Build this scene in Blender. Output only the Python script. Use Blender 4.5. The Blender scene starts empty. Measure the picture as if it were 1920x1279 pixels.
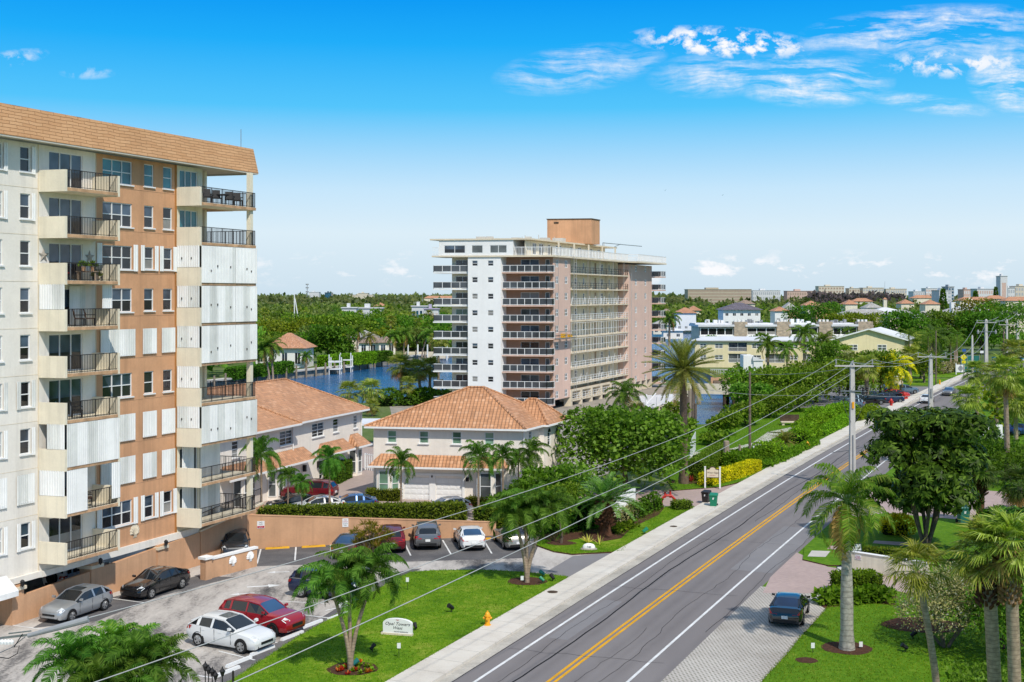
import bpy,math,random
import numpy as np
from math import sin,cos,pi,radians,sqrt,atan2
from mathutils import Vector,Matrix
random.seed(7)
SC=bpy.context.scene
COL=SC.collection
F,CH,HY=2300.0,18.0,553.0          # focal length in photo pixels, eye height in m, horizon row
def at(px,py,z=0.0):                    # a pixel of the photo as a point at height z
    Y=F*(CH-z)/(py-HY)
    return ((px-960)*Y/F,Y,z)
def zat(py,Y):return CH-(py-HY)*Y/F
def xat(px,Y):return (px-960)*Y/F
def lin(h):
    h=h.lstrip('#')
    o=[]
    for i in (0,2,4):
        c=int(h[i:i+2],16)/255.0
        o.append(c/12.92 if c <= 0.04045 else ((c+0.055)/1.055) ** 2.4)
    return tuple(o)
# ---- objects
def tag(o,label=None,cat=None,group=None,kind=None):
    if label:o['label']=label
    if cat:o['category']=cat
    if group:o['group']=group
    if kind:o['kind']=kind
    return o
def thing(name,label,cat,loc=(0,0,0),rz=0.0,group=None):
    o=bpy.data.objects.new(name,None)
    o.empty_display_size=0.3
    o.location=loc;o.rotation_euler=(0,0,rz)
    COL.objects.link(o)
    return tag(o,label,cat,group)
def copy_thing(o,parent=None):
    c=o.copy();COL.objects.link(c);c.parent=parent
    for ch in list(o.children):copy_thing(ch,c)
    return c
def dup(root,loc,rz=0.0,s=1.0,label=None,group=None,sz=None):
    r=copy_thing(root)
    r.location=loc;r.rotation_euler=(0,0,rz);r.scale=(s,s,s if sz is None else sz)
    if label:r['label']=label
    if group:r['group']=group
    return r
def base_of(parent):
    v=Vector((0,0,0))
    while parent is not None:
        v += parent.location;parent=parent.parent
    return v
def link_mesh(name,me,parent=None):
    o=bpy.data.objects.new(name,me);COL.objects.link(o)
    o.parent=parent
    return o
def auto_uv(me):
    """one metre-scaled UV per face, u along the face's horizontal, v up its slope"""
    n=len(me.loops)
    if n == 0:return
    uvl=me.uv_layers.new(name='metres')
    nv=len(me.vertices);npoly=len(me.polygons)
    co=np.empty(nv*3,np.float32);me.vertices.foreach_get('co',co);co=co.reshape(-1,3)
    lv=np.empty(n,np.int32);me.loops.foreach_get('vertex_index',lv)
    tot=np.empty(npoly,np.int32);me.polygons.foreach_get('loop_total',tot)
    no=np.empty(npoly*3,np.float32);me.polygons.foreach_get('normal',no);no=no.reshape(-1,3)
    flat=np.abs(no[:,2]) > 0.999
    u=np.stack([-no[:,1],no[:,0],np.zeros(npoly,np.float32)],1)
    u[flat]=(1,0,0)
    u /= np.maximum(np.linalg.norm(u,axis=1,keepdims=True),1e-9)
    v=np.cross(no,u)
    idx=np.repeat(np.arange(npoly),tot)
    p=co[lv]
    uv=np.stack([(p*u[idx]).sum(1),(p*v[idx]).sum(1)],1).astype(np.float32)
    uvl.data.foreach_set('uv',uv.ravel())
class MB:
    """collects faces in world (or thing) coordinates, then links them as ONE mesh object"""
    def __init__(s):s.v=[];s.f=[];s.m=[]
    def poly(s,pts,m=0):
        k=len(s.v);s.v += [tuple(p) for p in pts];s.f.append(tuple(range(k,k+len(pts))));s.m.append(m);return s
    def hexa(s,p,m=0):                   # 8 points: bottom ring ccw, top ring ccw
        a=Vector(p[1])-Vector(p[0]);b=Vector(p[3])-Vector(p[0]);c=Vector(p[4])-Vector(p[0])
        if a.cross(b).dot(c) < 0:p=[p[0],p[3],p[2],p[1],p[4],p[7],p[6],p[5]]
        k=len(s.v);s.v += [tuple(q) for q in p]
        for f in ((0,3,2,1),(4,5,6,7),(0,1,5,4),(1,2,6,5),(2,3,7,6),(3,0,4,7)):
            s.f.append(tuple(k+i for i in f));s.m.append(m)
        return s
    def box(s,x0,x1,y0,y1,z0,z1,m=0,fr=None):
        q=[(x0,y0),(x1,y0),(x1,y1),(x0,y1)]
        if fr:q=[fr(*a) for a in q]
        return s.hexa([(a[0],a[1],z0) for a in q]+[(a[0],a[1],z1) for a in q],m)
    def prism(s,pts,z0,z1,m=0,bottom=False):
        n=len(pts);k=len(s.v)
        g=lambda z,p:z(p) if callable(z) else z
        s.v += [(p[0],p[1],g(z0,p)) for p in pts]+[(p[0],p[1],g(z1,p)) for p in pts]
        for i in range(n):
            j=(i+1) % n
            s.f.append((k+i,k+j,k+n+j,k+n+i));s.m.append(m)
        s.f.append(tuple(k+n+i for i in range(n)));s.m.append(m)
        if bottom:s.f.append(tuple(k+i for i in reversed(range(n))));s.m.append(m)
        return s
    def tube(s,path,r,n=8,m=0,cap=True):
        P=[Vector(p) for p in path]
        R=r if isinstance(r,(list,tuple)) else [r]*len(P)
        k=len(s.v)
        for i,p in enumerate(P):
            t=(P[min(i+1,len(P)-1)]-P[max(i-1,0)])
            t=t.normalized() if t.length > 1e-9 else Vector((0,0,1))
            a=t.cross(Vector((0,0,1)))
            if a.length < 0.05:a=t.cross(Vector((1,0,0)))
            a.normalize();b=t.cross(a)
            for j in range(n):
                q=p+(a*cos(2*pi*j/n)+b*sin(2*pi*j/n))*R[i]
                s.v.append((q.x,q.y,q.z))
        for i in range(len(P)-1):
            for j in range(n):
                j2=(j+1) % n
                s.f.append((k+i*n+j,k+i*n+j2,k+(i+1)*n+j2,k+(i+1)*n+j));s.m.append(m)
        if cap:
            s.f.append(tuple(k+j for j in range(n)));s.m.append(m)
            s.f.append(tuple(k+(len(P)-1)*n+j for j in reversed(range(n))));s.m.append(m)
        return s
    def lathe(s,prof,c=(0,0,0),n=14,m=0):
        k=len(s.v)
        for r,z in prof:
            for j in range(n):
                s.v.append((c[0]+r*cos(2*pi*j/n),c[1]+r*sin(2*pi*j/n),c[2]+z))
        for i in range(len(prof)-1):
            for j in range(n):
                j2=(j+1) % n
                s.f.append((k+i*n+j,k+i*n+j2,k+(i+1)*n+j2,k+(i+1)*n+j));s.m.append(m)
        s.f.append(tuple(k+(len(prof)-1)*n+j for j in range(n)));s.m.append(m)
        return s
    def bar(s,a,b,w=0.05,h=None,m=0):  # thin square bar between two points
        a=Vector(a);b=Vector(b);h=h or w
        t=(b-a).normalized()
        u=t.cross(Vector((0,0,1)))
        if u.length < 0.01:u=Vector((1,0,0))
        u.normalize();v=u.cross(t)
        c=[(-1,-1),(1,-1),(1,1),(-1,1)]
        return s.hexa([a+u*(i*w/2)+v*(j*h/2) for i,j in c]+[b+u*(i*w/2)+v*(j*h/2) for i,j in c],m)
    def build(s,name,mats,parent=None,smooth=False,angle=35):
        me=bpy.data.meshes.new(name)
        b=base_of(parent) if (parent is not None and not getattr(s,'local',False)) else Vector((0,0,0))
        me.from_pydata([(p[0]-b.x,p[1]-b.y,p[2]-b.z) for p in s.v],[],s.f)
        if not isinstance(mats,(list,tuple)):mats=[mats]
        for m in mats:me.materials.append(m)
        if len(mats) > 1:me.polygons.foreach_set('material_index',s.m)
        if smooth:
            me.polygons.foreach_set('use_smooth',[True]*len(me.polygons))
            me.set_sharp_from_angle(angle=radians(angle))
        auto_uv(me)
        me.update()
        return link_mesh(name,me,parent)
def quads_mesh(name,V,mat,tri=False):
    """V: (N,4,3) loose quads (leaves)"""
    N,K=V.shape[0],V.shape[1]
    me=bpy.data.meshes.new(name)
    me.vertices.add(N*K);me.vertices.foreach_set('co',np.ascontiguousarray(V,np.float32).ravel())
    me.loops.add(N*K);me.loops.foreach_set('vertex_index',np.arange(N*K,dtype=np.int32))
    me.polygons.add(N);me.polygons.foreach_set('loop_start',np.arange(0,N*K,K,dtype=np.int32))
    me.polygons.foreach_set('loop_total',np.full(N,K,np.int32))
    me.materials.append(mat)
    me.update(calc_edges=True)
    return me
# ---- materials
def nodes_of(name):
    m=bpy.data.materials.new(name);m.use_nodes=True
    nt=m.node_tree;nt.nodes.clear()
    out=nt.nodes.new('ShaderNodeOutputMaterial')
    b=nt.nodes.new('ShaderNodeBsdfPrincipled')
    nt.links.new(b.outputs[0],out.inputs[0])
    return m,nt,b,out
class N:
    """short-hand node graph"""
    def __init__(s,nt):s.nt=nt
    def __call__(s,typ,ins=None,**kw):
        n=s.nt.nodes.new(typ)
        for k,v in kw.items():setattr(n,k,v)
        for k,v in (ins or {}).items():
            if isinstance(v,bpy.types.NodeSocket):s.nt.links.new(v,n.inputs[k])
            else:n.inputs[k].default_value=v
        return n
    def math(s,op,a,b=0.0,c=None):
        d={0:a,1:b}
        if c is not None:d[2]=c
        return s('ShaderNodeMath',d,operation=op).outputs[0]
    def mix(s,f,a,b,blend='MIX'):
        n=s.nt.nodes.new('ShaderNodeMix');n.data_type='RGBA';n.blend_type=blend
        for i,v in ((0,f),(6,a),(7,b)):
            if isinstance(v,bpy.types.NodeSocket):s.nt.links.new(v,n.inputs[i])
            else:n.inputs[i].default_value=v if i == 0 else (tuple(v)+(1,))[:4]
        return n.outputs[2]
    def noise(s,scale,vec=None,detail=4,rough=0.6):
        d={'Scale':scale,'Detail':detail,'Roughness':rough}
        if vec is not None:d['Vector']=vec
        return s('ShaderNodeTexNoise',d).outputs[0]
    def ramp(s,f,stops):
        n=s.nt.nodes.new('ShaderNodeValToRGB');e=n.color_ramp.elements
        while len(e) < len(stops):e.new(0.5)
        for i,(p,c) in enumerate(stops):e[i].position=p;e[i].color=(tuple(c)+(1,))[:4]
        s.nt.links.new(f,n.inputs[0]);return n.outputs[0]
    def mrange(s,f,a,b,c=0.0,d=1.0):
        return s('ShaderNodeMapRange',{0:f,1:a,2:b,3:c,4:d}).outputs[0]
def C(c,k=1.0):
    c=lin(c) if isinstance(c,str) else c
    return tuple(min(1.0,x*k) for x in c)
def plain(name,col,rough=0.7,var=0.12,scale=1.2,spec=0.3,metal=0.0,bump=0.0,fine=0.05,k=1.0,streak=0.0,coat=0.0):
    m,nt,b,out=nodes_of(name);n=N(nt);c=C(col,k)
    oc=n('ShaderNodeTexCoord').outputs['Object']
    a=n.noise(scale,oc,5,0.65)
    d=tuple(x*(1-var*1.6) for x in c);l=tuple(min(1,x*(1+var*0.7)) for x in c)
    cc=n.mix(n.mrange(a,0.3,0.7),d,l)
    if fine:
        f=n.noise(scale*22,oc,3)
        cc=n.mix(fine,cc,n.mix(n.mrange(f,.35,.65),tuple(x*.5 for x in c),tuple(min(1,x*1.4) for x in c)))
    if streak:
        mp=n('ShaderNodeMapping',{0:oc,3:(1.6,1.6,0.07)}).outputs[0]
        st=n.noise(1.0,mp,6,.7)
        cc=n.mix(n.mrange(st,.47,.70,0,streak),cc,tuple(x*.55 for x in c))
    nt.links.new(cc,b.inputs['Base Color'])
    b.inputs['Roughness'].default_value=rough;b.inputs['Metallic'].default_value=metal
    b.inputs['Specular IOR Level'].default_value=spec
    if coat:b.inputs['Coat Weight'].default_value=coat;b.inputs['Coat Roughness'].default_value=.04
    if bump:
        bn=n('ShaderNodeBump',{'Height':n.noise(scale*14,oc,4),'Strength':bump,'Distance':0.05})
        nt.links.new(bn.outputs[0],b.inputs['Normal'])
    return m
def glass_mat(name,col,rough=0.06,spec=0.6,var=0.5,scale=0.35):
    m,nt,b,out=nodes_of(name);n=N(nt);c=C(col)
    oc=n('ShaderNodeTexCoord').outputs['Object']
    a=n.noise(scale,oc,2)
    cc=n.mix(n.mrange(a,.35,.65),tuple(x*(1-var) for x in c),tuple(min(1,x*(1+var)) for x in c))
    nt.links.new(cc,b.inputs['Base Color']);b.inputs['Roughness'].default_value=rough
    b.inputs['Specular IOR Level'].default_value=spec
    return m
def leaf_mat(name,dark,light,third=None,rough=0.5,trans=0.36,big=None):
    m,nt,b,out=nodes_of(name);n=N(nt)
    g=n('ShaderNodeNewGeometry')
    oi=n('ShaderNodeObjectInfo').outputs['Random']
    dark=tuple(x*q for x,q in zip(dark,(1.7,1.45,.8)));light=tuple(x*q for x,q in zip(light,(1.95,1.65,.85)))
    stops=[(0.0,dark),(0.72,light)]
    if third:stops.append((0.97,tuple(x*1.25 for x in third)))
    c=n.ramp(g.outputs['Random Per Island'],stops)
    oc=n('ShaderNodeTexCoord').outputs['Object']
    pn=n.noise(big or 0.55,oc,2)
    c=n.mix(n.mrange(pn,.38,.68,.0,.5),c,tuple(x*.5 for x in dark))
    hs=n('ShaderNodeHueSaturation',{'Hue':n.mrange(oi,0,1,.475,.515),'Value':n.mrange(oi,0,1,.78,1.15),'Color':c})
    nt.links.new(hs.outputs[0],b.inputs['Base Color'])
    b.inputs['Roughness'].default_value=rough+.1;b.inputs['Specular IOR Level'].default_value=.10
    t=n('ShaderNodeBsdfTranslucent',{0:n.mix(1.0,hs.outputs[0],(1.3,1.5,.6),'MULTIPLY')})
    mx=n('ShaderNodeMixShader',{0:trans,1:b.outputs[0],2:t.outputs[0]})
    nt.links.new(mx.outputs[0],out.inputs[0])
    return m
def uv_of(n): 
    sp=n('ShaderNodeSeparateXYZ',{0:n('ShaderNodeUVMap',uv_map='metres').outputs[0]})
    return sp.outputs[0],sp.outputs[1]
def tile_mat(name,col,pu=0.34,pv=0.36,k=1.0):
    m,nt,b,out=nodes_of(name);n=N(nt);c=C(col,k)
    u,v=uv_of(n)
    uu=n.math('DIVIDE',u,pu);vv=n.math('DIVIDE',v,pv)
    row=n.math('FLOOR',vv)
    cell=n('ShaderNodeCombineXYZ',{0:n.math('FLOOR',uu),1:row}).outputs[0]
    wn=n('ShaderNodeTexWhiteNoise',{0:cell},noise_dimensions='3D').outputs[0]
    barrel=n.math('SINE',n.math('MULTIPLY',uu,2*pi))
    saw=n.math('SUBTRACT',1.0,n.math('FRACT',vv))
    h=n.math('ADD',n.math('MULTIPLY',barrel,.045),n.math('MULTIPLY',saw,.05))
    big=n.noise(.25,n('ShaderNodeTexCoord').outputs['Object'],4)
    cc=n.ramp(wn,[(0,tuple(x*.74 for x in c)),(.3,tuple(x*.94 for x in c)),(.75,c),(1,tuple(min(1,x*q) for x,q in zip(c,(1.15,1.3,1.5))))])
    cc=n.mix(n.mrange(big,.42,.68,0,.45),cc,tuple(x*.5 for x in c))
    gap=n.math('GREATER_THAN',n.math('FRACT',vv),.88)
    cc=n.mix(n.math('MULTIPLY',gap,.35),cc,tuple(x*.35 for x in c))
    nt.links.new(cc,b.inputs['Base Color']);b.inputs['Roughness'].default_value=.6
    bn=n('ShaderNodeBump',{'Height':h,'Strength':1.0,'Distance':1.0})
    nt.links.new(bn.outputs[0],b.inputs['Normal'])
    return m
def brick_mat(name,c1,c2,mortar,w,h,ms=0.02,off=0.5,k=1.0,bump=.4,rough=.8,grime=.3,wob=0.0):
    m,nt,b,out=nodes_of(name);n=N(nt)
    uvn=n('ShaderNodeUVMap',uv_map='metres').outputs[0]
    oc=n('ShaderNodeTexCoord').outputs['Object']
    if wob:
        nz=n('ShaderNodeTexNoise',{'Scale':.9,'Vector':uvn}).outputs[1]
        uvn=n('ShaderNodeVectorMath',{0:uvn,1:n('ShaderNodeVectorMath',{0:nz,3:wob},operation='SCALE').outputs[0]},operation='ADD').outputs[0]
    br=n('ShaderNodeTexBrick',{'Vector':uvn,'Color1':C(c1,k)+(1,),'Color2':C(c2,k)+(1,),'Mortar':C(mortar,k)+(1,),'Scale':1.0,
                                 'Mortar Size':ms,'Brick Width':w,'Row Height':h,'Mortar Smooth':.3},offset=off)
    g=n.noise(.35,oc,6,.7)
    cc=n.mix(n.mrange(g,.38,.72,0,grime),br.outputs[0],C(mortar,k*.6))
    nt.links.new(cc,b.inputs['Base Color']);b.inputs['Roughness'].default_value=rough
    b.inputs['Specular IOR Level'].default_value=.2
    bn=n('ShaderNodeBump',{'Height':n.math('SUBTRACT',1.0,br.outputs[1]),'Strength':bump,'Distance':.05})
    nt.links.new(bn.outputs[0],b.inputs['Normal'])
    return m
M={}
def mats():
    P=plain
    M['white_stucco']=P('white_stucco',(.84,.785,.705),.85,.08,.3,.15,bump=.15,streak=.34)
    M['cream_stucco']=P('cream_stucco',(.82,.74,.58),.85,.09,.5,.15,bump=.15,streak=.4)
    M['peach_stucco']=P('peach_stucco',(.66,.36,.20),.85,.13,.35,.12,bump=.2,streak=.5)
    M['wall_peach']=P('wall_peach',(.62,.36,.21),.85,.12,.35,.12,bump=.2,streak=.4)
    M['pink_stucco']=P('pink_stucco',(.71,.50,.41),.85,.08,.12,.12,bump=.1,streak=.25)
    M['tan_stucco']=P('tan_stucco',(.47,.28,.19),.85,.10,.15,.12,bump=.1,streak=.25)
    M['yellow_stucco']=P('yellow_stucco',(.82,.70,.44),.85,.08,.1,.12,streak=.25)
    M['bright_white']=P('bright_white',(.86,.85,.83),.8,.05,.1,.15,streak=.10)
    M['house_white']=P('house_white',(.90,.82,.72),.85,.06,.25,.12,bump=.12,streak=.16)
    M['white_paint']=P('white_paint',(.8,.8,.79),.45,.05,1.0,.4)
    M['shutter_white']=P('shutter_white',(.86,.86,.84),.45,.08,.5,.35,streak=.35)
    M['trim_cream']=P('trim_cream',(.72,.62,.47),.8,.08,.6,.2)
    M['rail_dark']=P('rail_dark',(.025,.02,.018),.5,.15,2,.4)
    M['black']=P('black',(.012,.012,.013),.55,.15,2,.4)
    M['steel']=P('steel',(.36,.37,.37),.4,.12,1.5,.5,metal=.7)
    M['grey_paint']=P('grey_paint',(.3,.31,.32),.6,.12,.8,.3)
    M['soffit']=P('soffit',(.62,.58,.5),.9,.08,.3,.1)
    M['glass_dark']=glass_mat('glass_dark',(.022,.022,.026))
    M['glass_sky_reflection']=glass_mat('glass_sky_reflection',(.05,.075,.11),.06,.7,.6,.5)  # bluish base colour paints a sky reflection into the upper panes
    M['glass_rail']=glass_mat('glass_rail',(.055,.062,.07),.08,.7,.4)
    M['blind']=P('blind',(.30,.29,.27),.6,.2,.8,.3)
    M['slab_edge']=P('slab_edge',(.62,.38,.22),.85,.3,1.3,.1,streak=.7)
    M['gutter_mat']=P('gutter_mat',(.50,.46,.40),.92,.3,.35,.12,bump=.2,fine=.2)
    M['glass_blue']=glass_mat('glass_blue',(.015,.09,.15))
    M['glass_teal']=glass_mat('glass_teal',(.02,.16,.20))
    M['glass_grey']=glass_mat('glass_grey',(.09,.10,.10))
    M['glass_green']=glass_mat('glass_green',(.16,.28,.19))
    M['roof_tile']=tile_mat('roof_tile',(.62,.30,.145),.32,.33)
    M['roof_terracotta']=tile_mat('roof_terracotta',(.62,.30,.16),.3,.5)
    M['roof_brown']=tile_mat('roof_brown',(.36,.25,.18),.4,.5)
    M['roof_slate']=tile_mat('roof_slate',(.17,.14,.16),.4,.5)
    M['roof_grey']=tile_mat('roof_grey',(.50,.46,.41),.4,.5)
    M['roof_white']=P('roof_white',(.72,.72,.74),.7,.10,.2,.2)
    M['mansard']=brick_mat('mansard',(.63,.34,.17),(.70,.40,.21),(.42,.21,.10),.95,.19,.016,.5,bump=.8,grime=.22,wob=.16)
    M['stone']=brick_mat('stone',(.60,.46,.33),(.36,.28,.21),(.45,.40,.33),.9,.55,.05,.5,bump=.6,wob=.9)
    M['paver_pink']=brick_mat('paver_pink',(.50,.37,.33),(.42,.31,.29),(.36,.29,.26),.24,.12,.012,.5,bump=.2,grime=.25)
    M['paver_tan']=brick_mat('paver_tan',(.46,.36,.31),(.40,.31,.27),(.33,.27,.24),.3,.15,.012,.5,bump=.2,grime=.25)
    M['concrete']=P('concrete',(.56,.53,.48),.9,.10,.5,.15,bump=.15)
    M['concrete_old']=P('concrete_old',(.36,.32,.27),.9,.25,.6,.15,bump=.2)
    M['wood']=P('wood',(.30,.22,.16),.8,.25,1.2,.2,streak=.4)
    M['pile_wood']=P('pile_wood',(.38,.30,.22),.85,.3,1.2,.2,streak=.6)
    M['pole_concrete']=P('pole_concrete',(.55,.53,.50),.85,.14,.7,.2,streak=.25)
    M['mulch']=P('mulch',(.11,.055,.035),.95,.35,6,.1,bump=.8,fine=.3)
    M['yellow_paint']=P('yellow_paint',(.78,.40,.02),.6,.12,2,.3)
    M['hydrant_yellow']=P('hydrant_yellow',(.85,.38,.01),.4,.08,3,.5)
    M['hydrant_red']=P('hydrant_red',(.55,.03,.02),.4,.1,3,.5)
    M['line_white']=P('line_white',(.74,.74,.73),.7,.16,1.2,.2,fine=.12)
    M['line_yellow']=P('line_yellow',(.72,.36,.012),.7,.15,.8,.2,fine=.12)
    M['crack_and_wire_shadow']=P('crack_and_wire_shadow',(.018,.018,.02),.8,.2,1,.2)
    M['bin_green']=P('bin_green',(.01,.21,.11),.45,.08,2,.4)
    M['bin_black']=P('bin_black',(.025,.02,.02),.5,.1,2,.4)
    M['sign_green']=P('sign_green',(.02,.16,.13),.5,.1,2,.4)
    M['wire']=P('wire',(.45,.45,.44),.5,.1,2,.3)
    M['wire_dark']=P('wire_dark',(.08,.08,.085),.5,.1,2,.3)
    M['bark']=P('bark',(.20,.155,.12),.9,.3,3,.1,bump=.8,streak=.4)
    M['bark_dark']=P('bark_dark',(.10,.07,.05),.9,.3,3,.1,bump=.8)
    M['tyre']=P('tyre',(.018,.018,.019),.85,.2,4,.2)
    M['rim']=P('rim',(.42,.43,.44),.3,.08,4,.5,metal=.75)
    M['lamp_red']=P('lamp_red',(.42,.012,.01),.25,.1,5,.5)
    M['lamp_clear']=P('lamp_clear',(.62,.64,.66),.15,.1,5,.6)
    M['car_glass']=glass_mat('car_glass',(.012,.016,.02),.04,.9,.3)
    M['car_glass_blue']=glass_mat('car_glass_blue',(.02,.07,.16),.05,1.0,.3)
    M['trunk_red']=P('trunk_red',(.16,.075,.045),.95,.35,4,.1,bump=1.0,fine=.25)
    M['crownshaft']=P('crownshaft',(.20,.30,.07),.5,.15,2,.3)
    M['teal_cloth']=P('teal_cloth',(.02,.17,.16),.7,.15,.6,.2)
    M['blue_cloth']=P('blue_cloth',(.03,.16,.42),.7,.1,1,.2)
    M['boot_tan']=P('boot_tan',(.40,.22,.10),.95,.4,5,.1,bump=.8,fine=.3)
    M['shutter_old']=P('shutter_old',(.72,.73,.70),.5,.12,.5,.3,streak=.6)
    M['wicker']=P('wicker',(.10,.05,.03),.8,.3,5,.2)
    M['cushion_red']=P('cushion_red',(.35,.03,.03),.8,.2,4,.1)
    # palm trunk with leaf-scar rings
    for nm,col,per in (('palm_trunk',(.45,.33,.235),.16),('royal_trunk',(.43,.40,.34),.28),('date_trunk',(.24,.16,.115),.13)):
        m,nt,b,out=nodes_of(nm);n=N(nt)
        oc=n('ShaderNodeTexCoord').outputs['Object']
        z=n('ShaderNodeSeparateXYZ',{0:oc}).outputs[2]
        zz=n.math('ADD',n.math('DIVIDE',z,per),n.math('MULTIPLY',n.noise(1.5,oc,2),1.2))
        fr=n.math('FRACT',zz)
        nz=n.noise(5,oc,4)
        cc=n.mix(n.mrange(nz,.3,.7),tuple(x*.6 for x in col),tuple(x*1.2 for x in col))
        cc=n.mix(n.math('MULTIPLY',n.math('LESS_THAN',fr,.2),.55),cc,tuple(x*.4 for x in col))
        nt.links.new(cc,b.inputs['Base Color']);b.inputs['Roughness'].default_value=.9
        bn=n('ShaderNodeBump',{'Height':fr,'Strength':.7,'Distance':.06});nt.links.new(bn.outputs[0],b.inputs['Normal'])
        M[nm]=m
    L=leaf_mat
    M['leaf_coconut']=L('leaf_coconut',(.035,.085,.016),(.09,.19,.035),(.22,.30,.05))
    M['leaf_adonidia']=L('leaf_adonidia',(.016,.062,.012),(.06,.165,.03),(.16,.30,.045))
    M['leaf_royal']=L('leaf_royal',(.03,.10,.012),(.085,.22,.03),(.28,.34,.06))
    M['leaf_date']=L('leaf_date',(.075,.105,.04),(.18,.22,.085),(.33,.32,.10))
    M['leaf_cycad']=L('leaf_cycad',(.04,.11,.035),(.11,.24,.09),(.24,.33,.14))
    M['leaf_fan']=L('leaf_fan',(.08,.13,.03),(.21,.29,.07),(.44,.46,.16))
    M['leaf_fan_dark']=L('leaf_fan_dark',(.02,.05,.022),(.06,.11,.045))
    M['leaf_fan_old']=L('leaf_fan_old',(.095,.15,.035),(.22,.28,.09),(.36,.31,.16))
    M['leaf_dead']=L('leaf_dead',(.13,.09,.05),(.30,.22,.14))
    M['leaf_ficus']=L('leaf_ficus',(.018,.06,.009),(.072,.175,.022),(.12,.24,.03))
    M['leaf_grape']=L('leaf_grape',(.022,.07,.011),(.095,.215,.03),(.19,.31,.06))
    M['leaf_mangrove']=L('leaf_mangrove',(.03,.08,.008),(.105,.205,.022),(.24,.32,.05))
    M['leaf_bright']=L('leaf_bright',(.045,.115,.008),(.125,.245,.018),(.30,.50,.03))
    M['leaf_olive']=L('leaf_olive',(.05,.08,.010),(.14,.20,.02),(.26,.30,.04))
    M['leaf_yellow']=L('leaf_yellow',(.16,.20,.006),(.48,.43,.012),(.66,.55,.03))
    M['leaf_silver']=L('leaf_silver',(.12,.145,.095),(.26,.29,.21),(.36,.38,.30),trans=.15)
    M['leaf_hedge']=L('leaf_hedge',(.028,.075,.009),(.115,.20,.024),(.22,.27,.05),big=1.6)
    M['leaf_scheff']=L('leaf_scheff',(.009,.035,.007),(.04,.115,.018),(.16,.30,.04),rough=.3)
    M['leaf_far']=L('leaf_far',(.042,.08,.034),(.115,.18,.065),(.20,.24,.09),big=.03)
    M['leaf_horizon_hazed']=L('leaf_horizon_hazed',(.065,.095,.062),(.12,.165,.10),(.20,.24,.14),big=.02)  # greyer, bluer tone puts distance haze into the leaf colour
    M['leaf_pine']=L('leaf_pine',(.05,.075,.012),(.15,.17,.025),(.30,.20,.05))
    M['leaf_red']=L('leaf_red',(.16,.02,.012),(.40,.05,.03),(.4,.35,.06))
    M['leaf_grassy']=L('leaf_grassy',(.03,.09,.008),(.10,.21,.02))
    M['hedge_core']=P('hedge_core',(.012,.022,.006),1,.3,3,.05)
    M['far_core']=P('far_core',(.03,.05,.024),1,.3,.05,.05)
    # ground sheets
    def ground(name,stops,s1,s2,bump=.3,stretch=None,rough=.92,rot=0.0,w=.55):
        m,nt,b,out=nodes_of(name);n=N(nt)
        oc=n('ShaderNodeTexCoord').outputs['Object']
        if stretch:oc2=n('ShaderNodeMapping',{0:oc,2:(0,0,rot),3:stretch}).outputs[0]
        else:oc2=oc
        a=n.noise(s1,oc2,7,.68);f=n.noise(s2,oc,4,.7)
        t=n.math('ADD',n.math('MULTIPLY',a,w),n.math('MULTIPLY',f,1-w))
        cc=n.ramp(t,stops)
        nt.links.new(cc,b.inputs['Base Color']);b.inputs['Roughness'].default_value=rough
        b.inputs['Specular IOR Level'].default_value=.15
        bn=n('ShaderNodeBump',{'Height':f,'Strength':bump,'Distance':.04});nt.links.new(bn.outputs[0],b.inputs['Normal'])
        return m
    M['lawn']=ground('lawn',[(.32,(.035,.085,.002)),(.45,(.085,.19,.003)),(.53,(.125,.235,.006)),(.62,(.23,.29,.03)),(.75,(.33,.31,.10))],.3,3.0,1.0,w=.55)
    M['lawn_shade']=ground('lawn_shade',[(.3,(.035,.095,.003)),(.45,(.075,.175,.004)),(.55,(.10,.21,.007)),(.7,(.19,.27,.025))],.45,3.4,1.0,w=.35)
    M['land']=ground('land',[(.3,(.05,.085,.02)),(.5,(.10,.15,.035)),(.7,(.25,.23,.14))],.05,1.2,.4)
    M['asphalt']=ground('asphalt',[(.25,(.165,.15,.15)),(.5,(.205,.187,.186)),(.72,(.255,.235,.228))],.12,30.0,.12,(1,.16,1),rot=-.42)
    nt=M['asphalt'].node_tree;n=N(nt)           # tyre-darkened tracks, following the road's curve
    sp=n('ShaderNodeSeparateXYZ',{0:n('ShaderNodeTexCoord').outputs['Object']});X,Y=sp.outputs[0],sp.outputs[1]
    v=n.math('MULTIPLY',n.math('SUBTRACT',X,n.math('ADD',n.math('MULTIPLY',Y,.4237),n.math('ADD',n.math('MULTIPLY',n.math('MULTIPLY',Y,Y),.000192),-30.47))),.908)
    tot=None
    for vc,w,g in ((4.35,.45,.8),(5.75,.45,.8),(5.05,.3,.5),(7.8,.45,.8),(9.25,.45,.8),(8.5,.3,.5),(11.3,.4,.6)):
        q=n.math('MULTIPLY',n.math('MAXIMUM',n.math('SUBTRACT',1.0,n.math('DIVIDE',n.math('ABSOLUTE',n.math('SUBTRACT',v,vc)),w)),0.0),g);tot=q if tot is None else n.math('MAXIMUM',tot,q)
    tot=n.math('MULTIPLY',tot,n.mrange(n.noise(.35,n('ShaderNodeTexCoord').outputs['Object'],5),.3,.6,.08,.30))
    b=[q for q in nt.nodes if q.type == 'BSDF_PRINCIPLED'][0];old=b.inputs['Base Color'].links[0].from_socket
    nt.links.new(n.mix(tot,old,(.07,.063,.066)),b.inputs['Base Color'])
    M['asphalt_drive']=ground('asphalt_drive',[(.25,(.17,.165,.17)),(.5,(.22,.21,.215)),(.72,(.27,.26,.26))],.2,30,.12)
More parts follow.
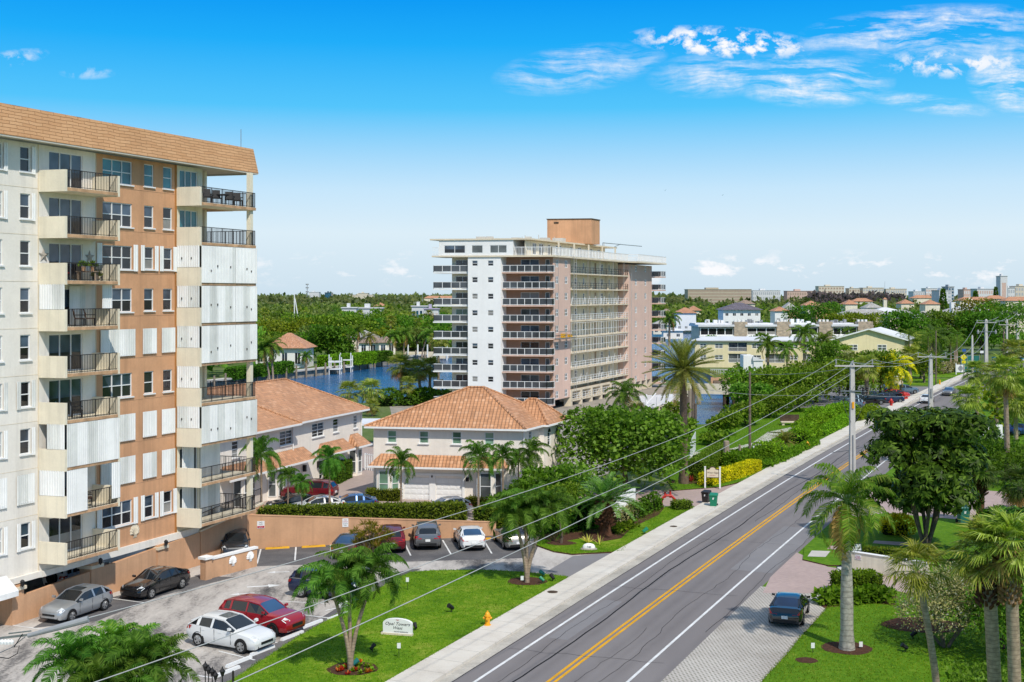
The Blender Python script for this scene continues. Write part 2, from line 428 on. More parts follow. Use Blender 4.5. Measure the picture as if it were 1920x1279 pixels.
    M['asphalt_dark']=ground('asphalt_dark',[(.3,(.065,.063,.068)),(.48,(.115,.11,.113)),(.62,(.20,.19,.182)),(.75,(.30,.28,.26))],.3,20,.15)
    M['parking']=ground('parking',[(.36,(.055,.052,.055)),(.43,(.20,.185,.175)),(.48,(.40,.365,.335)),(.56,(.53,.49,.45)),(.75,(.60,.56,.52))],.16,6.0,.12,(1.6,.5,1),rot=.5,w=.8)
    m,nt,b,out=nodes_of('sidewalk');n=N(nt)   # slabs with joints every 1.5 m
    oc=n('ShaderNodeTexCoord').outputs['Object']
    mp=n('ShaderNodeMapping',{0:oc,2:(0,0,.43)},vector_type='POINT').outputs[0]
    y=n('ShaderNodeSeparateXYZ',{0:mp}).outputs[1]
    j=n.math('LESS_THAN',n.math('FRACT',n.math('DIVIDE',y,1.9)),.018)
    a=n.noise(.4,oc,6,.7);f=n.noise(14,oc,3)
    cc=n.ramp(n.math('ADD',n.math('MULTIPLY',a,.7),n.math('MULTIPLY',f,.3)),[(.3,(.50,.45,.39)),(.5,(.63,.58,.51)),(.7,(.70,.66,.59))])
    cc=n.mix(n.math('MULTIPLY',j,.6),cc,(.16,.15,.13))
    nt.links.new(cc,b.inputs['Base Color']);b.inputs['Roughness'].default_value=.92;b.inputs['Specular IOR Level'].default_value=.15
    M['sidewalk']=m
    m,nt,b,out=nodes_of('turf_block');n=N(nt)   # concrete lattice with grass cells
    oc=n('ShaderNodeTexCoord').outputs['Object']
    mp=n('ShaderNodeMapping',{0:oc,2:(0,0,.42)}).outputs[0]
    sp=n('ShaderNodeSeparateXYZ',{0:mp})
    row=n.math('DIVIDE',sp.outputs[1],.21);col_=n.math('ADD',n.math('DIVIDE',sp.outputs[0],.21),n.math('MULTIPLY',n.math('FLOOR',row),.5))
    dx=n.math('ABSOLUTE',n.math('SUBTRACT',n.math('FRACT',col_),.5));dy=n.math('ABSOLUTE',n.math('SUBTRACT',n.math('FRACT',row),.5))
    cell=n.math('LESS_THAN',n.math('MAXIMUM',dx,dy),.23)
    gz=n.noise(.25,oc,5);g2=n.noise(9,oc,4)
    conc=n.ramp(gz,[(.3,(.33,.29,.255)),(.5,(.45,.41,.37)),(.7,(.56,.52,.47))])
    fill=n.ramp(g2,[(.3,(.07,.08,.04)),(.55,(.17,.16,.11)),(.7,(.33,.30,.26))])
    nt.links.new(n.mix(cell,conc,fill),b.inputs['Base Color']);b.inputs['Roughness'].default_value=.95
    bn=n('ShaderNodeBump',{'Height':n.math('SUBTRACT',1,cell),'Strength':.6,'Distance':.05});nt.links.new(bn.outputs[0],b.inputs['Normal'])
    M['turf_block']=m
    m,nt,b,out=nodes_of('water');n=N(nt)
    oc=n('ShaderNodeTexCoord').outputs['Object']
    mp=n('ShaderNodeMapping',{0:oc,3:(.35,1.0,1)}).outputs[0]
    a=n.noise(.9,mp,5,.6);a2=n.noise(.06,oc,3)
    nt.links.new(n.ramp(a2,[(.35,(.010,.075,.20)),(.65,(.02,.13,.31))]),b.inputs['Base Color'])
    b.inputs['Roughness'].default_value=.12;b.inputs['IOR'].default_value=1.33
    bn=n('ShaderNodeBump',{'Height':a,'Strength':.55,'Distance':.6});nt.links.new(bn.outputs[0],b.inputs['Normal'])
    M['water']=m
    M['pool']=P('pool',(.02,.35,.62),.15,.1,.5,.5)
mats()
_paints={}
def paint(name,col,metal=.3,rough=.32):
    if name not in _paints:_paints[name]=plain('paint_'+name,col,rough,.03,1,.5,metal=metal,fine=0,coat=.8)
    return _paints[name]
# ---- world, sun, camera
SUN_AZ=radians(155)       # bearing of the sun measured from +Y towards +X (behind the camera, a little to its east)
SUN_EL=radians(50)
def world():
    w=bpy.data.worlds.new('World');SC.world=w;w.use_nodes=True
    nt=w.node_tree;nt.nodes.clear();n=N(nt)
    out=n('ShaderNodeOutputWorld')
    sky=n('ShaderNodeTexSky',sky_type='NISHITA')
    sky.sun_disc=False;sky.sun_elevation=SUN_EL;sky.sun_rotation=SUN_AZ
    sky.altitude=0;sky.air_density=1.0;sky.dust_density=.6;sky.ozone_density=2.0
    d=n('ShaderNodeTexCoord').outputs['Generated']
    sp=n('ShaderNodeSeparateXYZ',{0:d});x,y,z=sp.outputs
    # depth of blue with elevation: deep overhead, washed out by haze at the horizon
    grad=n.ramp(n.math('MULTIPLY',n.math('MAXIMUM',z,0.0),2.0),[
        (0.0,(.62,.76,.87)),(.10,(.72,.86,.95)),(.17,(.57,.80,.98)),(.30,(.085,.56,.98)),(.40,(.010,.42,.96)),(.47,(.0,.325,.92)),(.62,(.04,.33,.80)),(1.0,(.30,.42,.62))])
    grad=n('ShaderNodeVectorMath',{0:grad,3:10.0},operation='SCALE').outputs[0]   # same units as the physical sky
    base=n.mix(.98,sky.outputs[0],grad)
    # clouds live on a plane overhead (cirrus) and in a low band near the horizon (fair-weather cumulus)
    zz=n.math('ADD',n.math('MAXIMUM',z,0.0),.06)
    pl=n('ShaderNodeCombineXYZ',{0:n.math('DIVIDE',x,zz),1:n.math('DIVIDE',y,zz),2:0.0}).outputs[0]
    az=n.math('DIVIDE',x,n.math('MAXIMUM',y,.05))
    el=n.math('DIVIDE',z,n.math('MAXIMUM',y,.05))
    tot=None
    def band(mask,tex,gain):
        nonlocal tot
        v=n.math('MULTIPLY',n.math('MULTIPLY',mask,tex),gain)
        tot=v if tot is None else n.math('MAXIMUM',tot,v)
    def blob(ca,ce,ra,re,tilt=0.0):    # soft elliptical patch of sky, in tangent units
        da=n.math('SUBTRACT',az,ca);de=n.math('SUBTRACT',n.math('SUBTRACT',el,ce),n.math('MULTIPLY',da,tilt))
        q=n.math('ADD',n.math('POWER',n.math('DIVIDE',da,ra),2.0),n.math('POWER',n.math('DIVIDE',de,re),2.0))
        return n.math('MAXIMUM',n.math('SUBTRACT',1.0,q),0.0)
    cs=n('ShaderNodeCombineXYZ',{0:az,1:el,2:0.0}).outputs[0]
    warp=n('ShaderNodeTexNoise',{'Vector':cs,'Scale':14.0,'Detail':3.0}).outputs[1]
    csw=n('ShaderNodeVectorMath',{0:cs,1:n('ShaderNodeVectorMath',{0:warp,3:.022},operation='SCALE').outputs[0]},operation='ADD').outputs[0]
    mp1=n('ShaderNodeMapping',{0:csw,2:(0,0,-.13),3:(13,88,1)}).outputs[0]
    fine=n.noise(95,csw,6,.65)
    wisp=n.math('MULTIPLY',n.mrange(n.noise(1.0,mp1,10,.66),.43,.72),n.mrange(fine,.30,.62,.35,1.0))
    mp2=n('ShaderNodeMapping',{0:csw,3:(62,92,1)}).outputs[0]
    puff=n.mrange(n.noise(1.0,mp2,6,.6),.47,.62)
    def pix(px,py):return (px-960)/F,(HY-py)/F
    for (px,py,rx,ry,tilt,tx,g) in (
        (1740,55,200,36,.06,wisp,1.25),(1560,72,60,18,.3,wisp,.7),(1800,90,190,24,.02,wisp,.8),(1360,80,150,24,-.06,puff,1.1),(1520,150,130,42,-.02,wisp,1.2),
        (1345,140,110,34,.05,wisp,.9),(1080,130,130,36,.12,wisp,.8),(1180,125,60,20,.3,wisp,.6),(1915,160,85,46,-.1,wisp,1.5),
        (1740,195,110,15,-.13,wisp,.85),(1800,118,130,24,0,puff,.75),(20,110,60,13,.15,puff,.4),(165,137,45,10,0,puff,.28)):
        a,e=pix(px,py)
        band(blob(a,e,rx/F*1.25,ry/F*1.35,tilt),tx,g*1.35)
    mp3=n('ShaderNodeMapping',{0:csw,1:(3.7,1.3,0),3:(27,58,1)}).outputs[0]
    cum=n.mrange(n.noise(1.0,mp3,6,.6),.55,.65)
    a,e=pix(1560,512)
    lowband=n.math('MULTIPLY',n.mrange(el,.006,.016),n.mrange(el,.038,.026))
    band(n.math('MULTIPLY',lowband,n.mrange(az,-.25,.1,.45,1.0)),cum,1.0)
    tot=n.math('MINIMUM',tot,1.0)
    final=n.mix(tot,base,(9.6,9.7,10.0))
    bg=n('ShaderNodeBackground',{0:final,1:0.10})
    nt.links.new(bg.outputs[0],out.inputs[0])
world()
def sun():
    l=bpy.data.lights.new('sun','SUN');l.energy=3.9;l.angle=radians(1.0);l.color=(1.0,.945,.85)
    o=bpy.data.objects.new('sun',l);COL.objects.link(o)
    d=Vector((sin(SUN_AZ)*cos(SUN_EL),cos(SUN_AZ)*cos(SUN_EL),sin(SUN_EL)))
    o.rotation_euler=d.to_track_quat('Z','Y').to_euler()
    o.location=d*300
sun()
def camera():
    c=bpy.data.cameras.new('camera');o=bpy.data.objects.new('camera',c);COL.objects.link(o)
    o.location=(0,0,CH);o.rotation_euler=(radians(90),0,0)
    c.sensor_width=36;c.lens=F/1920*36
    c.shift_y=-(639.5-HY)/1920
    c.clip_start=.5;c.clip_end=20000
    SC.camera=o
camera()
SC.view_settings.view_transform='Standard';SC.view_settings.look='None';SC.view_settings.exposure=0
SC.cycles.use_adaptive_sampling=True
SC.cycles.adaptive_threshold=.02
SC.cycles.max_bounces=6;SC.cycles.diffuse_bounces=3;SC.cycles.glossy_bounces=3;SC.cycles.transmission_bounces=4
SC.cycles.use_denoising=True
# ==== setting: land, water, road
def RX(Y):return-30.47+.4237*Y+.000192*Y*Y       # left edge of the pavement as a gentle curve
def RD(Y):
    t=.4237+.000384*Y;k=sqrt(1+t*t);return Vector((t/k,1/k,0))
def road(Y,v,z=0.0):
    d=RD(Y);return (RX(Y)+v*d.y,Y-v*d.x,z)
def xy(p):return (p[0],p[1])
def PX(*pts):return [xy(at(*p)) for p in pts]
def sheet(name,pts,z,mat,kind='structure'):
    o=MB().poly([(p[0],p[1],z) for p in pts]).build(name,mat);return tag(o,kind=kind)
def slab(name,pts,z,mat,side=None,z0=-.3):
    mb=MB();n=len(pts)
    a=sum(pts[i][0]*pts[(i+1) % n][1]-pts[(i+1) % n][0]*pts[i][1] for i in range(n))
    if a < 0:pts=pts[::-1]
    mb.poly([(p[0],p[1],z) for p in pts],0)
    for i in range(n):
        p,q=pts[i],pts[(i+1) % n]
        mb.poly([(p[0],p[1],z0),(q[0],q[1],z0),(q[0],q[1],z),(p[0],p[1],z)],1)
    return tag(mb.build(name,[mat,side or mat]),kind='structure')
def strip(name,v0,v1,Y0,Y1,z,mat,z0=None,st=4.0):
    mb=MB();n=max(1,int((Y1-Y0)/st))
    ys=[Y0+(Y1-Y0)*i/n for i in range(n+1)]
    for a,b in zip(ys,ys[1:]):
        A,B,Cc,D=road(a,v0,z),road(a,v1,z),road(b,v1,z),road(b,v0,z)
        mb.poly([A,B,Cc,D])
        if z0 is not None:
            mb.poly([(B[0],B[1],z0),(Cc[0],Cc[1],z0),Cc,B][::1]);mb.poly([(D[0],D[1],z0),(A[0],A[1],z0),A,D])
    return tag(mb.build(name,mat),kind='structure')
sheet('seabed_ground',[(-16000,-400),(16000,-400),(16000,16000),(-16000,16000)],-4,M['land'])
sheet('canal_water',[(-900,150),(700,150),(700,1000),(-900,1000)],-1.5,M['water'])
near_land=[(-900,-60),(900,-60),(2500,700),(330,700),(115,640),(64,430),(46,310),(43,245),(40.5,215),(36,195),(30,171),(23,171),(27,190),(32,215),(36,246),
             (31,268),(-2,268),(-22,205),(-900,205)]
slab('land',near_land,-.02,M['land'],M['concrete_old'],-4)
far_land=[(-900,240),(-62,256),(-53,282),(-43,305),(-34,345),(-20,380),(20,520),(105,760),(330,790),(2500,900),(15500,4000),(15500,15500),(-15500,15500),(-15500,300)]
slab('far_land',far_land,.0,M['land'],M['concrete_old'],-4)
ROADEND=430
strip('road',2.3,11.6,20,ROADEND,.004,M['asphalt'])
strip('gutter',1.95,2.62,20,ROADEND,.010,M['gutter_mat'])
strip('sidewalk',-.02,1.95,20,330,.13,M['sidewalk'],-.1)
strip('road_edge_line',3.52,3.68,20,300,.010,M['line_white'])
strip('road_centre_line',6.62,6.78,20,175,.010,M['line_yellow'])
strip('road_centre_line',6.93,7.09,20,175,.010,M['line_yellow'])
strip('road_edge_line',10.02,10.17,20,300,.010,M['line_white'])
mb=MB()                                        # overhead wire's shadow painted as a dark strip wandering along the inner lane
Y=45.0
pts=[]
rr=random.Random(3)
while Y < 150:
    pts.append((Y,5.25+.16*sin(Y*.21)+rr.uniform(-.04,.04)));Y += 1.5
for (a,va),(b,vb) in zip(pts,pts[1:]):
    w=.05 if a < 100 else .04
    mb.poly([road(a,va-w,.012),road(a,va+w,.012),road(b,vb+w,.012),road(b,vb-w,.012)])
def crackline(Y0,Y1,v,w,amp):
    Y=Y0;P=[]
    while Y < Y1:P.append((Y,v+amp*sin(Y*.37+v)+rr.uniform(-amp,amp)*.5));Y += .9
    for (a,va),(b,vb) in zip(P,P[1:]):mb.poly([road(a,va-w,.0115),road(a,va+w,.0115),road(b,vb+w,.0115),road(b,vb-w,.0115)])
crackline(52,96,4.5,.014,.12);crackline(60,120,8.9,.014,.2);crackline(48,70,8.0,.012,.15);crackline(100,165,6.1,.02,.1);crackline(57,150,2.66,.02,.02);crackline(70,112,11.2,.016,.12)
for Y in (63.5,77,92,108,131):      # transverse cracks
    P=[(Y+rr.uniform(-.15,.15)+.1*q,2.8+q) for q in range(0,9)]
    for (a,va),(b,vb) in zip(P,P[1:]):mb.poly([road(a-.012,va,.0112),road(a+.012,va,.0112),road(b+.012,vb,.0112),road(b-.012,vb,.0112)])
tag(mb.build('road_crack_and_wire_shadow',M['crack_and_wire_shadow']),kind='structure')  # one mesh for the real cracks and the painted wire shadow
mb=MB()
for Y0,Y1,v0,v1 in ((84,99,8.6,11.3),(66,74,3.9,5.0)):
    n=6
    for i in range(n):
        a=Y0+(Y1-Y0)*i/n;b=Y0+(Y1-Y0)*(i+1)/n
        mb.poly([road(a,v0,.008),road(a,v1,.008),road(b,v1,.008),road(b,v0,.008)])
tag(mb.build('road_patch',M['asphalt_drive']),kind='structure')
# ---- west side: car park, lawns, drives
sheet('parking_lot',[(-60,38),(8,38)]+[xy(road(66,0))]+PX((1165,1040),(1165,985),(925,985))+[(-20,91),(-60,91)],.0,M['parking'])
slab('lawn',PX((250,1400))+[xy(road(Y,-.03)) for Y in (46,52,58,64,70,77.6)]+PX((1060,1083),(982,1075),(900,1071),(813,1072),(772,1075),(745,1086),(690,1118),(616,1165),(560,1196),(435,1279)),.10,M['lawn'],M['mulch'])
sheet('parking_bay_surface',PX((420,1260),(560,1182),(616,1150),(690,1104),(742,1074),(770,1068),(790,1066),(772,1076),(745,1088),(690,1122),(560,1205),(400,1310)),.006,M['asphalt_dark'])
sheet('parking_bay_surface',PX((476,1062),(680,1056),(1000,1046),(1010,1022),(925,1003),(470,1029)),.006,M['asphalt_dark'])
sheet('parking_bay_surface',PX((60,1178),(180,1165),(300,1118),(440,1082),(370,1080),(130,1140)),.006,M['asphalt_dark'])
sheet('driveway',PX((1018,1076),(1074,1043),(1167,1034))+[xy(road(Y,0)) for Y in (84,82,79,77.6)],.006,M['asphalt_drive'])
slab('lawn',PX((1005,1024),(1039,1036),(1073,1041),(1166,1036))+[xy(road(Y,-.03)) for Y in (88,94,100,103.5)]+PX((1290,948),(1180,960),(1000,1000)),.10,M['lawn'],M['mulch'])
sheet('planting_bed_ground',PX((1005,1010),(1045,1020),(1090,1012),(1120,1020),(1165,1012),(1185,992),(1235,968),(1246,954),(1180,962),(1000,1000)),.115,M['mulch'])
sheet('paver_driveway',PX((1100,965),(1200,962),(1290,950))+[xy(road(Y,0)) for Y in (103.4,108,113,117.6)]+PX((1352,914),(1262,921),(1205,918),(1060,930)),.008,M['paver_pink'])
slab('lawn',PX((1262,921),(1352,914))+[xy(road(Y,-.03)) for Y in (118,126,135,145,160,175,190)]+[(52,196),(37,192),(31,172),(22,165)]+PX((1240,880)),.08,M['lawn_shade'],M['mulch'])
mb=MB()
for a,b in (((1300,852),(1375,846)),((1375,846),(1425,832)),((1425,832),(1452,812)),((1452,812),(1500,802)),((1500,802),(1560,790))):
    A,B=Vector(at(*a)),Vector(at(*b));t=(B-A).normalized();s=Vector((t.y,-t.x,0))*.9
    A -= t*.6;B += t*.6
    mb.poly([(A-s)[:2]+(.09,),(A+s)[:2]+(.09,),(B+s)[:2]+(.09,),(B-s)[:2]+(.09,)]) if False else mb.poly([((A-s).x,(A-s).y,.086),((A+s).x,(A+s).y,.086),((B+s).x,(B+s).y,.086),((B-s).x,(B-s).y,.086)])
tag(mb.build('garden_path',M['concrete']),kind='structure')
sheet('paver_courtyard',[(-60,91.2),(-16,91.2),(-1,94.5),(9,101),(12,112),(-6,132),(-14,150),(-60,150)],.004,M['paver_tan'])
sheet('pool_deck',[(-14,150),(8,120),(22,150),(27,188),(34,240),(20,262),(-4,262),(-20,200)],.004,M['concrete_old'])
# far-west-side verge by the road, lot with parked cars
sheet('car_park_surface',[xy(road(176,-.1)),xy(road(240,-.1)),xy(road(236,-26)),xy(road(178,-22))],.004,M['asphalt_drive'])
slab('lawn',[xy(road(243,-.05)),xy(road(262,-.05)),xy(road(262,-24)),xy(road(243,-24))],.08,M['lawn'])
slab('lawn',[xy(road(266,-.05)),xy(road(292,-.05)),xy(road(292,-30)),xy(road(266,-30))],.08,M['lawn'])
sheet('side_street_road',[xy(road(294,0)),xy(road(308,0)),xy(road(306,-60)),xy(road(294,-60))],.006,M['asphalt'])
# ---- east side
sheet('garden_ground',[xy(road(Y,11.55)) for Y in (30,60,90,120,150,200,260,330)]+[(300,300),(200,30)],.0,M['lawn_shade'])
sheet('turf_block_parking',[xy(road(Y,11.5)) for Y in (80.5,70,60,50,40)]+PX((1360,1400),(1430,1279),(1473,1233),(1495,1205),(1519,1178),(1552,1142),(1535,1135),(1541,1113)),.006,M['turf_block'])
sheet('paver_driveway',PX((1430,1112))+[xy(road(Y,11.5)) for Y in (83,88,90.5)]+PX((1552,1063),(1640,1076),(1760,1092),(1740,1120),(1640,1100),(1562,1094),(1541,1113)),.010,M['paver_pink'])
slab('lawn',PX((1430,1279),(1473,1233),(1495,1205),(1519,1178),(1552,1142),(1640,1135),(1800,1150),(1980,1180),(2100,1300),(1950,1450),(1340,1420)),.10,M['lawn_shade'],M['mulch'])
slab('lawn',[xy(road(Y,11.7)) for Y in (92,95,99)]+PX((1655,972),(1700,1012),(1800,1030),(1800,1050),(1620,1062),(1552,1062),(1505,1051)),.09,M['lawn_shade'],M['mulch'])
sheet('stepping_slab_pavement',PX((1514,1046),(1548,1047),(1557,1036),(1522,1035)),.10,M['concrete'])
sheet('stepping_slab_pavement',PX((1551,1032),(1566,1033),(1572,1026),(1556,1026)),.10,M['paver_pink'])
sheet('garden_walk_path',PX((1636,1021),(1740,1030),(1745,1022),(1640,1016)),.10,M['paver_pink'])
sheet('paver_driveway',[xy(road(Y,11.5)) for Y in (103,112,118)]+PX((1660,905),(1980,930),(1980,990),(1660,962)),.010,M['paver_pink'])
sheet('planting_bed_ground',PX((1535,1135),(1552,1143),(1680,1134),(1680,1112),(1541,1113)),.012,M['mulch'])
for nm,px,py,rx,ry in (('mulch_ring_ground',1588,1219,1.3,1.2),('mulch_ring_ground',988,1093,1.25,1.1),('flower_bed_ground',662,1258,1.2,1.1),('mulch_ring_ground',1512,1242,.55,.5),('mulch_ring_ground',1730,1176,2.2,1.6),('mulch_ring_ground',1052,1021,1.1,.8),('mulch_ring_ground',1290,905,2.0,1.3)):
    c=at(px,py)
    k=random.Random(px)
    sheet(nm,[(c[0]+rx*cos(a*pi/9)*k.uniform(.92,1.06),c[1]+ry*sin(a*pi/9)*k.uniform(.92,1.06)) for a in range(18)],.112 if px != 1290 else .092,M['mulch'])
# ---- parking markings
mb=MB()
def gline(a,b,w=.11,z=.010,m=0):
    A,B=Vector(at(*a)),Vector(at(*b));t=(B-A).normalized();s=Vector((t.y,-t.x,0))*w/2
    mb.poly([((A-s).x,(A-s).y,z),((A+s).x,(A+s).y,z),((B+s).x,(B+s).y,z),((B-s).x,(B-s).y,z)],m)
for a,b in (((482,1057),(489,1030)),((553,1051),(555,1026)),((622,1048),(620,1022)),((770,1042),(757,1015)),((846,1040),(830,1013)),((922,1038),(906,1011)),
             ((200,1121),(275,1131)),((20,1172),(84,1181)),((520,1127),(610,1132)),((560,1152),(625,1160)),((410,1221),(478,1238)),((345,1263),(398,1271)),((610,1145),(680,1130)),((450,1213),(520,1205))):
    gline(a,b)
tag(mb.build('parking_bay_line',M['line_white']),kind='structure')
mb=MB()   # painted direction arrows in the lane
def arrow(px,py,ang,s=1.0):
    c=at(px,py);f=lambda a,b:(c[0]+s*(a*cos(ang)-b*sin(ang)),c[1]+s*(a*sin(ang)+b*cos(ang)),.010)
    mb.poly([f(-1.1,-.12),f(.2,-.12),f(.2,.12),f(-1.1,.12)]);mb.poly([f(.2,-.42),f(1.0,0),f(.2,.42)])
arrow(453,1114,radians(200),.7);arrow(497,1099,radians(15));arrow(520,1073,radians(190),.7)
tag(mb.build('lane_arrow_marking',M['line_white']),kind='structure')
# ==== big buildings
def frame(O,u,v):
    return lambda a,b:(O[0]+a*u[0]+b*v[0],O[1]+a*u[1]+b*v[1])
def wall_open(mb,fr,t0,t1,z0,z1,opens,e=0.0,depth=.16,m=0):
    """a wall in the plane b=e with rectangular openings and their reveals"""
    ts=sorted({t0,t1,*[q for o in opens for q in o[:2]]});zs=sorted({z0,z1,*[q for o in opens for q in o[2:4]]})
    for a,b in zip(ts,ts[1:]):
        for c,d in zip(zs,zs[1:]):
            mt,mz=(a+b)/2,(c+d)/2
            if any(o[0] < mt < o[1] and o[2] < mz < o[3] for o in opens):continue
            A,B=fr(a,e),fr(b,e)
            mb.poly([(A[0],A[1],c),(B[0],B[1],c),(B[0],B[1],d),(A[0],A[1],d)],m)
    for o in opens:
        A,B,A2,B2=fr(o[0],e),fr(o[1],e),fr(o[0],e-depth),fr(o[1],e-depth)
        for p,q,r,s in (((*A,o[2]),(*B,o[2]),(*B2,o[2]),(*A2,o[2])),((*A,o[3]),(*B,o[3]),(*B2,o[3]),(*A2,o[3])),
                           ((*A,o[2]),(*A,o[3]),(*A2,o[3]),(*A2,o[2])),((*B,o[2]),(*B,o[3]),(*B2,o[3]),(*B2,o[2]))):
            mb.poly([p,q,r,s],m)
    return mb
WR=random.Random(9)
def window(parent,fr,t0,t1,z0,z1,e=-.10,cols=1,mid=True,glass=None,fmat=None,name='window',w=.055,rows=None,sill=False):
    f=MB();th=.05
    xs=[t0+(t1-t0)*i/cols for i in range(cols+1)]
    for x in xs:
        a,b=(x,x+w) if x == t0 else ((x-w,x) if x == t1 else (x-w/2,x+w/2))
        f.box(a,b,e-.02,e+th,z0,z1,0,fr)
    for z in (z0,z1-w):f.box(t0+w,t1-w,e-.02,e+th-.004,z,z+w,0,fr)
    if mid:f.box(t0+w,t1-w,e-.02,e+th-.006,(z0+z1)/2-w/2,(z0+z1)/2+w/2,0,fr)
    for i in range(1,rows or 0):
        z=z0+(z1-z0)*i/rows
        f.box(t0+w,t1-w,e-.01,e+.02,z-.018,z+.018,0,fr)
    if sill:f.box(t0-.08,t1+.08,e-.02,e+.2,z0-.08,z0-.002,0,fr)
    o=f.build(name,fmat or M['white_paint'],parent)
    g=MB();A,B=fr(t0+w*.5,e),fr(t1-w*.5,e)
    zm=(z0+z1)/2;gl=glass or M['glass_dark'];lo=gl
    if gl is M['glass_dark']:
        q=WR.random();gl=M['glass_sky_reflection'] if q < .55 else M['glass_dark'];lo=M['blind'] if q > .86 else M['glass_dark']
        if q > .93:gl=M['blind']
    g.poly([(*A,z0+.02),(*B,z0+.02),(*B,zm),(*A,zm)],0);g.poly([(*A,zm),(*B,zm),(*B,z1-.02),(*A,z1-.02)],1)
    p=g.build('pane',[lo,gl],o)
    p.location=o.location
    return o
def sub(mb,name,mat,part,thing_):
    """a sub-part: built against its thing, hung under its part (which sits at the thing's origin)"""
    o=mb.build(name,mat,thing_);o.parent=part;return o
_win=window
def window(parent,*a,**k):
    o=_win(parent,*a,**k)
    return o
def shutter(mb,fr,t0,t1,z0,z1,e=.06,pitch=.16,amp=.05,m=0):
    n=max(2,int((t1-t0)/pitch)); 
    for i in range(n):
        a=t0+(t1-t0)*i/n;b=t0+(t1-t0)*(i+1)/n;c=(b-a)/4
        prof=[(a,0),(a+c,amp),(b-c,amp),(b,0)]
        for (x0,e0),(x1,e1) in zip(prof,prof[1:]):
            A,B=fr(x0,e+e0),fr(x1,e+e1)
            mb.poly([(*A,z0),(*B,z0),(*B,z1),(*A,z1)],SHM[(i // 5+int(z0*7)) % 7])
    return mb
SHM=(0,0,1,0,1,0,0)
def shutter_e(mb,fr,t,e0,e1,z0,z1):
    """corrugated panel standing across the facade (in the plane t = const)"""
    return shutter(mb,lambda a,b:fr(t-b,a),e0,e1,z0,z1,0)
def rail(mb,fr,pts,z0,z1,gap=.125,r=.012,m=0):
    """balustrade along a polyline in frame coordinates"""
    for p,q in zip(pts,pts[1:]):
        A,B=Vector((*fr(*p),0)),Vector((*fr(*q),0));L=(B-A).length;n=max(1,int(L/gap))
        up=Vector((0,0,1))
        mb.bar(A+up*z1,B+up*z1,.05,.04,m);mb.bar(A+up*(z0+.06),B+up*(z0+.06),.035,.03,m)
        for i in range(n+1):
            c=A.lerp(B,i/n);k=r*(2.2 if i % 9 == 0 else 1)
            mb.box(c.x-k,c.x+k,c.y-k,c.y+k,z0,z1,m)
    return mb
# ---- west condominium block
dW=(.399,.917);nW=(.96,-.28)
CO=(-27.4,67.1)
fC=frame(CO,dW,nW)
condo=thing('apartment_building','cream and orange apartment block with shingled flat roof and stacked balconies over a garage','building',(CO[0],CO[1],0))
FL=2.61;ZB=2.95
def zf(k):return ZB+FL*k
T_WH0,T_WH1,T_OR1,T_END=-10.0,6.55,13.87,16.6
ZT,ZLOW=26.45,2.45
win_white=[(-5.0,-4.26),(-1.35,-.6),(.65,1.39)]
win_or=[(10.8,11.7),(12.6,13.5)]
TRI=(7.1,9.7);DOOR=(2.79,5.44);CDOOR=(14.25,16.1)
CL_TRI={4,2,1};CL_OR={4,2,1}
def head(k):return zf(k)+2.40
ow,oo=[],[]
for k in range(9):
    for a,b in win_white:ow.append((a,b,zf(k)+1.0,head(k)))
    ow.append((DOOR[0],DOOR[1],zf(k)+.22,zf(k)+2.36))
    oo.append((*TRI,zf(k)+.95,head(k)))
    for a,b in win_or:oo.append((a,b,zf(k)+1.0,head(k)))
mb=wall_open(MB(),fC,T_WH0,T_WH1,ZLOW,ZT,ow);mb.build('white_wall',M['white_stucco'],condo)
mb=wall_open(MB(),fC,T_WH1,T_OR1,ZLOW,ZT,oo);mb.build('orange_wall',M['peach_stucco'],condo)
oc_=[(CDOOR[0],CDOOR[1],zf(k)+.22,zf(k)+2.36) for k in range(9)]
mb=wall_open(MB(),fC,T_OR1,T_END,ZLOW,ZT,oc_)
A,B=fC(T_END,0),fC(T_END,-14);mb.poly([(*A,ZLOW),(*B,ZLOW),(*B,ZT),(*A,ZT)])
mb.build('cream_wall',M['cream_stucco'],condo);mb=MB();A,B=fC(T_WH0,0),fC(T_WH0,-14);mb.poly([(*A,ZLOW),(*B,ZLOW),(*B,ZT),(*A,ZT)])
mb.build('cream_wall',M['cream_stucco'],condo)
mb=MB()
for k in range(1,9):      # thin score lines between floors, and expansion joints
    mb.box(T_WH0,T_WH1-.01,0,.012,zf(k)+.13,zf(k)+.15,0,fC)
for t in (1.93,6.47):mb.box(t,t+.06,0,.03,ZLOW,ZT-.01,0,fC)
mb.build('score_line_trim',M['trim_cream'],condo)
mb=MB()
for k in range(9):mb.box(T_WH1+.01,T_OR1,0,.015,zf(k)+.70,zf(k)+.73,0,fC)
mb.build('string_course',M['wall_peach'],condo)
# downpipe stained corner strip
MB().box(T_OR1-.12,T_OR1+.04,-.05,.05,ZLOW,ZT,0,fC).build('corner_strip',plain('rust_trim',(.45,.20,.06),.8,.2,.6,.2,streak=.5),condo)
# bottom beam and soffit
mb=MB();mb.box(T_WH0,T_END,-14,.10,ZLOW-.06,ZLOW-.004,0,fC);mb.box(T_WH0,2.0,.012,.22,ZLOW-.28,ZLOW+.06,0,fC);mb.box(6.5,T_END-.5,.012,.14,ZLOW-.34,ZLOW+.10,0,fC);mb.box(2.0,6.5,.012,.12,ZLOW-.34,ZLOW-.02,0,fC)
mb.build('ground_beam',M['white_stucco'],condo)
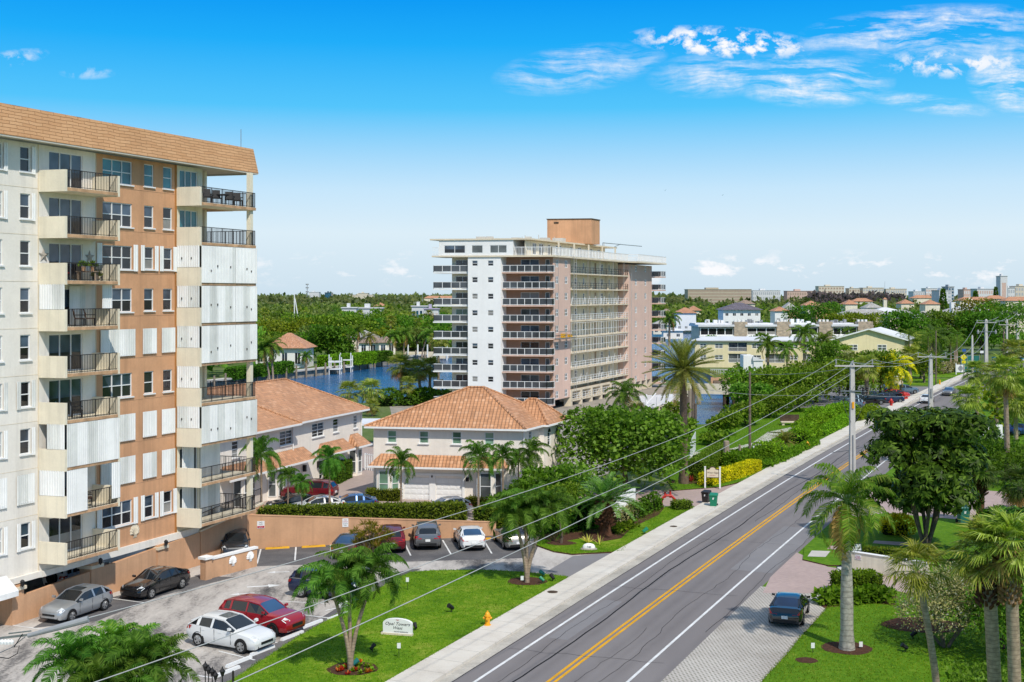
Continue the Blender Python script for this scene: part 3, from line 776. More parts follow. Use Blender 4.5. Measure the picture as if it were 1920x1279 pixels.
# roof: shingled mansard fascia + soffit + flat deck
mb=MB();ov=1.05
A=[fC(T_WH0,ov),fC(21.4,ov),fC(21.4,-15),fC(T_WH0,-15)];Bt=[fC(T_WH0,ov-.25),fC(21.15,ov-.25),fC(21.15,-15),fC(T_WH0,-15)]
for i in (0,1):
    p,q,r,s=A[i],A[i+1],Bt[i+1],Bt[i]
    mb.poly([(*p,26.55),(*q,26.55),(*r,28.25),(*s,28.25)])
mb.poly([(*p,28.25) for p in Bt])
rf=mb.build('roof',M['mansard'],condo)
mb=MB().poly([(*p,26.56) for p in reversed(A)])
for i in (0,1):mb.box(*((T_WH0,21.38,ov-.14,ov-.02) if i == 0 else (21.26,21.38,-15,ov-.14)),26.46,26.555,0,fC)
sub(mb,'soffit',M['soffit'],rf,condo)
mb=MB();c=fC(20.6,.2);mb.tube([(c[0],c[1],28.2),(c[0],c[1],29.6)],.025,5);sub(mb,'antenna',M['steel'],rf,condo)
# windows
for k in range(9):
    g=M['glass_teal'] if k == 8 else M['glass_dark']
    for a,b in win_white:window(condo,fC,a,b,zf(k)+1.0,head(k),glass=M['glass_dark'],sill=True)
    window(condo,fC,*DOOR,zf(k)+.22,zf(k)+2.36,cols=3,mid=False,name='sliding_door')
    window(condo,fC,*CDOOR,zf(k)+.22,zf(k)+2.36,cols=2 if k < 7 else 3,mid=False,name='sliding_door',glass=M['glass_teal'] if k >= 7 else M['glass_grey'])
    window(condo,fC,*TRI,zf(k)+.95,head(k),cols=3,glass=g,sill=True)
    for a,b in win_or:window(condo,fC,a,b,zf(k)+1.0,head(k),glass=g,sill=True)
# storm shutters, closed over some windows and folded beside others
def shut(name,*args,sides=()):
    mb=MB(); 
    for a in args:shutter(mb,fC,*a)
    return mb.build(name,[M['shutter_white'],M['shutter_old']],condo)
for k in range(9):
    if k in CL_TRI:
        shut('storm_shutter',(TRI[0]-.25,TRI[1]+.2,zf(k)+.85,head(k)+.1))
        for a,b in win_or:shut('storm_shutter',(a-.2,b+.2,zf(k)+.9,head(k)+.1))
    elif k in (6,0):
        for t0,t1 in ((TRI[0]-.55,TRI[0]-.1),(TRI[1]+.05,TRI[1]+.45)):shut('folded_shutter',(t0,t1,zf(k)+.85,head(k)+.1))
        for a,b in win_or:
            for t0,t1 in ((a-.38,a-.03),(b+.03,b+.38)):shut('folded_shutter',(t0,t1,zf(k)+.9,head(k)+.1))
    if k == 1:
        for a,b in win_white:shut('storm_shutter',(a-.3,b+.25,zf(k)+.85,head(k)+.1))
    elif k in (8,7,3,2,0):
        for a,b in win_white[1:]:shut('folded_shutter',(b+.03,b+.3,zf(k)+.9,head(k)+.05))
        if k in (3,0):
            for a,b in win_white[1:]:shut('folded_shutter',(a-.3,a-.03,zf(k)+.9,head(k)+.05))
# balconies, west stack and corner stack
def balcony(k,t0,t1,e1=1.75,wrap=False):
    z=zf(k);mb=MB()
    mb.box(t0,t1,.012,e1,z,z+.2,0,fC)
    mb.box(t0+.02,t1,e1,e1+.012,z+.012,z+.19,1,fC)
    if wrap:
        mb.box(T_END+.01,t1,-4.0,.012,z,z+.2,0,fC)
        mb.box(T_END+.012,t1-.02,-4.0,.012,z-.012,z,1,fC)
    b=mb.build('balcony',[M['cream_stucco'],M['slab_edge']],condo)
    for q in (t0,) if wrap else (t0,t1):p=MB();p.box(q-.08,q+.08,.014,e1+.02,z-.04,z+1.18,0,fC);sub(p,'parapet',M['cream_stucco'],b,condo)
    r=MB()
    if wrap:rail(r,fC,[(t0+.08,e1-.05),(t1-.05,e1-.05),(t1-.05,-3.9)],z+.2,z+1.2)
    else:rail(r,fC,[(t0+.08,e1-.05),(t1-.08,e1-.05)],z+.2,z+1.2)
    sub(r,'railing',M['rail_dark'],b,condo)
    return b
B1,C1={},{}
for k in range(9):
    B1[k]=balcony(k,2.05,6.30)
    C1[k]=balcony(k,13.95,20.0,wrap=True)
# posts at the open corner
for k in range(9):
    mb=MB();mb.box(19.6,19.9,1.3,1.6,zf(k)+.2,zf(k)+FL,0,fC);mb.box(17.9,18.15,-1.0,-.75,zf(k)+.2,zf(k)+FL,0,fC)
    mb.build('corner_post',M['cream_stucco'],condo)
def sh_part(build):
    mb=MB();build(mb);return mb.build('storm_shutter',[M['shutter_white'],M['shutter_old']],condo)
def side_sh(mb,k,t,e0=.05,e1=1.70):shutter_e(mb,fC,t,e0,e1,zf(k)+1.19,zf(k)+FL-.01)
for k in (5,2,1):
    sh_part(lambda mb:side_sh(mb,k,2.0,.55 if k == 2 else .05))
sh_part(lambda mb:shutter(mb,fC,2.1,6.3,zf(2)+.18,zf(2)+FL-.01,1.76))
sh_part(lambda mb:shutter(mb,fC,2.1,3.7,zf(1)+.18,zf(1)+FL-.01,1.76))
sh_part(lambda mb:shutter(mb,fC,5.7,6.4,zf(1)+.5,zf(1)+FL-.01,1.76))
sh_part(lambda mb:shutter(mb,fC,5.6,6.4,zf(5)+1.2,zf(5)+FL-.01,1.2))
sh_part(lambda mb:shutter(mb,fC,4.3,5.6,zf(5)+.25,zf(5)+FL-.1,.05))
sh_part(lambda mb:shutter(mb,fC,4.6,5.6,zf(1)+.25,zf(1)+FL-.1,.05))
for k in (6,5,4,3,2):
    sh_part(lambda mb:side_sh(mb,k,13.9))
for k in (6,5,4,2):
    sh_part(lambda mb:shutter(mb,fC,14.0,17.6,zf(k)+.18,zf(k)+FL-.02,1.78))
    sh_part(lambda mb:shutter(mb,fC,17.62,20.05,zf(k)+.18,zf(k)+FL-.02,1.80))
    sh_part(lambda mb:shutter_e(mb,fC,20.06,-4.0,1.8,zf(k)+.18,zf(k)+FL-.02))
for k in (1,0):
    sh_part(lambda mb:shutter(mb,fC,14.4,15.6,zf(k)+.22,zf(k)+FL-.1,.06))
    sh_part(lambda mb:shutter(mb,fC,16.3,18.4,zf(k)+.22,zf(k)+FL-.1,.06))
rl=random.Random(21)
for k in (6,5,4,3,2):
    for t_,e_ in ((14.9,1.86),(15.6,1.86),(17.0,1.86),(18.8,1.88),(19.3,1.88))[:5 if k != 3 else 0]:
        z=zf(k)+.9+rl.uniform(-.1,.5);MB().box(t_-.03,t_+.03,e_-.03,e_+.01,z,z+.14,0,fC).build('shutter_lock',M['rail_dark'],condo)
    for q in (.45,1.15):A=fC(13.84,q);z=zf(k)+1.7;MB().box(A[0]-.03,A[0]+.03,A[1]-.03,A[1]+.03,z,z+.14).build('shutter_lock',M['rail_dark'],condo)
# ornaments
def star(t,z,r=.42):
    mb=MB();pts=[]
    for i in range(10):
        a=pi/2+i*pi/5;q=r if i % 2 == 0 else r*.42
        p=fC(t+q*cos(a),.03);pts.append((p[0],p[1],z+q*sin(a)))
    c=fC(t,.12);k=(c[0],c[1],z)
    for i in range(10):mb.poly([pts[i],pts[(i+1) % 10],k])
    mb.build('starfish_ornament',M['concrete_old'],condo)
star(2.35,zf(6)+1.62);star(5.98,zf(6)+1.62)
def shell_mesh(f3,s=.42):
    """scallop shell: ribbed fan over a small hinge"""
    mb=MB();n=18;c=f3(0,-s*.55,.03)
    rim=[]
    for i in range(n+1):
        a=radians(-28)+radians(236)*i/n
        r=s*(1.0 if i % 2 else .90);rim.append(f3(r*cos(a),r*sin(a)+.05,.02)); 
    mid=[f3(.55*s*cos(radians(-28)+radians(236)*i/n),.55*s*sin(radians(-28)+radians(236)*i/n),.10 if i % 2 else .055) for i in range(n+1)]
    for i in range(n):
        mb.poly([rim[i],rim[i+1],mid[i+1],mid[i]]);mb.poly([mid[i],mid[i+1],c])
    mb.poly([f3(-s*.4,-s*.75,.03),f3(s*.4,-s*.75,.03),f3(s*.25,-s*.3,.09),f3(-s*.25,-s*.3,.09)])
    return mb
def shell_on_condo(t,z):
    def f3(a,b,c):p=fC(t+a,c);return (p[0],p[1],z+b)
    shell_mesh(f3,.46).build('shell_ornament',M['trim_cream'],condo)
shell_on_condo(9.9,zf(0)+.33)
# awning at the far left of the ground floor
mb=MB();A=fC(-3.2,.1);B=fC(-.45,.1);Cc=fC(-.45,.9);D=fC(-3.2,.9)
mb.poly([(*D,2.0),(*Cc,2.0),(*B,2.75),(*A,2.75)]);mb.poly([(*D,1.7),(*Cc,1.7),(*Cc,2.0),(*D,2.0)]);mb.poly([(*Cc,2.0),(*Cc,1.7),(*B,1.7),(*B,2.75)])
mb.build('awning',M['shutter_white'],condo)
# garage piers with lamps, dark back wall
for t in (.15,6.2,12.1):
    mb=MB();mb.box(t-.42,t+.42,-.5,.32,0,ZLOW-.35,0,fC);mb.box(t-.52,t+.52,-.6,.42,ZLOW-.62,ZLOW-.44,1,fC)
    pr=mb.build('pier',[M['wall_peach'],M['trim_cream']],condo)
    c=fC(t+.05,.55);mb=MB();mb.lathe([(.03,0),(.11,.05),(.13,.28),(.05,.36)],(c[0],c[1],ZLOW-.40),8);mb.box(c[0]-.03,c[0]+.03,c[1]-.03,c[1]+.03,ZLOW-.44,ZLOW-.40)
    sub(mb,'wall_lamp',M['black'],pr,condo)
mb=MB();mb.box(T_WH0,T_END,-13.9,-13.6,0,ZLOW-.07,0,fC)
for t in (-4,2,8,14):
    mb.box(t-.3,t+.3,-7.3,-6.7,0,ZLOW-.07,0,fC)
mb.build('garage_back_wall',M['concrete_old'],condo)
# half wall along the garage, stepping up with the ramp
gw=thing('garage_wall','low orange stucco wall closing the open garage under the apartment block','wall',(*fC(0,.2),0))
mb=MB()
def top(p,q):return 1.42+.047*q
segs=[(.55,5.75),(6.65,11.65),(12.55,16.0)]
for a,b in segs:
    A,B,C2,D=fC(a,.24),fC(b,.24),fC(b,.02),fC(a,.02)
    mb.hexa([(*A,0),(*B,0),(*C2,0),(*D,0),(*A,1.42+.047*a),(*B,1.42+.047*b),(*C2,1.42+.047*b),(*D,1.42+.047*a)])
gw_m=mb.build('wall_panel',M['wall_peach'],gw)
# retaining wall with iron fence past the corner
rw=thing('retaining_wall','tall peach retaining wall with black iron railing beside the apartment corner','wall',(*fC(16,.2),0))
mb=MB();A,B,C2,D=fC(16.02,.30),fC(23.2,.30),fC(23.2,-.05),fC(16.02,-.05)
mb.hexa([(*A,0),(*B,0),(*C2,0),(*D,0),(*A,2.2),(*B,2.95),(*C2,2.95),(*D,2.2)],0)
mb.hexa([(*A,2.203),(*B,2.953),(*C2,2.953),(*D,2.203),(*A,2.32),(*B,3.07),(*C2,3.07),(*D,2.32)],1)
mb.build('wall_panel',[M['wall_peach'],M['trim_cream']],rw)
mb=MB();n=50
P0,P1=Vector((*fC(16.1,.12),2.33)),Vector((*fC(23.1,.12),3.06));up=Vector((0,0,1))
for i in range(n+1):
    c=P0.lerp(P1,i/n);mb.bar(c,c+up*1.05,.04 if i % 10 == 0 else .022)
mb.bar(P0+up*1.03,P1+up*1.03,.04);mb.bar(P0+up*.12,P1+up*.12,.03)
mb.build('railing',M['rail_dark'],rw)
# low garden wall with shell reliefs
A,B=Vector(at(384,1088)),Vector(at(482,1062))
lw=thing('garden_wall','low peach wall with white coping and two scallop shell reliefs','wall',A)
t=(B-A).normalized();s=Vector((t.y,-t.x,0));fl=frame((A.x,A.y),t,s);L=(B-A).length
mb=MB();mb.box(.5,L,-.25,0,0,1.18,0,fl);mb.box(.45,L+.05,-.31,.06,1.183,1.32,1,fl);mb.box(-.05,.5,-.35,.12,0,1.3,0,fl);mb.box(-.15,.58,-.45,.22,1.303,1.46,1,fl)
mb.build('wall_panel',[M['wall_peach'],M['bright_white']],lw)
for a in (L*.52,L*.86):
    shell_mesh(lambda p,q,r:(*fl(a+p,r),.72+q),.36).build('shell_ornament',M['bright_white'],lw)
# ---- the tower by the canal
TO=(5.8,190.0);eT=(-.985,.17)
fT=frame(TO,eT,dW)
tower=thing('condominium_tower','tall white and pink condominium tower under repair, with glass railed balconies by the canal','building',(TO[0],TO[1],0))
TF=2.58
def tz(k):return .71+TF*k
fTf=lambda a,b:fT(a,-b)                       # facing the camera: b outwards
fTs=lambda a,b:fT(-b,a)                       # long street side: a along, b outwards
# white end wall with small windows
ops=[]
wc=[(8.55,9.45),(11.05,11.95)]
for k in range(9):
    for a,b in wc:ops.append((a,b,tz(k)+1.15,tz(k)+2.0))
mb=wall_open(MB(),fTf,7.4,12.6,0,23.9,ops,e=.7,depth=.15)
for a in (7.4,12.6):
    A,B=fTf(a,.7),fTf(a,-1.5);mb.poly([(*A,0),(*B,0),(*B,23.9),(*A,23.9)])
mb.build('white_wall',M['bright_white'],tower)
for k in range(9):
    for a,b in wc:window(tower,fTf,a,b,tz(k)+1.15,tz(k)+2.0,e=.6,mid=True,fmat=M['white_paint'])
# recessed walls behind the balconies
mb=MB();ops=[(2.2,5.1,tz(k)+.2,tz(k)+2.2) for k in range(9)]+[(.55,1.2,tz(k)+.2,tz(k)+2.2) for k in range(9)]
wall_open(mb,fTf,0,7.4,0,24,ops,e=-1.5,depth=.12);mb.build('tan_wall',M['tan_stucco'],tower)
mb=MB();ops=[(13.2,15.4,tz(k)+.2,tz(k)+2.15) for k in range(9)]
wall_open(mb,fTf,12.6,16.0,0,24,ops,e=-1.2,depth=.12)
mb.build('cream_wall',M['cream_stucco'],tower);mb=MB();A,B=fTf(16.0,-1.2),fTf(16.0,-50);mb.poly([(*A,0),(*B,0),(*B,24),(*A,24)]);mb.build('cream_wall',M['cream_stucco'],tower)
for k in range(9):
    window(tower,fTf,2.2,5.1,tz(k)+.2,tz(k)+2.2,e=-1.58,cols=2,mid=False,name='sliding_door',glass=M['glass_grey'] if k % 4 == 1 else M['glass_dark'])
    window(tower,fTf,.55,1.2,tz(k)+.2,tz(k)+2.2,e=-1.58,mid=False,name='glass_door',glass=M['glass_grey'])
    window(tower,fTf,13.2,15.4,tz(k)+.2,tz(k)+2.15,e=-1.28,cols=2,mid=False,name='sliding_door',glass=M['glass_green'] if k == 5 else M['glass_dark'])
def glass_rail(b,pts,z,h=1.05,seg=1.25):
    f=MB();g=MB();up=Vector((0,0,1))
    for p,q in zip(pts,pts[1:]):
        A,B=Vector((*fT(*p),z)),Vector((*fT(*q),z));L=(B-A).length;n=max(1,round(L/seg))
        f.bar(A+up*h,B+up*h,.09,.07);f.bar(A+up*.1,B+up*.1,.08,.07)
        for i in range(n+1):c=A.lerp(B,i/n);f.box(c.x-.045,c.x+.045,c.y-.045,c.y+.045,z,z+h)
        g.poly([A+up*.12,B+up*.12,B+up*(h-.04),A+up*(h-.04)])
    sub(f,'railing',M['white_paint'],b,tower);sub(g,'glass_panel',M['glass_rail'],b,tower)
for k in range(9):
    mb=MB();pts=[fT(.25,-.25),fT(7.38,-.25),fT(7.38,1.49),fT(-.35,1.49),fT(-.35,.5)]
    mb.prism(pts,tz(k),tz(k)+.2,0,True);b=mb.build('balcony',M['pink_stucco'],tower)
    glass_rail(b,[(7.3,-.18),(.35,-.18),(-.28,.5),(-.28,1.4)],tz(k)+.2)
    mb=MB();pts=[fT(12.62,-.25),fT(18.4,-.25),fT(18.4,3.2),fT(16.02,3.2),fT(16.02,1.19),fT(12.62,1.19)]
    mb.prism(pts,tz(k),tz(k)+.2,0,True);b=mb.build('balcony',M['bright_white'],tower)
    glass_rail(b,[(12.7,-.18),(18.32,-.18),(18.32,3.1)],tz(k)+.2)
# street side: pink bay, open galleries, pink bay, end balconies
ops=[(a,a+1.25,tz(k)+1.0,tz(k)+2.15) for k in range(9) for a in (2.6,6.6)]
mb=wall_open(MB(),fTs,1.5,9.2,1.5,24,ops,e=0,depth=.12)
A,B=fTs(9.2,0),fTs(9.2,-1.8);mb.poly([(*A,1.5),(*B,1.5),(*B,24),(*A,24)])
ops2=[(a,a+1.2,tz(k)+1.0,tz(k)+2.15) for k in range(9) for a in (42.3,48.3)]
mb.build('pink_wall',M['pink_stucco'],tower);mb=MB();wall_open(mb,fTs,38.7,53,2.2,23.6,ops2,e=.25,depth=.12)
A,B=fTs(38.7,.25),fTs(38.7,-1.8);mb.poly([(*A,0),(*B,0),(*B,23.6),(*A,23.6)]);A,B=fTs(53,.25),fTs(53,-14);mb.poly([(*A,0),(*B,0),(*B,23.6),(*A,23.6)])
mb.build('pink_wall',M['pink_stucco'],tower)
for o in ops+ops2:window(tower,fTs,*o,e=-.08 if o[0] < 20 else .17,cols=2,mid=True,w=.09)
ops3=[]
for k in range(9):
    for a,w_ in ((10.8,1.3),(16.2,1.2),(20.2,.7),(29.3,1.2),(33.4,.8)):ops3.append((a,a+w_,tz(k)+.95,tz(k)+2.1))
dr=[(a,a+.95,tz(k)+.2,tz(k)+2.2) for k in range(9) for a in (14.0,26.0)]
mb=wall_open(MB(),fTs,9.2,38.7,2.6,24,ops3+dr,e=-1.8,depth=.1)
for a in (12.9,22.5,31.5,36.4):mb.box(a,a+.3,-1.79,-1.2,2.6,24,0,fTs)
mb.build('gallery_wall',M['cream_stucco'],tower)
gm=MB();gf=MB()
for i,o in enumerate(ops3):
    if i % 5 in (0,1,3):window(tower,fTs,*o,e=-1.86,cols=2,mid=True,w=.09)
    else:window(tower,fTs,*o,e=-1.86,mid=False,w=.09,name='small_window',glass=M['glass_blue'])
for o in dr:MB().box(o[0],o[1],-1.92,-1.86,o[2],o[3],0,fTs).build('door',plain('door_brown',(.34,.24,.15),.6,.1,2) if 'door_brown' not in bpy.data.materials else bpy.data.materials['door_brown'],tower)
for k in range(9):
    mb=MB();mb.box(9.22,38.68,-1.79,.15,tz(k),tz(k)+.2,0,fTs);b=mb.build('gallery',M['trim_cream'],tower)
    r=MB();z=tz(k)+.2;dark=k in (7,8)
    hh=1.05 if k not in (3,4) else 2.25
    A,B=Vector((*fTs(9.3,.08),z)),Vector((*fTs(38.6,.08),z));up=Vector((0,0,1))
    for h in ((.25,.6,1.0) if hh < 2 else (1.0,2.2)):r.bar(A+up*h,B+up*h,.06)
    n=22
    for i in range(n+1):c=A.lerp(B,i/n);r.bar(c,c+up*hh,.07 if i % 2 else .05)
    if k in (2,6,1):
        rr_=random.Random(k)
        for i in range(9):
            c=A.lerp(B,rr_.random());r.bar(c,c+Vector((.3,.6,0))+up*rr_.uniform(.8,1.6),.05)
    sub(r,'railing',M['rail_dark'] if dark else M['white_paint'],b,tower)
# scaffold guide ropes and a swing stage in front of the pink bay
mb=MB()
for a,e in ((8.6,.8),(10.2,.6),(16,.5),(22,.5),(29,.5),(35,.5),(38.9,.7)):
    A=fTs(a,e);mb.tube([(A[0],A[1],1.0),(A[0],A[1],24.2)],.035,5)
mb.build('scaffold_rope',M['wire'],tower)
st=thing('work_platform','suspended steel work platform hanging on the pink bay of the tower','work platform',(*fTs(4,.8),tz(4)+.1))
mb=MB();z=tz(4)+.1
mb.box(1.2,8.6,.4,1.2,z,z+.12,0,fTs)
for a in (1.3,3.7,6.1,8.5):
    for e in (.45,1.15):A=fTs(a,e);mb.bar((A[0],A[1],z),(A[0],A[1],z+1.1),.05)
for e in (.45,1.15):
    for h in (.55,1.1):mb.bar((*fTs(1.3,e),z+h),(*fTs(8.5,e),z+h),.05)
mb.build('platform_deck',M['steel'],st)
mb=MB()
for a in (1.6,8.2):A=fTs(a,.8);mb.tube([(A[0],A[1],z+1.1),(A[0],A[1],24.6)],.02,4)
mb.build('hoist_cable',M['steel'],st)
mb=MB();mb.box(3.4,4.2,.5,1.1,z+.125,z+.75,0,fTs);mb.box(6.4,7.0,.5,1.1,z+.125,z+.6,0,fTs);mb.build('paint_tub',M['yellow_paint'],st)
# far end balconies
for k in range(9):
    mb=MB();mb.box(53.02,56,-9,2.1,tz(k),tz(k)+.2,0,fTs);b=mb.build('balcony',M['pink_stucco'],tower)
    glass_rail(b,[(-2.0,53.1),(-2.0,55.9),(9,55.9)],tz(k)+.2)
A,B=fTs(55.9,-2),fTs(55.9,-14)
# ground floor: columns and arches
mb=MB()
for a in (9.3,14,19,24,29,34,38.4):mb.box(a-.35,a+.35,-1.0,.15,0,2.6,0,fTs)
mb.box(9.2,38.7,-1.8,.1,2.3,2.62,0,fTs)
for a in (39.0,42.5,46,49.5,52.6):mb.box(a-.4,a+.4,-.8,.26,0,2.2,0,fTs)
mb.box(9.2,53,-12,-11.5,0,2.6,1,fTs)
mb.build('ground_floor_column',[M['trim_cream'],M['concrete_old']],tower)
# top slab, penthouse and roof
mb=MB();pts=[fT(-.6,-.5),fT(7.3,-.9),fT(18.3,-.9),fT(18.3,4),fT(16,4),fT(16,55.5),fT(-2.4,55.5),fT(-2.4,37.5),fT(-.6,37.5)]
mb.prism(pts,23.9,24.15,0,True);mb.build('top_slab',M['trim_cream'],tower)
ops=[(6.4,9.1,24.5,25.75),(10.2,12.0,24.5,25.75),(13.0,16.4,24.5,25.75)]
mb=wall_open(MB(),fTf,5.4,17.2,24.16,26.7,ops,e=.75,depth=.1)
for a in (5.4,17.2):
    A,B=fTf(a,.75),fTf(a,-6);mb.poly([(*A,24.16),(*B,24.16),(*B,26.7),(*A,26.7)])
mb.build('penthouse_front',M['bright_white'],tower)
for o,c in zip(ops,(2,1,2)):window(tower,fTf,*o,e=.67,cols=c,mid=False,w=.08,glass=M['glass_grey'] if c == 1 or o[0] < 7 else M['glass_dark'])
mb=MB();ops=[(a,a+w_,24.3,26.2) for a,w_ in ((2.5,1.6),(5.2,2.0),(9,1.1),(12.5,2.6),(19,1.2),(23,1.6),(28,2.4),(33,1.4))]
wall_open(mb,fTs,-.7,37,24.16,26.5,ops,e=-3.6,depth=.1);mb.build('penthouse_wall',M['cream_stucco'],tower)
for o in ops:window(tower,fTs,*o,e=-3.7,cols=2,mid=False,w=.09,name='terrace_door')
mb=MB();pts=[fT(2.6,-.95),fT(18.6,-.95),fT(18.6,5),fT(15,5),fT(15,39),fT(2.0,39)]
mb.prism(pts,26.55,26.78,0,True);mb.build('roof',[M['trim_cream']],tower)
mb=MB();up=Vector((0,0,1))
for p,q in (((-.5,-.4),(-.5,37.4)),((-.5,37.4),(-2.3,37.5)),((-2.3,37.5),(-2.3,55.4)),((-.5,-.4),(5.3,-.7)),((17.3,-.8),(18.2,-.8)),((-2.3,55.4),(14,55.4))):
    A,B=Vector((*fT(*p),24.16)),Vector((*fT(*q),24.16));L=(B-A).length;n=max(1,int(L/.22))
    mb.bar(A+up*1.25,B+up*1.25,.09);mb.bar(A+up*.15,B+up*.15,.06)
    for i in range(n+1):c=A.lerp(B,i/n);mb.bar(c,c+up*1.25,.05 if i % 7 else .10)
mb.build('terrace_railing',M['white_paint'],tower)
mb=MB()
for a in (6,13,20,27,34):mb.box(a,a+.22,-.9,-.68,24.16,26.54,0,fTs)
mb.build('terrace_post',M['trim_cream'],tower)
c0=xat(1026,212),212;fE=frame(c0,(.985,-.17),dW)
mb=MB();mb.box(0,7.7,0,4.2,26.79,31.0,0,fE);mb.box(-.1,7.8,-.1,4.3,31.003,31.15,1,fE);mb.box(1.2,2.0,-.06,-.003,30.3,30.6,1,fE)
mb.build('lift_housing',[M['peach_stucco'],M['bark_dark']],tower)
mb=MB();r5=random.Random(5)
for i in range(26):
    a,b=r5.uniform(4,14),r5.uniform(1,36);s_=r5.uniform(.4,1.1)
    mb.box(a,a+s_*1.6,b,b+s_*1.5,26.79,26.79+s_*.75,0,fT)
for i in range(9):
    a,b=r5.uniform(3,14),r5.uniform(0,38);A=fT(a,b);mb.tube([(A[0],A[1],26.79),(A[0],A[1],27.6)],.06,5)
mb.build('rooftop_unit',M['concrete'],tower)
mb=MB();A,B=Vector((*fT(3,34),27.4)),Vector((*fT(-1,44),27.1));mb.bar(A,B,.12);mb.bar(Vector((*fT(3,34),26.79)),A,.12);mb.bar(Vector((*fT(2.2,38),26.8)),Vector((*fT(1.2,38.5),27.35)),.1);mb.build('davit_arm',M['steel'],tower)
# ==== houses, walls, far buildings
def hip(mb,fr,a0,a1,b0,b1,z0,z1,ridge=None,m=0,r0=None):
    """hip roof over a rectangle; ridge = ((a,b),(a,b))"""
    if ridge is None:
        w,d=a1-a0,b1-b0;q=min(w,d)/2
        ridge=((a0+q,(b0+b1)/2),(a1-q,(b0+b1)/2)) if w >= d else (((a0+a1)/2,b0+q),((a0+a1)/2,b1-q))
    P=[(*fr(a0,b0),z0),(*fr(a1,b0),z0),(*fr(a1,b1),z0),(*fr(a0,b1),z0)]
    R=[(*fr(*ridge[0]),z1),(*fr(*ridge[1]),z1)]
    alongA=abs(ridge[0][0]-ridge[1][0]) >= abs(ridge[0][1]-ridge[1][1])
    if alongA:
        F4=([P[0],P[1],R[1],R[0]],[P[1],P[2],R[1]],[P[2],P[3],R[0],R[1]],[P[3],P[0],R[0]])
    else:
        F4=([P[0],P[1],R[0]],[P[1],P[2],R[1],R[0]],[P[2],P[3],R[1]],[P[3],P[0],R[0],R[1]])
    for f in F4:mb.poly(f,m)
    return mb
def ridge_caps(mb,fr,a0,a1,b0,b1,z0,z1,ridge,r=.11,m=0):
    for c,k in (((a0,b0),0),((a0,b1),0 if abs(ridge[0][0]-ridge[1][0]) >= abs(ridge[0][1]-ridge[1][1]) else 1),((a1,b1),1),((a1,b0),1 if abs(ridge[0][0]-ridge[1][0]) >= abs(ridge[0][1]-ridge[1][1]) else 0)):
        mb.tube([(*fr(*c),z0+.03),(*fr(*ridge[k]),z1+.03)],r,6,m)
    mb.tube([(*fr(*ridge[0]),z1+.03),(*fr(*ridge[1]),z1+.03)],r,6,m)
def body(fr,a0,a1,b0,b1,z0,z1,opens_front=(),opens_right=(),mat=None,parent=None,name='wall'):
    """four walls; the front (b=b0) and the right side (a=a1) may have openings"""
    mb=MB();ff=lambda t,e:fr(t,b0-e);fs=lambda t,e:fr(a1+e,t)
    wall_open(mb,ff,a0,a1,z0,z1,opens_front,0,.14);wall_open(mb,fs,b0,b1,z0,z1,opens_right,0,.14)
    for p,q in (((a1,b1),(a0,b1)),((a0,b1),(a0,b0))):
        A,B=fr(*p),fr(*q);mb.poly([(*A,z0),(*B,z0),(*B,z1),(*A,z1)])
    return mb.build(name,mat,parent),ff,fs
# ---- centre townhouse
H1=(-12.25,108.5);fH=frame(H1,(.985,-.17),dW)
t1=thing('townhouse','white two storey townhouse with hipped orange tile roof and twin white garage doors','house',(*H1,0))
up4=[(a,a+.85,4.95,6.05) for a in (1.25,4.15,7.1,10.0)]
lo4=[(2.75,5.1,0,1.95),(5.65,8.05,0,1.95)]
sd4=[(1.6,2.3,4.75,6.0)]
_,ff,fs=body(fH,0,13.3,0,8,0,6.36,up4+lo4,sd4,M['house_white'],t1)
for o in up4:window(t1,ff,*o,e=-.08,mid=True,glass=M['glass_green'],w=.07,sill=True)
for o in sd4:window(t1,fs,*o,e=-.08,mid=True,w=.07,rows=4)
for o in lo4:
    mb=MB();n=4
    for i in range(n):
        z0=o[3]*i/n;mb.box(o[0],o[1],-.10,-.06,z0,o[3]*(i+1)/n-.02,0,ff)
        for j in range(4):
            a=o[0]+(o[1]-o[0])*j/4;mb.box(a+.08,a+(o[1]-o[0])/4-.08,-.06,-.04,z0+.09,o[3]*(i+1)/n-.12,0,ff)
    mb.build('garage_door',M['bright_white'],t1)
mb=MB();mb.box(2.55,2.75,0,.07,0,2.15,0,ff);mb.box(5.1,5.65,0,.07,0,2.15,0,ff);mb.box(8.05,8.25,0,.07,0,2.15,0,ff);mb.box(2.55,8.25,0,.075,2.15,2.35,0,ff)
mb.build('garage_surround',M['bright_white'],t1)
for a in (5.37,8.55):
    mb=MB();mb.box(a-.10,a+.10,.09,.3,1.75,2.1,0,ff) if a > 6 else mb.lathe([(.05,0),(.07,.12),(.02,.2)],(*ff(a,.14),2.0),6);mb.build('wall_lamp',M['black'],t1)
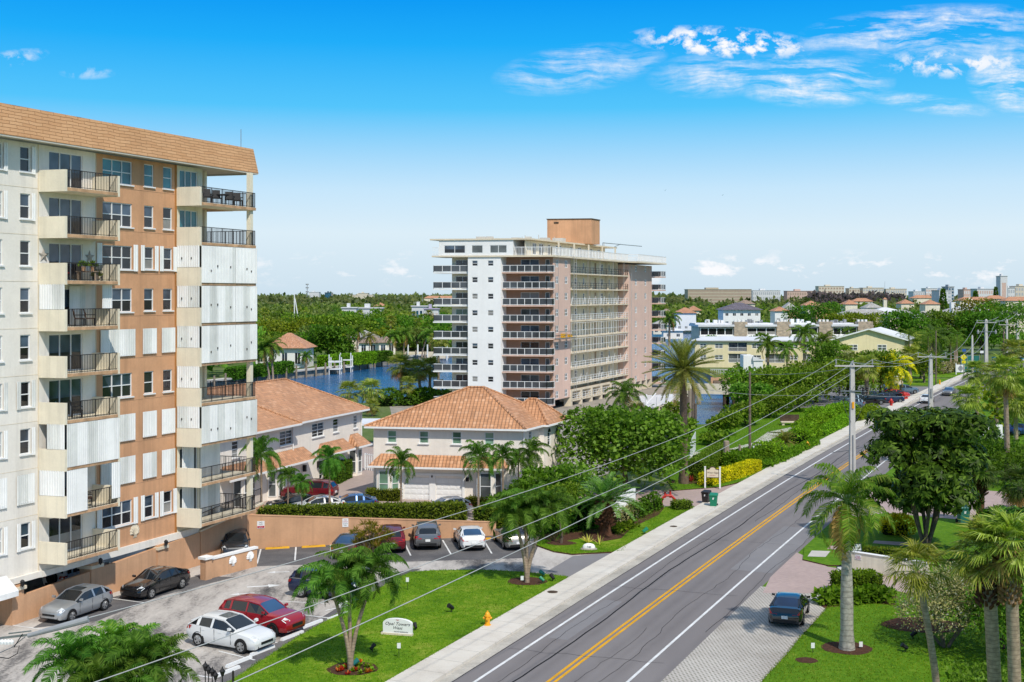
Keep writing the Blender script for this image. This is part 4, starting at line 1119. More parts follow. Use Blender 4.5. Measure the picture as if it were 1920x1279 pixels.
# bay windows with small roofs and the pent roof over the garages
def bay(parent,f,a0,a1,z0=.15,z1=2.75,dep=.8,glass=None,mat=None):
    mb=MB();pts=[f(a0,.01),f(a0+.45,dep),f(a1-.45,dep),f(a1,.01)]
    mb.prism(pts[::-1],0,z1+.15);o=mb.build('bay_window',mat or M['house_white'],parent)
    m2=MB();g=MB()
    for p,q in ((0,1),(1,2),(2,3)):
        A,B=Vector((*pts[p],0)),Vector((*pts[q],0));d=(B-A).normalized();nrm=Vector((d.y,-d.x,0));c=Vector((*f((a0+a1)/2,-2),0))
        if (A-c).dot(nrm) < 0:nrm=-nrm
        L=(B-A).length;A2,B2=A+d*L*.16+nrm*.012,B-d*L*.16+nrm*.012
        g.poly([(A2.x,A2.y,z0+.25),(B2.x,B2.y,z0+.25),(B2.x,B2.y,z1-.2),(A2.x,A2.y,z1-.2)])
        up=Vector((0,0,1));A2 += nrm*.015;B2 += nrm*.015
        for t in (0,1):c_=A2.lerp(B2,t);m2.bar(c_+up*(z0+.2),c_+up*(z1-.15),.07)
        for h in (z0+.22,(z0+z1)/2,z1-.18):m2.bar(A2+up*h,B2+up*h,.06)
    s1=sub(g,'pane',glass or M['glass_grey'],o,parent);s2=sub(m2,'frame',M['white_paint'],o,parent)
bay(t1,ff,.3,2.4,glass=M['glass_green']);bay(t1,ff,9.3,11.6,glass=M['glass_grey'])
def pent(parent,f,a0,a1,z0,z1,dep,ends=True):
    mb=MB();th=.10
    A,B,Cc,D=f(a0,dep),f(a1,dep),f(a1-(.6 if ends else 0),.02),f(a0+(.6 if ends else 0),.02)
    mb.poly([(*A,z0),(*B,z0),(*Cc,z1),(*D,z1)],0)
    E,G=f(a0,.02),f(a1,.02)
    if ends:mb.poly([(*A,z0),(*D,z1),(*E,z0)],0);mb.poly([(*B,z0),(*G,z0),(*Cc,z1)],0)
    mb.poly([(*A,z0),(*E,z0),(*G,z0),(*B,z0)],1)
    o=mb.build('lower_roof',[M['roof_tile'],M['bright_white']],parent)
    m2=MB();m2.box(a0-.03,a1+.03,dep-.02,dep+.10,z0-.16,z0-.005,0,f);sub(m2,'gutter',M['bright_white'],o,parent)
pent(t1,ff,.1,2.75,3.05,4.0,1.15);pent(t1,ff,2.9,8.9,3.0,3.95,.95,True);pent(t1,ff,9.0,12.2,3.05,3.9,1.15)
mb=MB();a0,a1,b0,b1=-.55,13.85,-.55,8.5;rd=((6.9,3.9),(8.3,3.9));hip(mb,fH,a0,a1,b0,b1,6.42,9.65,rd)
ridge_caps(mb,fH,a0,a1,b0,b1,6.42,9.65,rd)
hip(mb,fH,9.5,14.3,3.4,8.7,6.40,8.5,((11.6,6.05),(12.2,6.05)));ridge_caps(mb,fH,9.5,14.3,3.4,8.7,6.40,8.5,((11.6,6.05),(12.2,6.05)))
rf=mb.build('roof',M['roof_tile'],t1)
mb=MB()
for p,q in (((a0,b0),(a1,b0)),((a1,b0),(a1,3.3)),((a1,3.4),(14.3,3.4)),((14.3,3.4),(14.3,8.7)),((a0,b0),(a0,b1))):mb.bar((*fH(*p),6.33),(*fH(*q),6.33),.14,.16)
mb.tube([(*fH(13.45,.08),.2),(*fH(13.45,.08),6.2)],.06,6)
sub(mb,'gutter',M['bright_white'],rf,t1)
mb=MB();c=fH(5.5,2.4);mb.lathe([(.08,0),(.08,.5),(.11,.52),(.11,.6)],(*c,7.9),8);sub(mb,'vent_pipe',M['bark_dark'],rf,t1)
_,ff2,fs2=body(fH,13.3,13.75,3.9,8.0,0,6.34,(),[(4.8,5.5,4.4,5.6)],M['house_white'],t1,'wing_wall')
window(t1,fs2,4.8,5.5,4.4,5.6,e=-.08,w=.06,name='arched_window',rows=3)
mb=MB()
for i in range(8):
    A=radians(180*i/8);B=radians(180*(i+1)/8)
    mb.poly([(*fs2(5.15,.03),5.6),(*fs2(5.15+.36*cos(A),.03),5.6+.36*sin(A)),(*fs2(5.15+.36*cos(B),.03),5.6+.36*sin(B))])
mb.build('arch_light',M['glass_dark'],t1)
mb=MB();mb.poly([(*fs2(7.0+.28*cos(i*pi/6),.03),5.4+.42*sin(i*pi/6)) for i in range(12)]);mb.build('oval_window',M['glass_grey'],t1)
# ---- west townhouse
H2=(-15.3,124.6);dL=(-.333,-.943);nL=(.943,-.333)
fG=frame(H2,dL,(-nL[0],-nL[1]))             # a runs towards the camera, b runs into the house
t2=thing('townhouse','long white townhouse with orange tile roof, half hidden behind the apartment block','house',(*H2,0))
up5=[(.9,1.75,4.6,5.9),(5.0,6.1,4.65,5.95),(8.0,10.3,4.6,5.9),(14.0,16.2,4.5,5.8),(18.9,19.9,4.35,5.75),(23,24,4.4,5.8)]
lo5=[(3.2,5.6,0,2.0),(12.2,15.2,0,2.1),(8.2,8.9,.5,2.3),(20.3,21.1,.3,2.4)]
mb=MB();f5=lambda t,e:fG(t,-e)
wall_open(mb,f5,0,27,0,6.36,up5+lo5,0,.14)
for p,q in (((0,0),(0,11)),((0,11),(27,11)),((27,11),(27,0))):
    A,B=fG(*p),fG(*q);mb.poly([(*A,0),(*B,0),(*B,6.36),(*A,6.36)])
mb.build('wall',M['house_white'],t2)
for o in up5:window(t2,f5,*o,e=-.08,cols=2 if o[1]-o[0] > 1.3 else 1,mid=True,w=.07,rows=4,sill=True)
for o in lo5[2:]:window(t2,f5,*o,e=-.08,mid=True,w=.07,rows=4)
for o in lo5[:2]:
    mb=MB()
    for i in range(4):mb.box(o[0],o[1],-.10,-.06,o[3]*i/4,o[3]*(i+1)/4-.02,0,f5)
    mb.build('garage_door',M['bright_white'],t2)
bay(t2,f5,1.0,3.0);bay(t2,f5,16.4,18.4);bay(t2,f5,21.8,24)
pent(t2,f5,.3,3.1,3.0,4.1,1.3);pent(t2,f5,3.4,9.4,2.9,3.9,1.0);pent(t2,f5,11.4,18.6,2.95,4.0,1.2);pent(t2,f5,19,26,2.9,3.9,1.1)
mb=MB();rd=((5.8,5.5),(21,5.5));hip(mb,fG,-.6,27.6,-.6,11.6,6.42,9.7,rd);ridge_caps(mb,fG,-.6,27.6,-.6,11.6,6.42,9.7,rd)
hip(mb,fG,14.2,22.4,-1.1,8,6.40,8.7,((18.3,2.6),(18.3,5.5)));ridge_caps(mb,fG,14.2,22.4,-1.1,8,6.40,8.7,((18.3,2.6),(18.3,5.5)))
rf=mb.build('roof',M['roof_tile'],t2)
mb=MB()
for p,q in (((-.6,-.6),(14.2,-.6)),((14.2,-1.1),(22.4,-1.1)),((22.4,-.6),(27.6,-.6)),((-.6,-.6),(-.6,11.6))):mb.bar((*fG(*p),6.33),(*fG(*q),6.33),.14,.16)
mb.tube([(*fG(.15,-.1),.2),(*fG(.15,-.1),6.2)],.06,6);mb.tube([(*fG(14.0,-.1),.2),(*fG(14.0,-.1),6.2)],.06,6)
sub(mb,'gutter',M['bright_white'],rf,t2)
for a in (9.3,12.0,16.0):MB().box(a-.13,a+.13,.05,.3,1.7,2.3,0,f5).build('wall_lamp',M['black'],t2)
# white boat shelter roof by the canal behind the houses, gate between the houses
def thing_at(name,label,cat,p,group=None):return thing(name,label,cat,p,0,group)
c=at(738,800,2.6);bs=thing_at('boat_shelter','flat white canopy roof on slim posts between the two townhouses','shelter',(c[0],c[1],0))
mb=MB();mb.box(c[0]-4.5,c[0]+4,c[1],c[1]+6,2.7,2.95);mb.build('canopy',M['roof_white'],bs)
for dx in (-4.3,-1.5,1.5,3.8):MB().box(c[0]+dx-.08,c[0]+dx+.08,c[1]+.1,c[1]+.26,0,2.7).build('post',M['white_paint'],bs)
A,B=Vector((-15.1,126.2,0)),Vector((-9.5,121.5,0));gt=thing_at('white_fence','white picket gate and posts closing the gap between the two townhouses','fence',A)
mb=MB();up=Vector((0,0,1))
for i in range(24):q=A.lerp(B,i/23);mb.bar(q,q+up*1.7,.07 if i % 6 else .16)
mb.bar(A+up*1.6,B+up*1.6,.07);mb.bar(A+up*.3,B+up*.3,.07);mb.build('picket',M['white_paint'],gt)
# ---- perimeter wall of the car park, with notices
WA,WB=Vector(at(462,1031)),Vector(at(930,1004))
pw=thing('perimeter_wall','long peach stucco wall at the back of the car park with a lower east end','wall',WA)
tW=(WB-WA).normalized();nW2=Vector((tW.y,-tW.x,0));fW=frame((WA.x,WA.y),tW,nW2);LW=(WB-WA).length
mb=MB();A,B,Cc,D=fW(0,0),fW(LW,0),fW(LW,-.25),fW(0,-.25)
mb.hexa([(*A,0),(*B,0),(*Cc,0),(*D,0),(*A,2.42),(*B,.95),(*Cc,.95),(*D,2.42)]);mb.build('wall_panel',M['wall_peach'],pw)
mb=MB();A,B,Cc,D=fW(0,.03),fW(LW,.03),fW(LW,-.28),fW(0,-.28)
mb.hexa([(*A,2.423),(*B,.953),(*Cc,.953),(*D,2.423),(*A,2.48),(*B,1.01),(*Cc,1.01),(*D,2.48)]);mb.build('coping',M['wall_peach'],pw)
def text(body_,size,loc,rot,mat,parent,name='lettering',align='CENTER',shear=0.0,extr=.002,sx=1.0,off=0.0):
    cu=bpy.data.curves.new(name,'FONT');cu.body=body_;cu.size=size;cu.align_x=align;cu.align_y='CENTER';cu.shear=shear;cu.extrude=extr;cu.offset=off
    cu.resolution_u=3
    o=bpy.data.objects.new(name,cu);COL.objects.link(o);o.data.materials.append(mat)
    o.parent=parent;b=base_of(parent);o.location=Vector(loc)-b
    o.rotation_euler=rot;o.scale=(sx,1,1)
    return o
angW=atan2(tW.y,tW.x)
red_text=plain('red_text',(.45,.02,.05),.6,.05,2);dark_text=plain('dark_text',(.02,.02,.025),.6,.05,2)
def wall_sign(label,a,z,w,h,lines,band=None):
    p=fW(a,.012);s=thing('notice_sign',label,'sign',(p[0],p[1],z))
    mb=MB();mb.box(a-w/2,a+w/2,.008,.03,z-h/2,z+h/2,0,fW)
    if band:mb.box(a-w/2+.02,a+w/2-.02,.03,.034,z-h/2+.03,z-h/2+band,1,fW)
    mb.build('sign_board',[M['white_paint'],red_text],s)
    for txt,sz,dz,mt in lines:
        q=fW(a,.036);text(txt,sz,(q[0],q[1],z+dz),(radians(90),0,angW),mt,s)
wall_sign('small white and red notice on the peach wall nearer the apartment block',1.0,1.72,.52,.52,[('NO',.13,.16,dark_text),('TOW',.11,.02,dark_text),('AWAY',.10,-.165,M['white_paint'])],.18)
wall_sign('white parking notice with red print high on the peach wall',7.0,1.55,.44,.62,[('NO',.13,.2,red_text),('PARKING',.09,.06,red_text),('GUESTS',.09,-.08,dark_text),('ONLY',.09,-.2,dark_text)])
for i,(px,py,lb) in enumerate(((520,1029,'yellow concrete wheel stop reading GUEST nearest the notice'),(588,1026,'yellow concrete wheel stop reading GUEST beside the dark car'),(873,1012,'yellow wheel stop showing past the white hatchback'),(925,1011,'yellow wheel stop showing beside the silver convertible'))):
    c=at(px,py);s=thing('wheel_stop',lb,'wheel stop',c,angW,'yellow wheel stops')
    mb=MB();mb.local=True;mb.hexa([(-.85,-.09,0),(.85,-.09,0),(.85,.09,0),(-.85,.09,0),(-.82,-.06,.13),(.82,-.06,.13),(.82,.06,.13),(-.82,.06,.13)]);mb.build('stop_block',M['yellow_paint'],s)
    if i < 2:
        o=text('GUEST',.16,s.location,(radians(0),0,0),dark_text,s);o.location=(0,0,.134);o.scale=(1.5,.7,1)
ang5=radians(62)
for i,(px,py,lb) in enumerate(((652,1131,'long white wheel stop by the palm clump'),(633,1157,'white wheel stop under the palm fronds'),(548,1194,'white wheel stop in front of the red car'),(492,1222,'white wheel stop in front of the white car'),(448,1243,'white wheel stop behind the empty bay'),(425,1262,'white wheel stop by the lamp heads'),(585,1172,'white wheel stop between red car and palms'))):
    c=at(px,py);s=thing('wheel_stop',lb,'wheel stop',c,ang5,'white wheel stops along the lawn')
    mb=MB();mb.local=True;mb.hexa([(-.9,-.1,0),(.9,-.1,0),(.9,.1,0),(-.9,.1,0),(-.87,-.07,.14),(.87,-.07,.14),(.87,.07,.14),(-.87,.07,.14)]);mb.build('stop_block',M['white_paint'],s)
# ---- generic far houses
HOUSES=[]
def simple_house(name,label,O,u,w,d,h,roof_h,wall,roofm,nwin=3,storeys=1,ov=.7,parts=True,glass=None,winh=1.3,group=None):
    v=(-u[1],u[0]);fr=frame(O,u,v)
    t=thing(name,label,'house',(O[0],O[1],0),0,group);HOUSES.append((O[0],w,O[1]))
    ops=[]
    for s in range(storeys):
        z0=h*s/storeys+.9
        for i in range(nwin):
            a=w*(i+.5)/nwin;ops.append((a-.75,a+.75,z0,min(z0+winh,h*(s+1)/storeys-.25)))
    _,ff_,_=body(fr,0,w,0,d,0,h,ops,(),wall,t)
    for o in ops:window(t,ff_,*o,e=-.08,cols=2,mid=False,w=.1,glass=glass)
    mb=MB();hip(mb,fr,-ov,w+ov,-ov,d+ov,h,h+roof_h);mb.poly([(*fr(-ov,-ov),h-.01),(*fr(w+ov,-ov),h-.01),(*fr(w+ov,d+ov),h-.01),(*fr(-ov,d+ov),h-.01)][::-1])
    mb.build('roof',roofm,t)
    return t,fr
# canal house with orange roof (far bank)
O=(xat(497,303),303);simple_house('villa','canal villa with pale orange tile roof and tall glazed front',O,(.98,-.1),10,9,4.9,3.6,M['bright_white'],M['roof_terracotta'],3,1,.9,winh=2.9)
O=(xat(470,312),312);simple_house('villa','low white house wing with pink tiled roof beside the leaning palms',O,(.98,-.1),5,8,2.9,1.4,M['bright_white'],M['roof_terracotta'],1)
O=(xat(673,372),372);simple_house('ranch_house','low canal house with brown shingle roof and white window wall',O,(.99,.1),8.5,10,3.4,2.2,M['bright_white'],M['roof_brown'],3,winh=2.0)
O=(xat(660,385),385);simple_house('ranch_house','tan house with pale tile roof behind the brown roofed one',O,(.99,.1),8,9,4.6,2.2,M['trim_cream'],M['roof_grey'],2)
O=(xat(712,372),370);simple_house('pavilion_house','white porch house with tan gable roof above the clipped lawn',O,(.96,.25),5,8,3.6,1.9,M['house_white'],M['roof_brown'],2,winh=2.0)
# yellow two storey apartments beyond the canal
YO=(45.5,305.0);fY=frame(YO,(.985,-.12),dW)
yb=thing('yellow_apartments','pale yellow two storey apartment block with white roof and screened porches','building',(*YO,0))
fYf=lambda t,e:fY(t,-e);WY=28.5
ops=[]
for s,z in enumerate((1.3,4.1)):
    for a,w_ in ((1.0,1.6),(5.0,2.4),(15.2,2.2) if False else (8.0,2.2),(12.2,2.2),(22.4,2.0)):ops.append((a,a+w_,z+.7,z+1.85))
prc=[(a,a+w_,z,z+2.1) for z in (1.25,4.05) for a,w_ in ((7.4-2.0+5.6,0.0),) if w_ > 0]
porch=[(a,a+w_,z+.0,z+2.25) for z in (1.2,4.0) for a,w_ in ((8.2,4.6),(17.2,4.8),(26.4,1.9))]
wins=[(a,a+w_,z+.75,z+1.9) for z in (1.2,4.0) for a,w_ in ((1.2,1.6),(4.9,2.0),(14.0,2.3),(23.3,1.9))]
mb=wall_open(MB(),fYf,0,WY,0,6.54,porch+wins,0,.5)
for p,q in (((WY,0),(WY,12)),((0,0),(0,12))):A,B=fY(*p),fY(*q);mb.poly([(*A,0),(*B,0),(*B,6.54),(*A,6.54)])
mb.build('wall',M['yellow_stucco'],yb)
for o in wins:window(yb,fYf,*o,e=-.1,cols=2,mid=True,w=.12,glass=M['glass_grey'])
for o in porch:
    b=window(yb,fYf,*o,e=-.35,cols=2,mid=False,w=.1,name='porch',glass=M['glass_dark'] if o[2] > 3 else M['glass_grey'])
    r=MB();A,B=Vector((*fYf(o[0],-.1),o[2])),Vector((*fYf(o[1],-.1),o[2]));up=Vector((0,0,1))
    r.bar(A+up*.95,B+up*.95,.08);n=int((B-A).length/.22)
    for i in range(n+1):q=A.lerp(B,i/n);r.bar(q,q+up*.95,.05)
    sub(r,'railing',M['white_paint'],b,yb)
mb=MB();A,B,Cc,D=fY(-.7,-.7),fY(WY+.7,-.7),fY(WY+.7,12.7),fY(-.7,12.7)
mb.hexa([(*A,6.55),(*B,6.55),(*Cc,6.55),(*D,6.55),(*A,6.8),(*B,6.8),(*Cc,7.3),(*D,7.3)]);mb.build('roof',M['roof_white'],yb)
YO2=(78,297.0);fY2=frame(YO2,(.985,-.05),dW)
y2=thing('yellow_apartments','yellow gable end wing with grey pitched roof behind the palms','building',(*YO2,0))
mb=MB();w_=17;A,B,Cc,D=fY2(0,0),fY2(w_,0),fY2(w_,22),fY2(0,22)
for p,q in ((A,B),(B,Cc),(D,A)):mb.poly([(*p,0),(*q,0),(*q,7.2),(*p,7.2)])
mb.poly([(*A,7.2),(*B,7.2),(*fY2(w_/2,0),9.6)]);mb.build('wall',M['yellow_stucco'],y2)
mb=MB();R0,R1=(*fY2(w_/2,-.9),9.75),(*fY2(w_/2,22),9.75)
E=[(*fY2(-1,-.9),7.05),(*fY2(-1,22),7.05),(*fY2(w_+1,22),7.05),(*fY2(w_+1,-.9),7.05)]
mb.poly([E[0],R0,R1,E[1]]);mb.poly([R0,E[3],E[2],R1]);mb.build('roof',M['roof_white'],y2)
mb=MB()
for p,q in ((E[0],R0),(R0,E[3])):mb.bar(p,q,.12,.3)
mb.build('barge_board',M['white_paint'],y2)
for a in (3.5,10.5):window(y2,lambda t,e:fY2(t,-e),a,a+2.2,4.6,6.0,e=.02,cols=2,w=.12,glass=M['glass_grey'])
# stone clad condominium row behind it
SO=(xat(1312,408),408);fS=frame(SO,(.995,.09),(-.09,.995))
sc=thing('stone_condominiums','low condominium row with rough stone piers and dark glazed balconies','building',(*SO,0))
fSf=lambda t,e:fS(t,-e);x=0
bays=[(0,11.5),(16,10),(31,9.5),(45.5,8.5)];piers=[(11.5,4.5),(26,4.8),(40.6,4.6),(54,5.2)]
mb=MB();mb.box(0,60,-12,-.9,0,7.4,0,fSf);mb.build('wall',M['trim_cream'],sc)
for a,w_ in piers:
    mb=MB();mb.box(a,a+w_,-2,.9,0,9.0,0,fSf)
    for i in range(3):mb.box(a+.5+i*1.3,a+1.2+i*1.3,-1.6,-.8,9.0,9.7,1,fSf)
    mb.build('stone_pier',[M['stone'],M['white_paint']],sc)
for i,(a,w_) in enumerate(bays):
    mb=MB();mb.box(a-.8,a+w_,-12,1.2,7.42,8.1,0,fSf);mb.box(a-.8,a+w_,-11,-3,8.103,8.5,0,fSf);mb.build('roof',M['roof_white'],sc)
    for z in (.9,4.2):
        window(sc,fSf,a+.1,a+w_-.1,z+.3,z+2.9,e=.0,cols=4 if i == 0 else 3,mid=False,w=.25,name='balcony_window',glass=M['glass_dark'],fmat=M['bright_white'])
        mb=MB();mb.box(a-.4,a+w_-.05,.06,1.2,z-.35,z+.3,0,fSf);mb.build('balcony_front',M['bright_white'],sc)
    mb=MB();rs=random.Random(i)
    for j in range(5):q=a+rs.uniform(1,w_-2);mb.box(q,q+rs.uniform(.6,1.4),-6,-4.8,8.51,8.51+rs.uniform(.5,1.6),0,fSf)
    mb.build('rooftop_unit',M['grey_paint'] if i % 2 else M['white_paint'],sc)
# stone chimney stub farther right
q=thing('stone_chimney','tall rough stone pier rising between the round tree and dark palms','chimney',(xat(1725,395),395,0));X0=xat(1718,395)
mb=MB();mb.box(X0,X0+3.2,395,398,0,10.5);mb.box(X0-1.6,X0,395.2,398,0,9.5,1);mb.build('pier',[M['stone'],M['trim_cream']],q)
mb=MB();mb.box(X0-.3,X0+3.5,394.7,398.3,10.503,10.9);mb.build('cap',M['white_paint'],q)
# villas among the trees further back
simple_house('villa','large white villa with dark slate hip roof and columns',(xat(1356,560),560),(1,0),17,14,11.2,3.2,M['bright_white'],M['roof_slate'],5,3,1.2)
simple_house('villa','small white villa with bright orange roof',(xat(1453,545),545),(1,.05),6,8,10.8,2.0,M['bright_white'],M['roof_terracotta'],2,2)
simple_house('villa','pink villa with pale peach gable roof',(xat(1471,590),590),(1,.05),6.5,9,10.8,3.6,M['wall_peach'],M['roof_grey'],2,2)
simple_house('villa','peach house with terracotta roof peeking over the dark ficus',(xat(1530,600),600),(1,.05),7,9,10.5,3,M['wall_peach'],M['roof_terracotta'],2,2)
simple_house('villa','white house with orange tile roof near the palms west of the slate villa',(xat(1268,620),620),(1,.0),10,9,8.8,2.8,M['bright_white'],M['roof_terracotta'],3)
simple_house('villa','cream house with orange roof close to the tower balconies',(xat(1290,660),660),(1,.0),7,9,9.6,2.6,M['cream_stucco'],M['roof_terracotta'],2,2)
simple_house('villa','low cream house with grey roof right of the tower',(xat(1225,560),560),(1,.0),8,9,4.2,2.4,M['cream_stucco'],M['roof_grey'],3)
simple_house('villa','brown roofed cream house at the tower edge on the horizon side',(xat(1236,700),700),(1,.0),9,9,7.2,3,M['cream_stucco'],M['roof_brown'],3)
simple_house('villa','white boathouse with green awning by the back canal',(xat(1244,500),500),(1,.0),8,6,3.4,1.2,M['house_white'],M['roof_white'],2)
# long pale roofs beyond the stone row
for i,(px,w_,Y,h,rh,m_,lb) in enumerate(((1582,22,520,9.6,2.4,'roof_grey','long low house row with pale grey roof behind the hedge trees'),(1668,14,500,9.4,2.6,'roof_grey','middle section of pale hipped roofs above the round tree'),(1715,12,490,9.0,2.6,'roof_grey','pale hipped roof beside the white chimney block'),(1766,16,505,9.6,3.0,'roof_grey','broad grey hipped roof next to the white pavilion'),(1870,12,480,10,2.4,'roof_grey','tan sloping roof right of the white pavilion'),(1640,14,560,10.2,2.0,'roof_white','white flat-topped house in the row of pale roofs'))):
    simple_house('row_house',lb,(xat(px,Y),Y),(1,.06),w_,12,h,rh,M['trim_cream'],M[m_],4)
pv=thing('pavilion','white pyramid roofed pavilion with a small lantern on top','pavilion',(xat(1818,520),520,0));c=(xat(1818,520),520)
fr=frame((c[0]-8,c[1]-6),(1,0),(0,1))
mb=MB();mb.box(0,16,0,12,0,10.6,0,fr);mb.build('wall',M['trim_cream'],pv)
mb=MB();hip(mb,fr,-1.2,17.2,-1.2,13.2,10.6,14.4,((6.5,6),(9.5,6)));mb.build('roof',M['roof_white'],pv)
mb=MB();mb.box(7.2,8.8,5.2,6.8,14.1,15.6,0,fr);hip(mb,fr,6.8,9.2,4.8,7.2,15.6,17.0,((7.99,6),(8.01,6)));mb.tube([(*fr(8,6),16.8),(*fr(8,6),18)],.15,6);mb.build('lantern',M['trim_cream'],pv)
q=thing('chimney_block','plain white chimney block among the pale roofs','chimney',(xat(1786,500),500,0));X0=xat(1782,500);MB().box(X0,X0+1.8,499,501,0,15).build('stack',M['bright_white'],q)
# pool and pale wall at the far right
q=thing('swimming_pool','bright blue pool edge glimpsed behind the far poles','pool',(xat(1880,330),330,0));X0=xat(1876,330)
MB().box(X0,X0+7,330,336,0,1.0).build('water_tank',M['pool'],q);MB().box(X0-.5,X0+8,329.2,329.95,0,.7).build('coping',M['bright_white'],q)
# ---- skyline
def win_rows(fr,mb,w,z0,z1,nx,nz,m=1,e=.02):
    for j in range(nz):
        za=z0+(z1-z0)*(j+.25)/nz;zb=z0+(z1-z0)*(j+.8)/nz
        for i in range(nx):
            a=w*(i+.2)/nx;b=w*(i+.8)/nx
            A,B=fr(a,e),fr(b,e);mb.poly([(*A,za),(*B,za),(*B,zb),(*A,zb)],m)
def skyline(name,label,px0,px1,pyt,Y,mat,nx=6,nz=4,dep=20,band=False,pyb=None,glass=None,roof=None):
    X0,X1=xat(px0,Y),xat(px1,Y);zt=zat(pyt,Y);w=X1-X0
    t=thing(name,label,'building',(X0,Y,0));fr=frame((X0,Y),(1,0),(0,-1))
    mb=MB();mb.box(0,w,-dep,0,0,zt,0,fr);mb.build('wall',mat,t)
    mb=MB()
    if nz:
        if band:
            for j in range(nz):
                z0=zt*.25;za=z0+(zt-z0)*(j+.3)/nz;zb=z0+(zt-z0)*(j+.75)/nz
                A,B=fr(.5,.05),fr(w-.5,.05);mb.poly([(*A,za),(*B,za),(*B,zb),(*A,zb)])
        else:win_rows(fr,mb,w,zt*.2,zt*.97,nx,nz,0,.05)
        o=mb.build('window_band' if band else 'window',glass or M['glass_grey'],t)
        o['kind']='stuff'
    mb=MB();mb.box(-.5,w+.5,-dep-.5,.5,zt+.003,zt+.5,0,fr);mb.box(w*.3,w*.5,-dep*.7,-dep*.3,zt+.51,zt+2.5,0,fr)
    mb.build('roof',roof or mat,t)
    return t
sk_w,sk_c,sk_p=plain('far_white',(.66,.66,.66),.9,.05,.02),plain('far_cream',(.64,.57,.46),.9,.05,.02),plain('far_pink',(.60,.43,.36),.9,.05,.02)
sk_b=plain('far_brown',(.40,.30,.23),.9,.05,.02);sk_g=plain('far_grey',(.42,.44,.46),.9,.05,.02)
skyline('office_block','long banded beige office block standing clear above the far trees',1290,1409,543,1500,plain('far_beige',(.46,.40,.30),.9,.05,.02),1,5,30,True,glass=sk_b)
skyline('apartment_slab','white balconied slab right beside the banded office block',1411,1463,545,1550,sk_w,14,3,glass=sk_g)
skyline('apartment_slab','brown slab with white balcony columns on the horizon',1476,1530,546,1550,sk_p,12,3,glass=sk_b)
skyline('apartment_tower','cluster of cream apartment towers over the purple tree belt',1535,1583,537,1800,sk_c,9,5,glass=sk_b)
skyline('apartment_tower','cream stepped tower between the cream cluster and the mast',1592,1612,541,1800,sk_c,4,4,glass=sk_b)
skyline('apartment_tower','broad cream block below the thin mast',1618,1657,540,1800,sk_c,8,4,glass=sk_g)
skyline('apartment_tower','long pale cream block right of the mast',1661,1700,542,1850,sk_c,9,3,glass=sk_g)
skyline('apartment_tower','white block with cream floors on the horizon trees',1713,1734,547,1500,sk_w,5,3,glass=sk_g)
skyline('apartment_tower','pale pink stepped block beside the conifer',1736,1757,541,1800,sk_w,5,4,glass=sk_p)
skyline('apartment_tower','white five storey block directly behind the pointed conifer',1761,1784,545,1100,sk_w,3,5,glass=sk_g)
skyline('office_tower','blue grey office tower with flat top',1778,1789,538,1300,sk_g,2,6,glass=M['glass_blue'])
skyline('apartment_tower','pinkish low block west of the tall white tower',1807,1826,543,1500,sk_p,5,3,glass=sk_w)
skyline('apartment_tower','white and orange block row at the foot of the tall tower',1832,1866,542,1400,sk_w,8,3,glass=sk_p)
skyline('hotel_tower','tall slim white hotel tower with brown window strip',1876,1889,518,1300,sk_w,1,1,12,glass=sk_p)
skyline('apartment_tower','white block right of the tall slim tower',1890,1903,540,1350,sk_w,3,3,glass=sk_g)
skyline('apartment_tower','big cream block at the right end of the skyline',1904,1940,537,1350,sk_c,7,4,glass=sk_g)
skyline('warehouse','pale far building beside the radio tower',579,598,548,2200,sk_w,0,0)
skyline('office_block','small blue glass block left of centre on the horizon',609,621,549,2000,M['glass_blue'],0,0)
skyline('warehouse','cream far building on the horizon between blue block and tower',672,690,550,2200,sk_c,0,0)
skyline('warehouse','wide low cream building on the far horizon',655,700,553,2300,sk_c,0,0)
skyline('flat_roofed_house','white flat roofed house with turquoise doors over the trees',641,668,578,620,sk_w,6,1,8,glass=M['glass_teal'])
skyline('flat_roofed_house','long white flat roof behind the row of fan palms',668,716,578.5,640,sk_w,10,1,8,glass=sk_g)
skyline('flat_roofed_house','white house with blue panel near the tower',772,800,575,640,sk_w,4,1,8,glass=M['glass_blue'])
skyline('flat_roofed_house','lilac roofed house close against the tower',795,822,580,600,sk_w,4,1,8,glass=sk_p,roof=plain('lilac_roof',(.45,.40,.52),.8,.1,.1))
for i,(px,py,Y,w_,m_,lb) in enumerate(((700,571,900,10,'roof_terracotta','red roofed house far off among trees left of the tower'),(795,557,1500,40,'roof_terracotta','long brick red roof near the horizon left of the tower'),(1600,562,1100,18,'roof_terracotta','orange roofed house under the cream skyline'),(1712,556,1200,22,'roof_terracotta','orange roofs under the white block on the horizon'),(1800,560,1000,26,'roof_terracotta','long terracotta roof in front of the pinkish block'),(1850,557,1050,18,'roof_terracotta','terracotta roofs below the tall slim tower'),(1885,560,900,22,'roof_terracotta','orange tiled house at the right edge of the far trees'),(1585,566,800,8,'roof_terracotta','yellow cream house with red roof in mid distance trees'),(1690,565,850,9,'roof_terracotta','peach gabled house in the middle of the far trees'),(1735,566,820,10,'roof_terracotta','orange gabled house near the yellow palms'),(1385,566,900,12,'roof_brown','brown roofed house under the office block'),(1510,568,760,10,'roof_terracotta','peach house with red roof under the brown slab'),(1625,572,700,9,'roof_grey','cream house beside the small bell tower'))):
    h=zat(py,Y)+1.0
    simple_house('suburban_house',lb,(xat(px,Y),Y),(1,.05),w_,10,max(5,h-2.6),3.0,M['cream_stucco'],M[m_],2)
q=thing('bell_tower','little cream tower with orange cap in the far trees','tower',(xat(1660,800),800,0));X0=xat(1657,800)
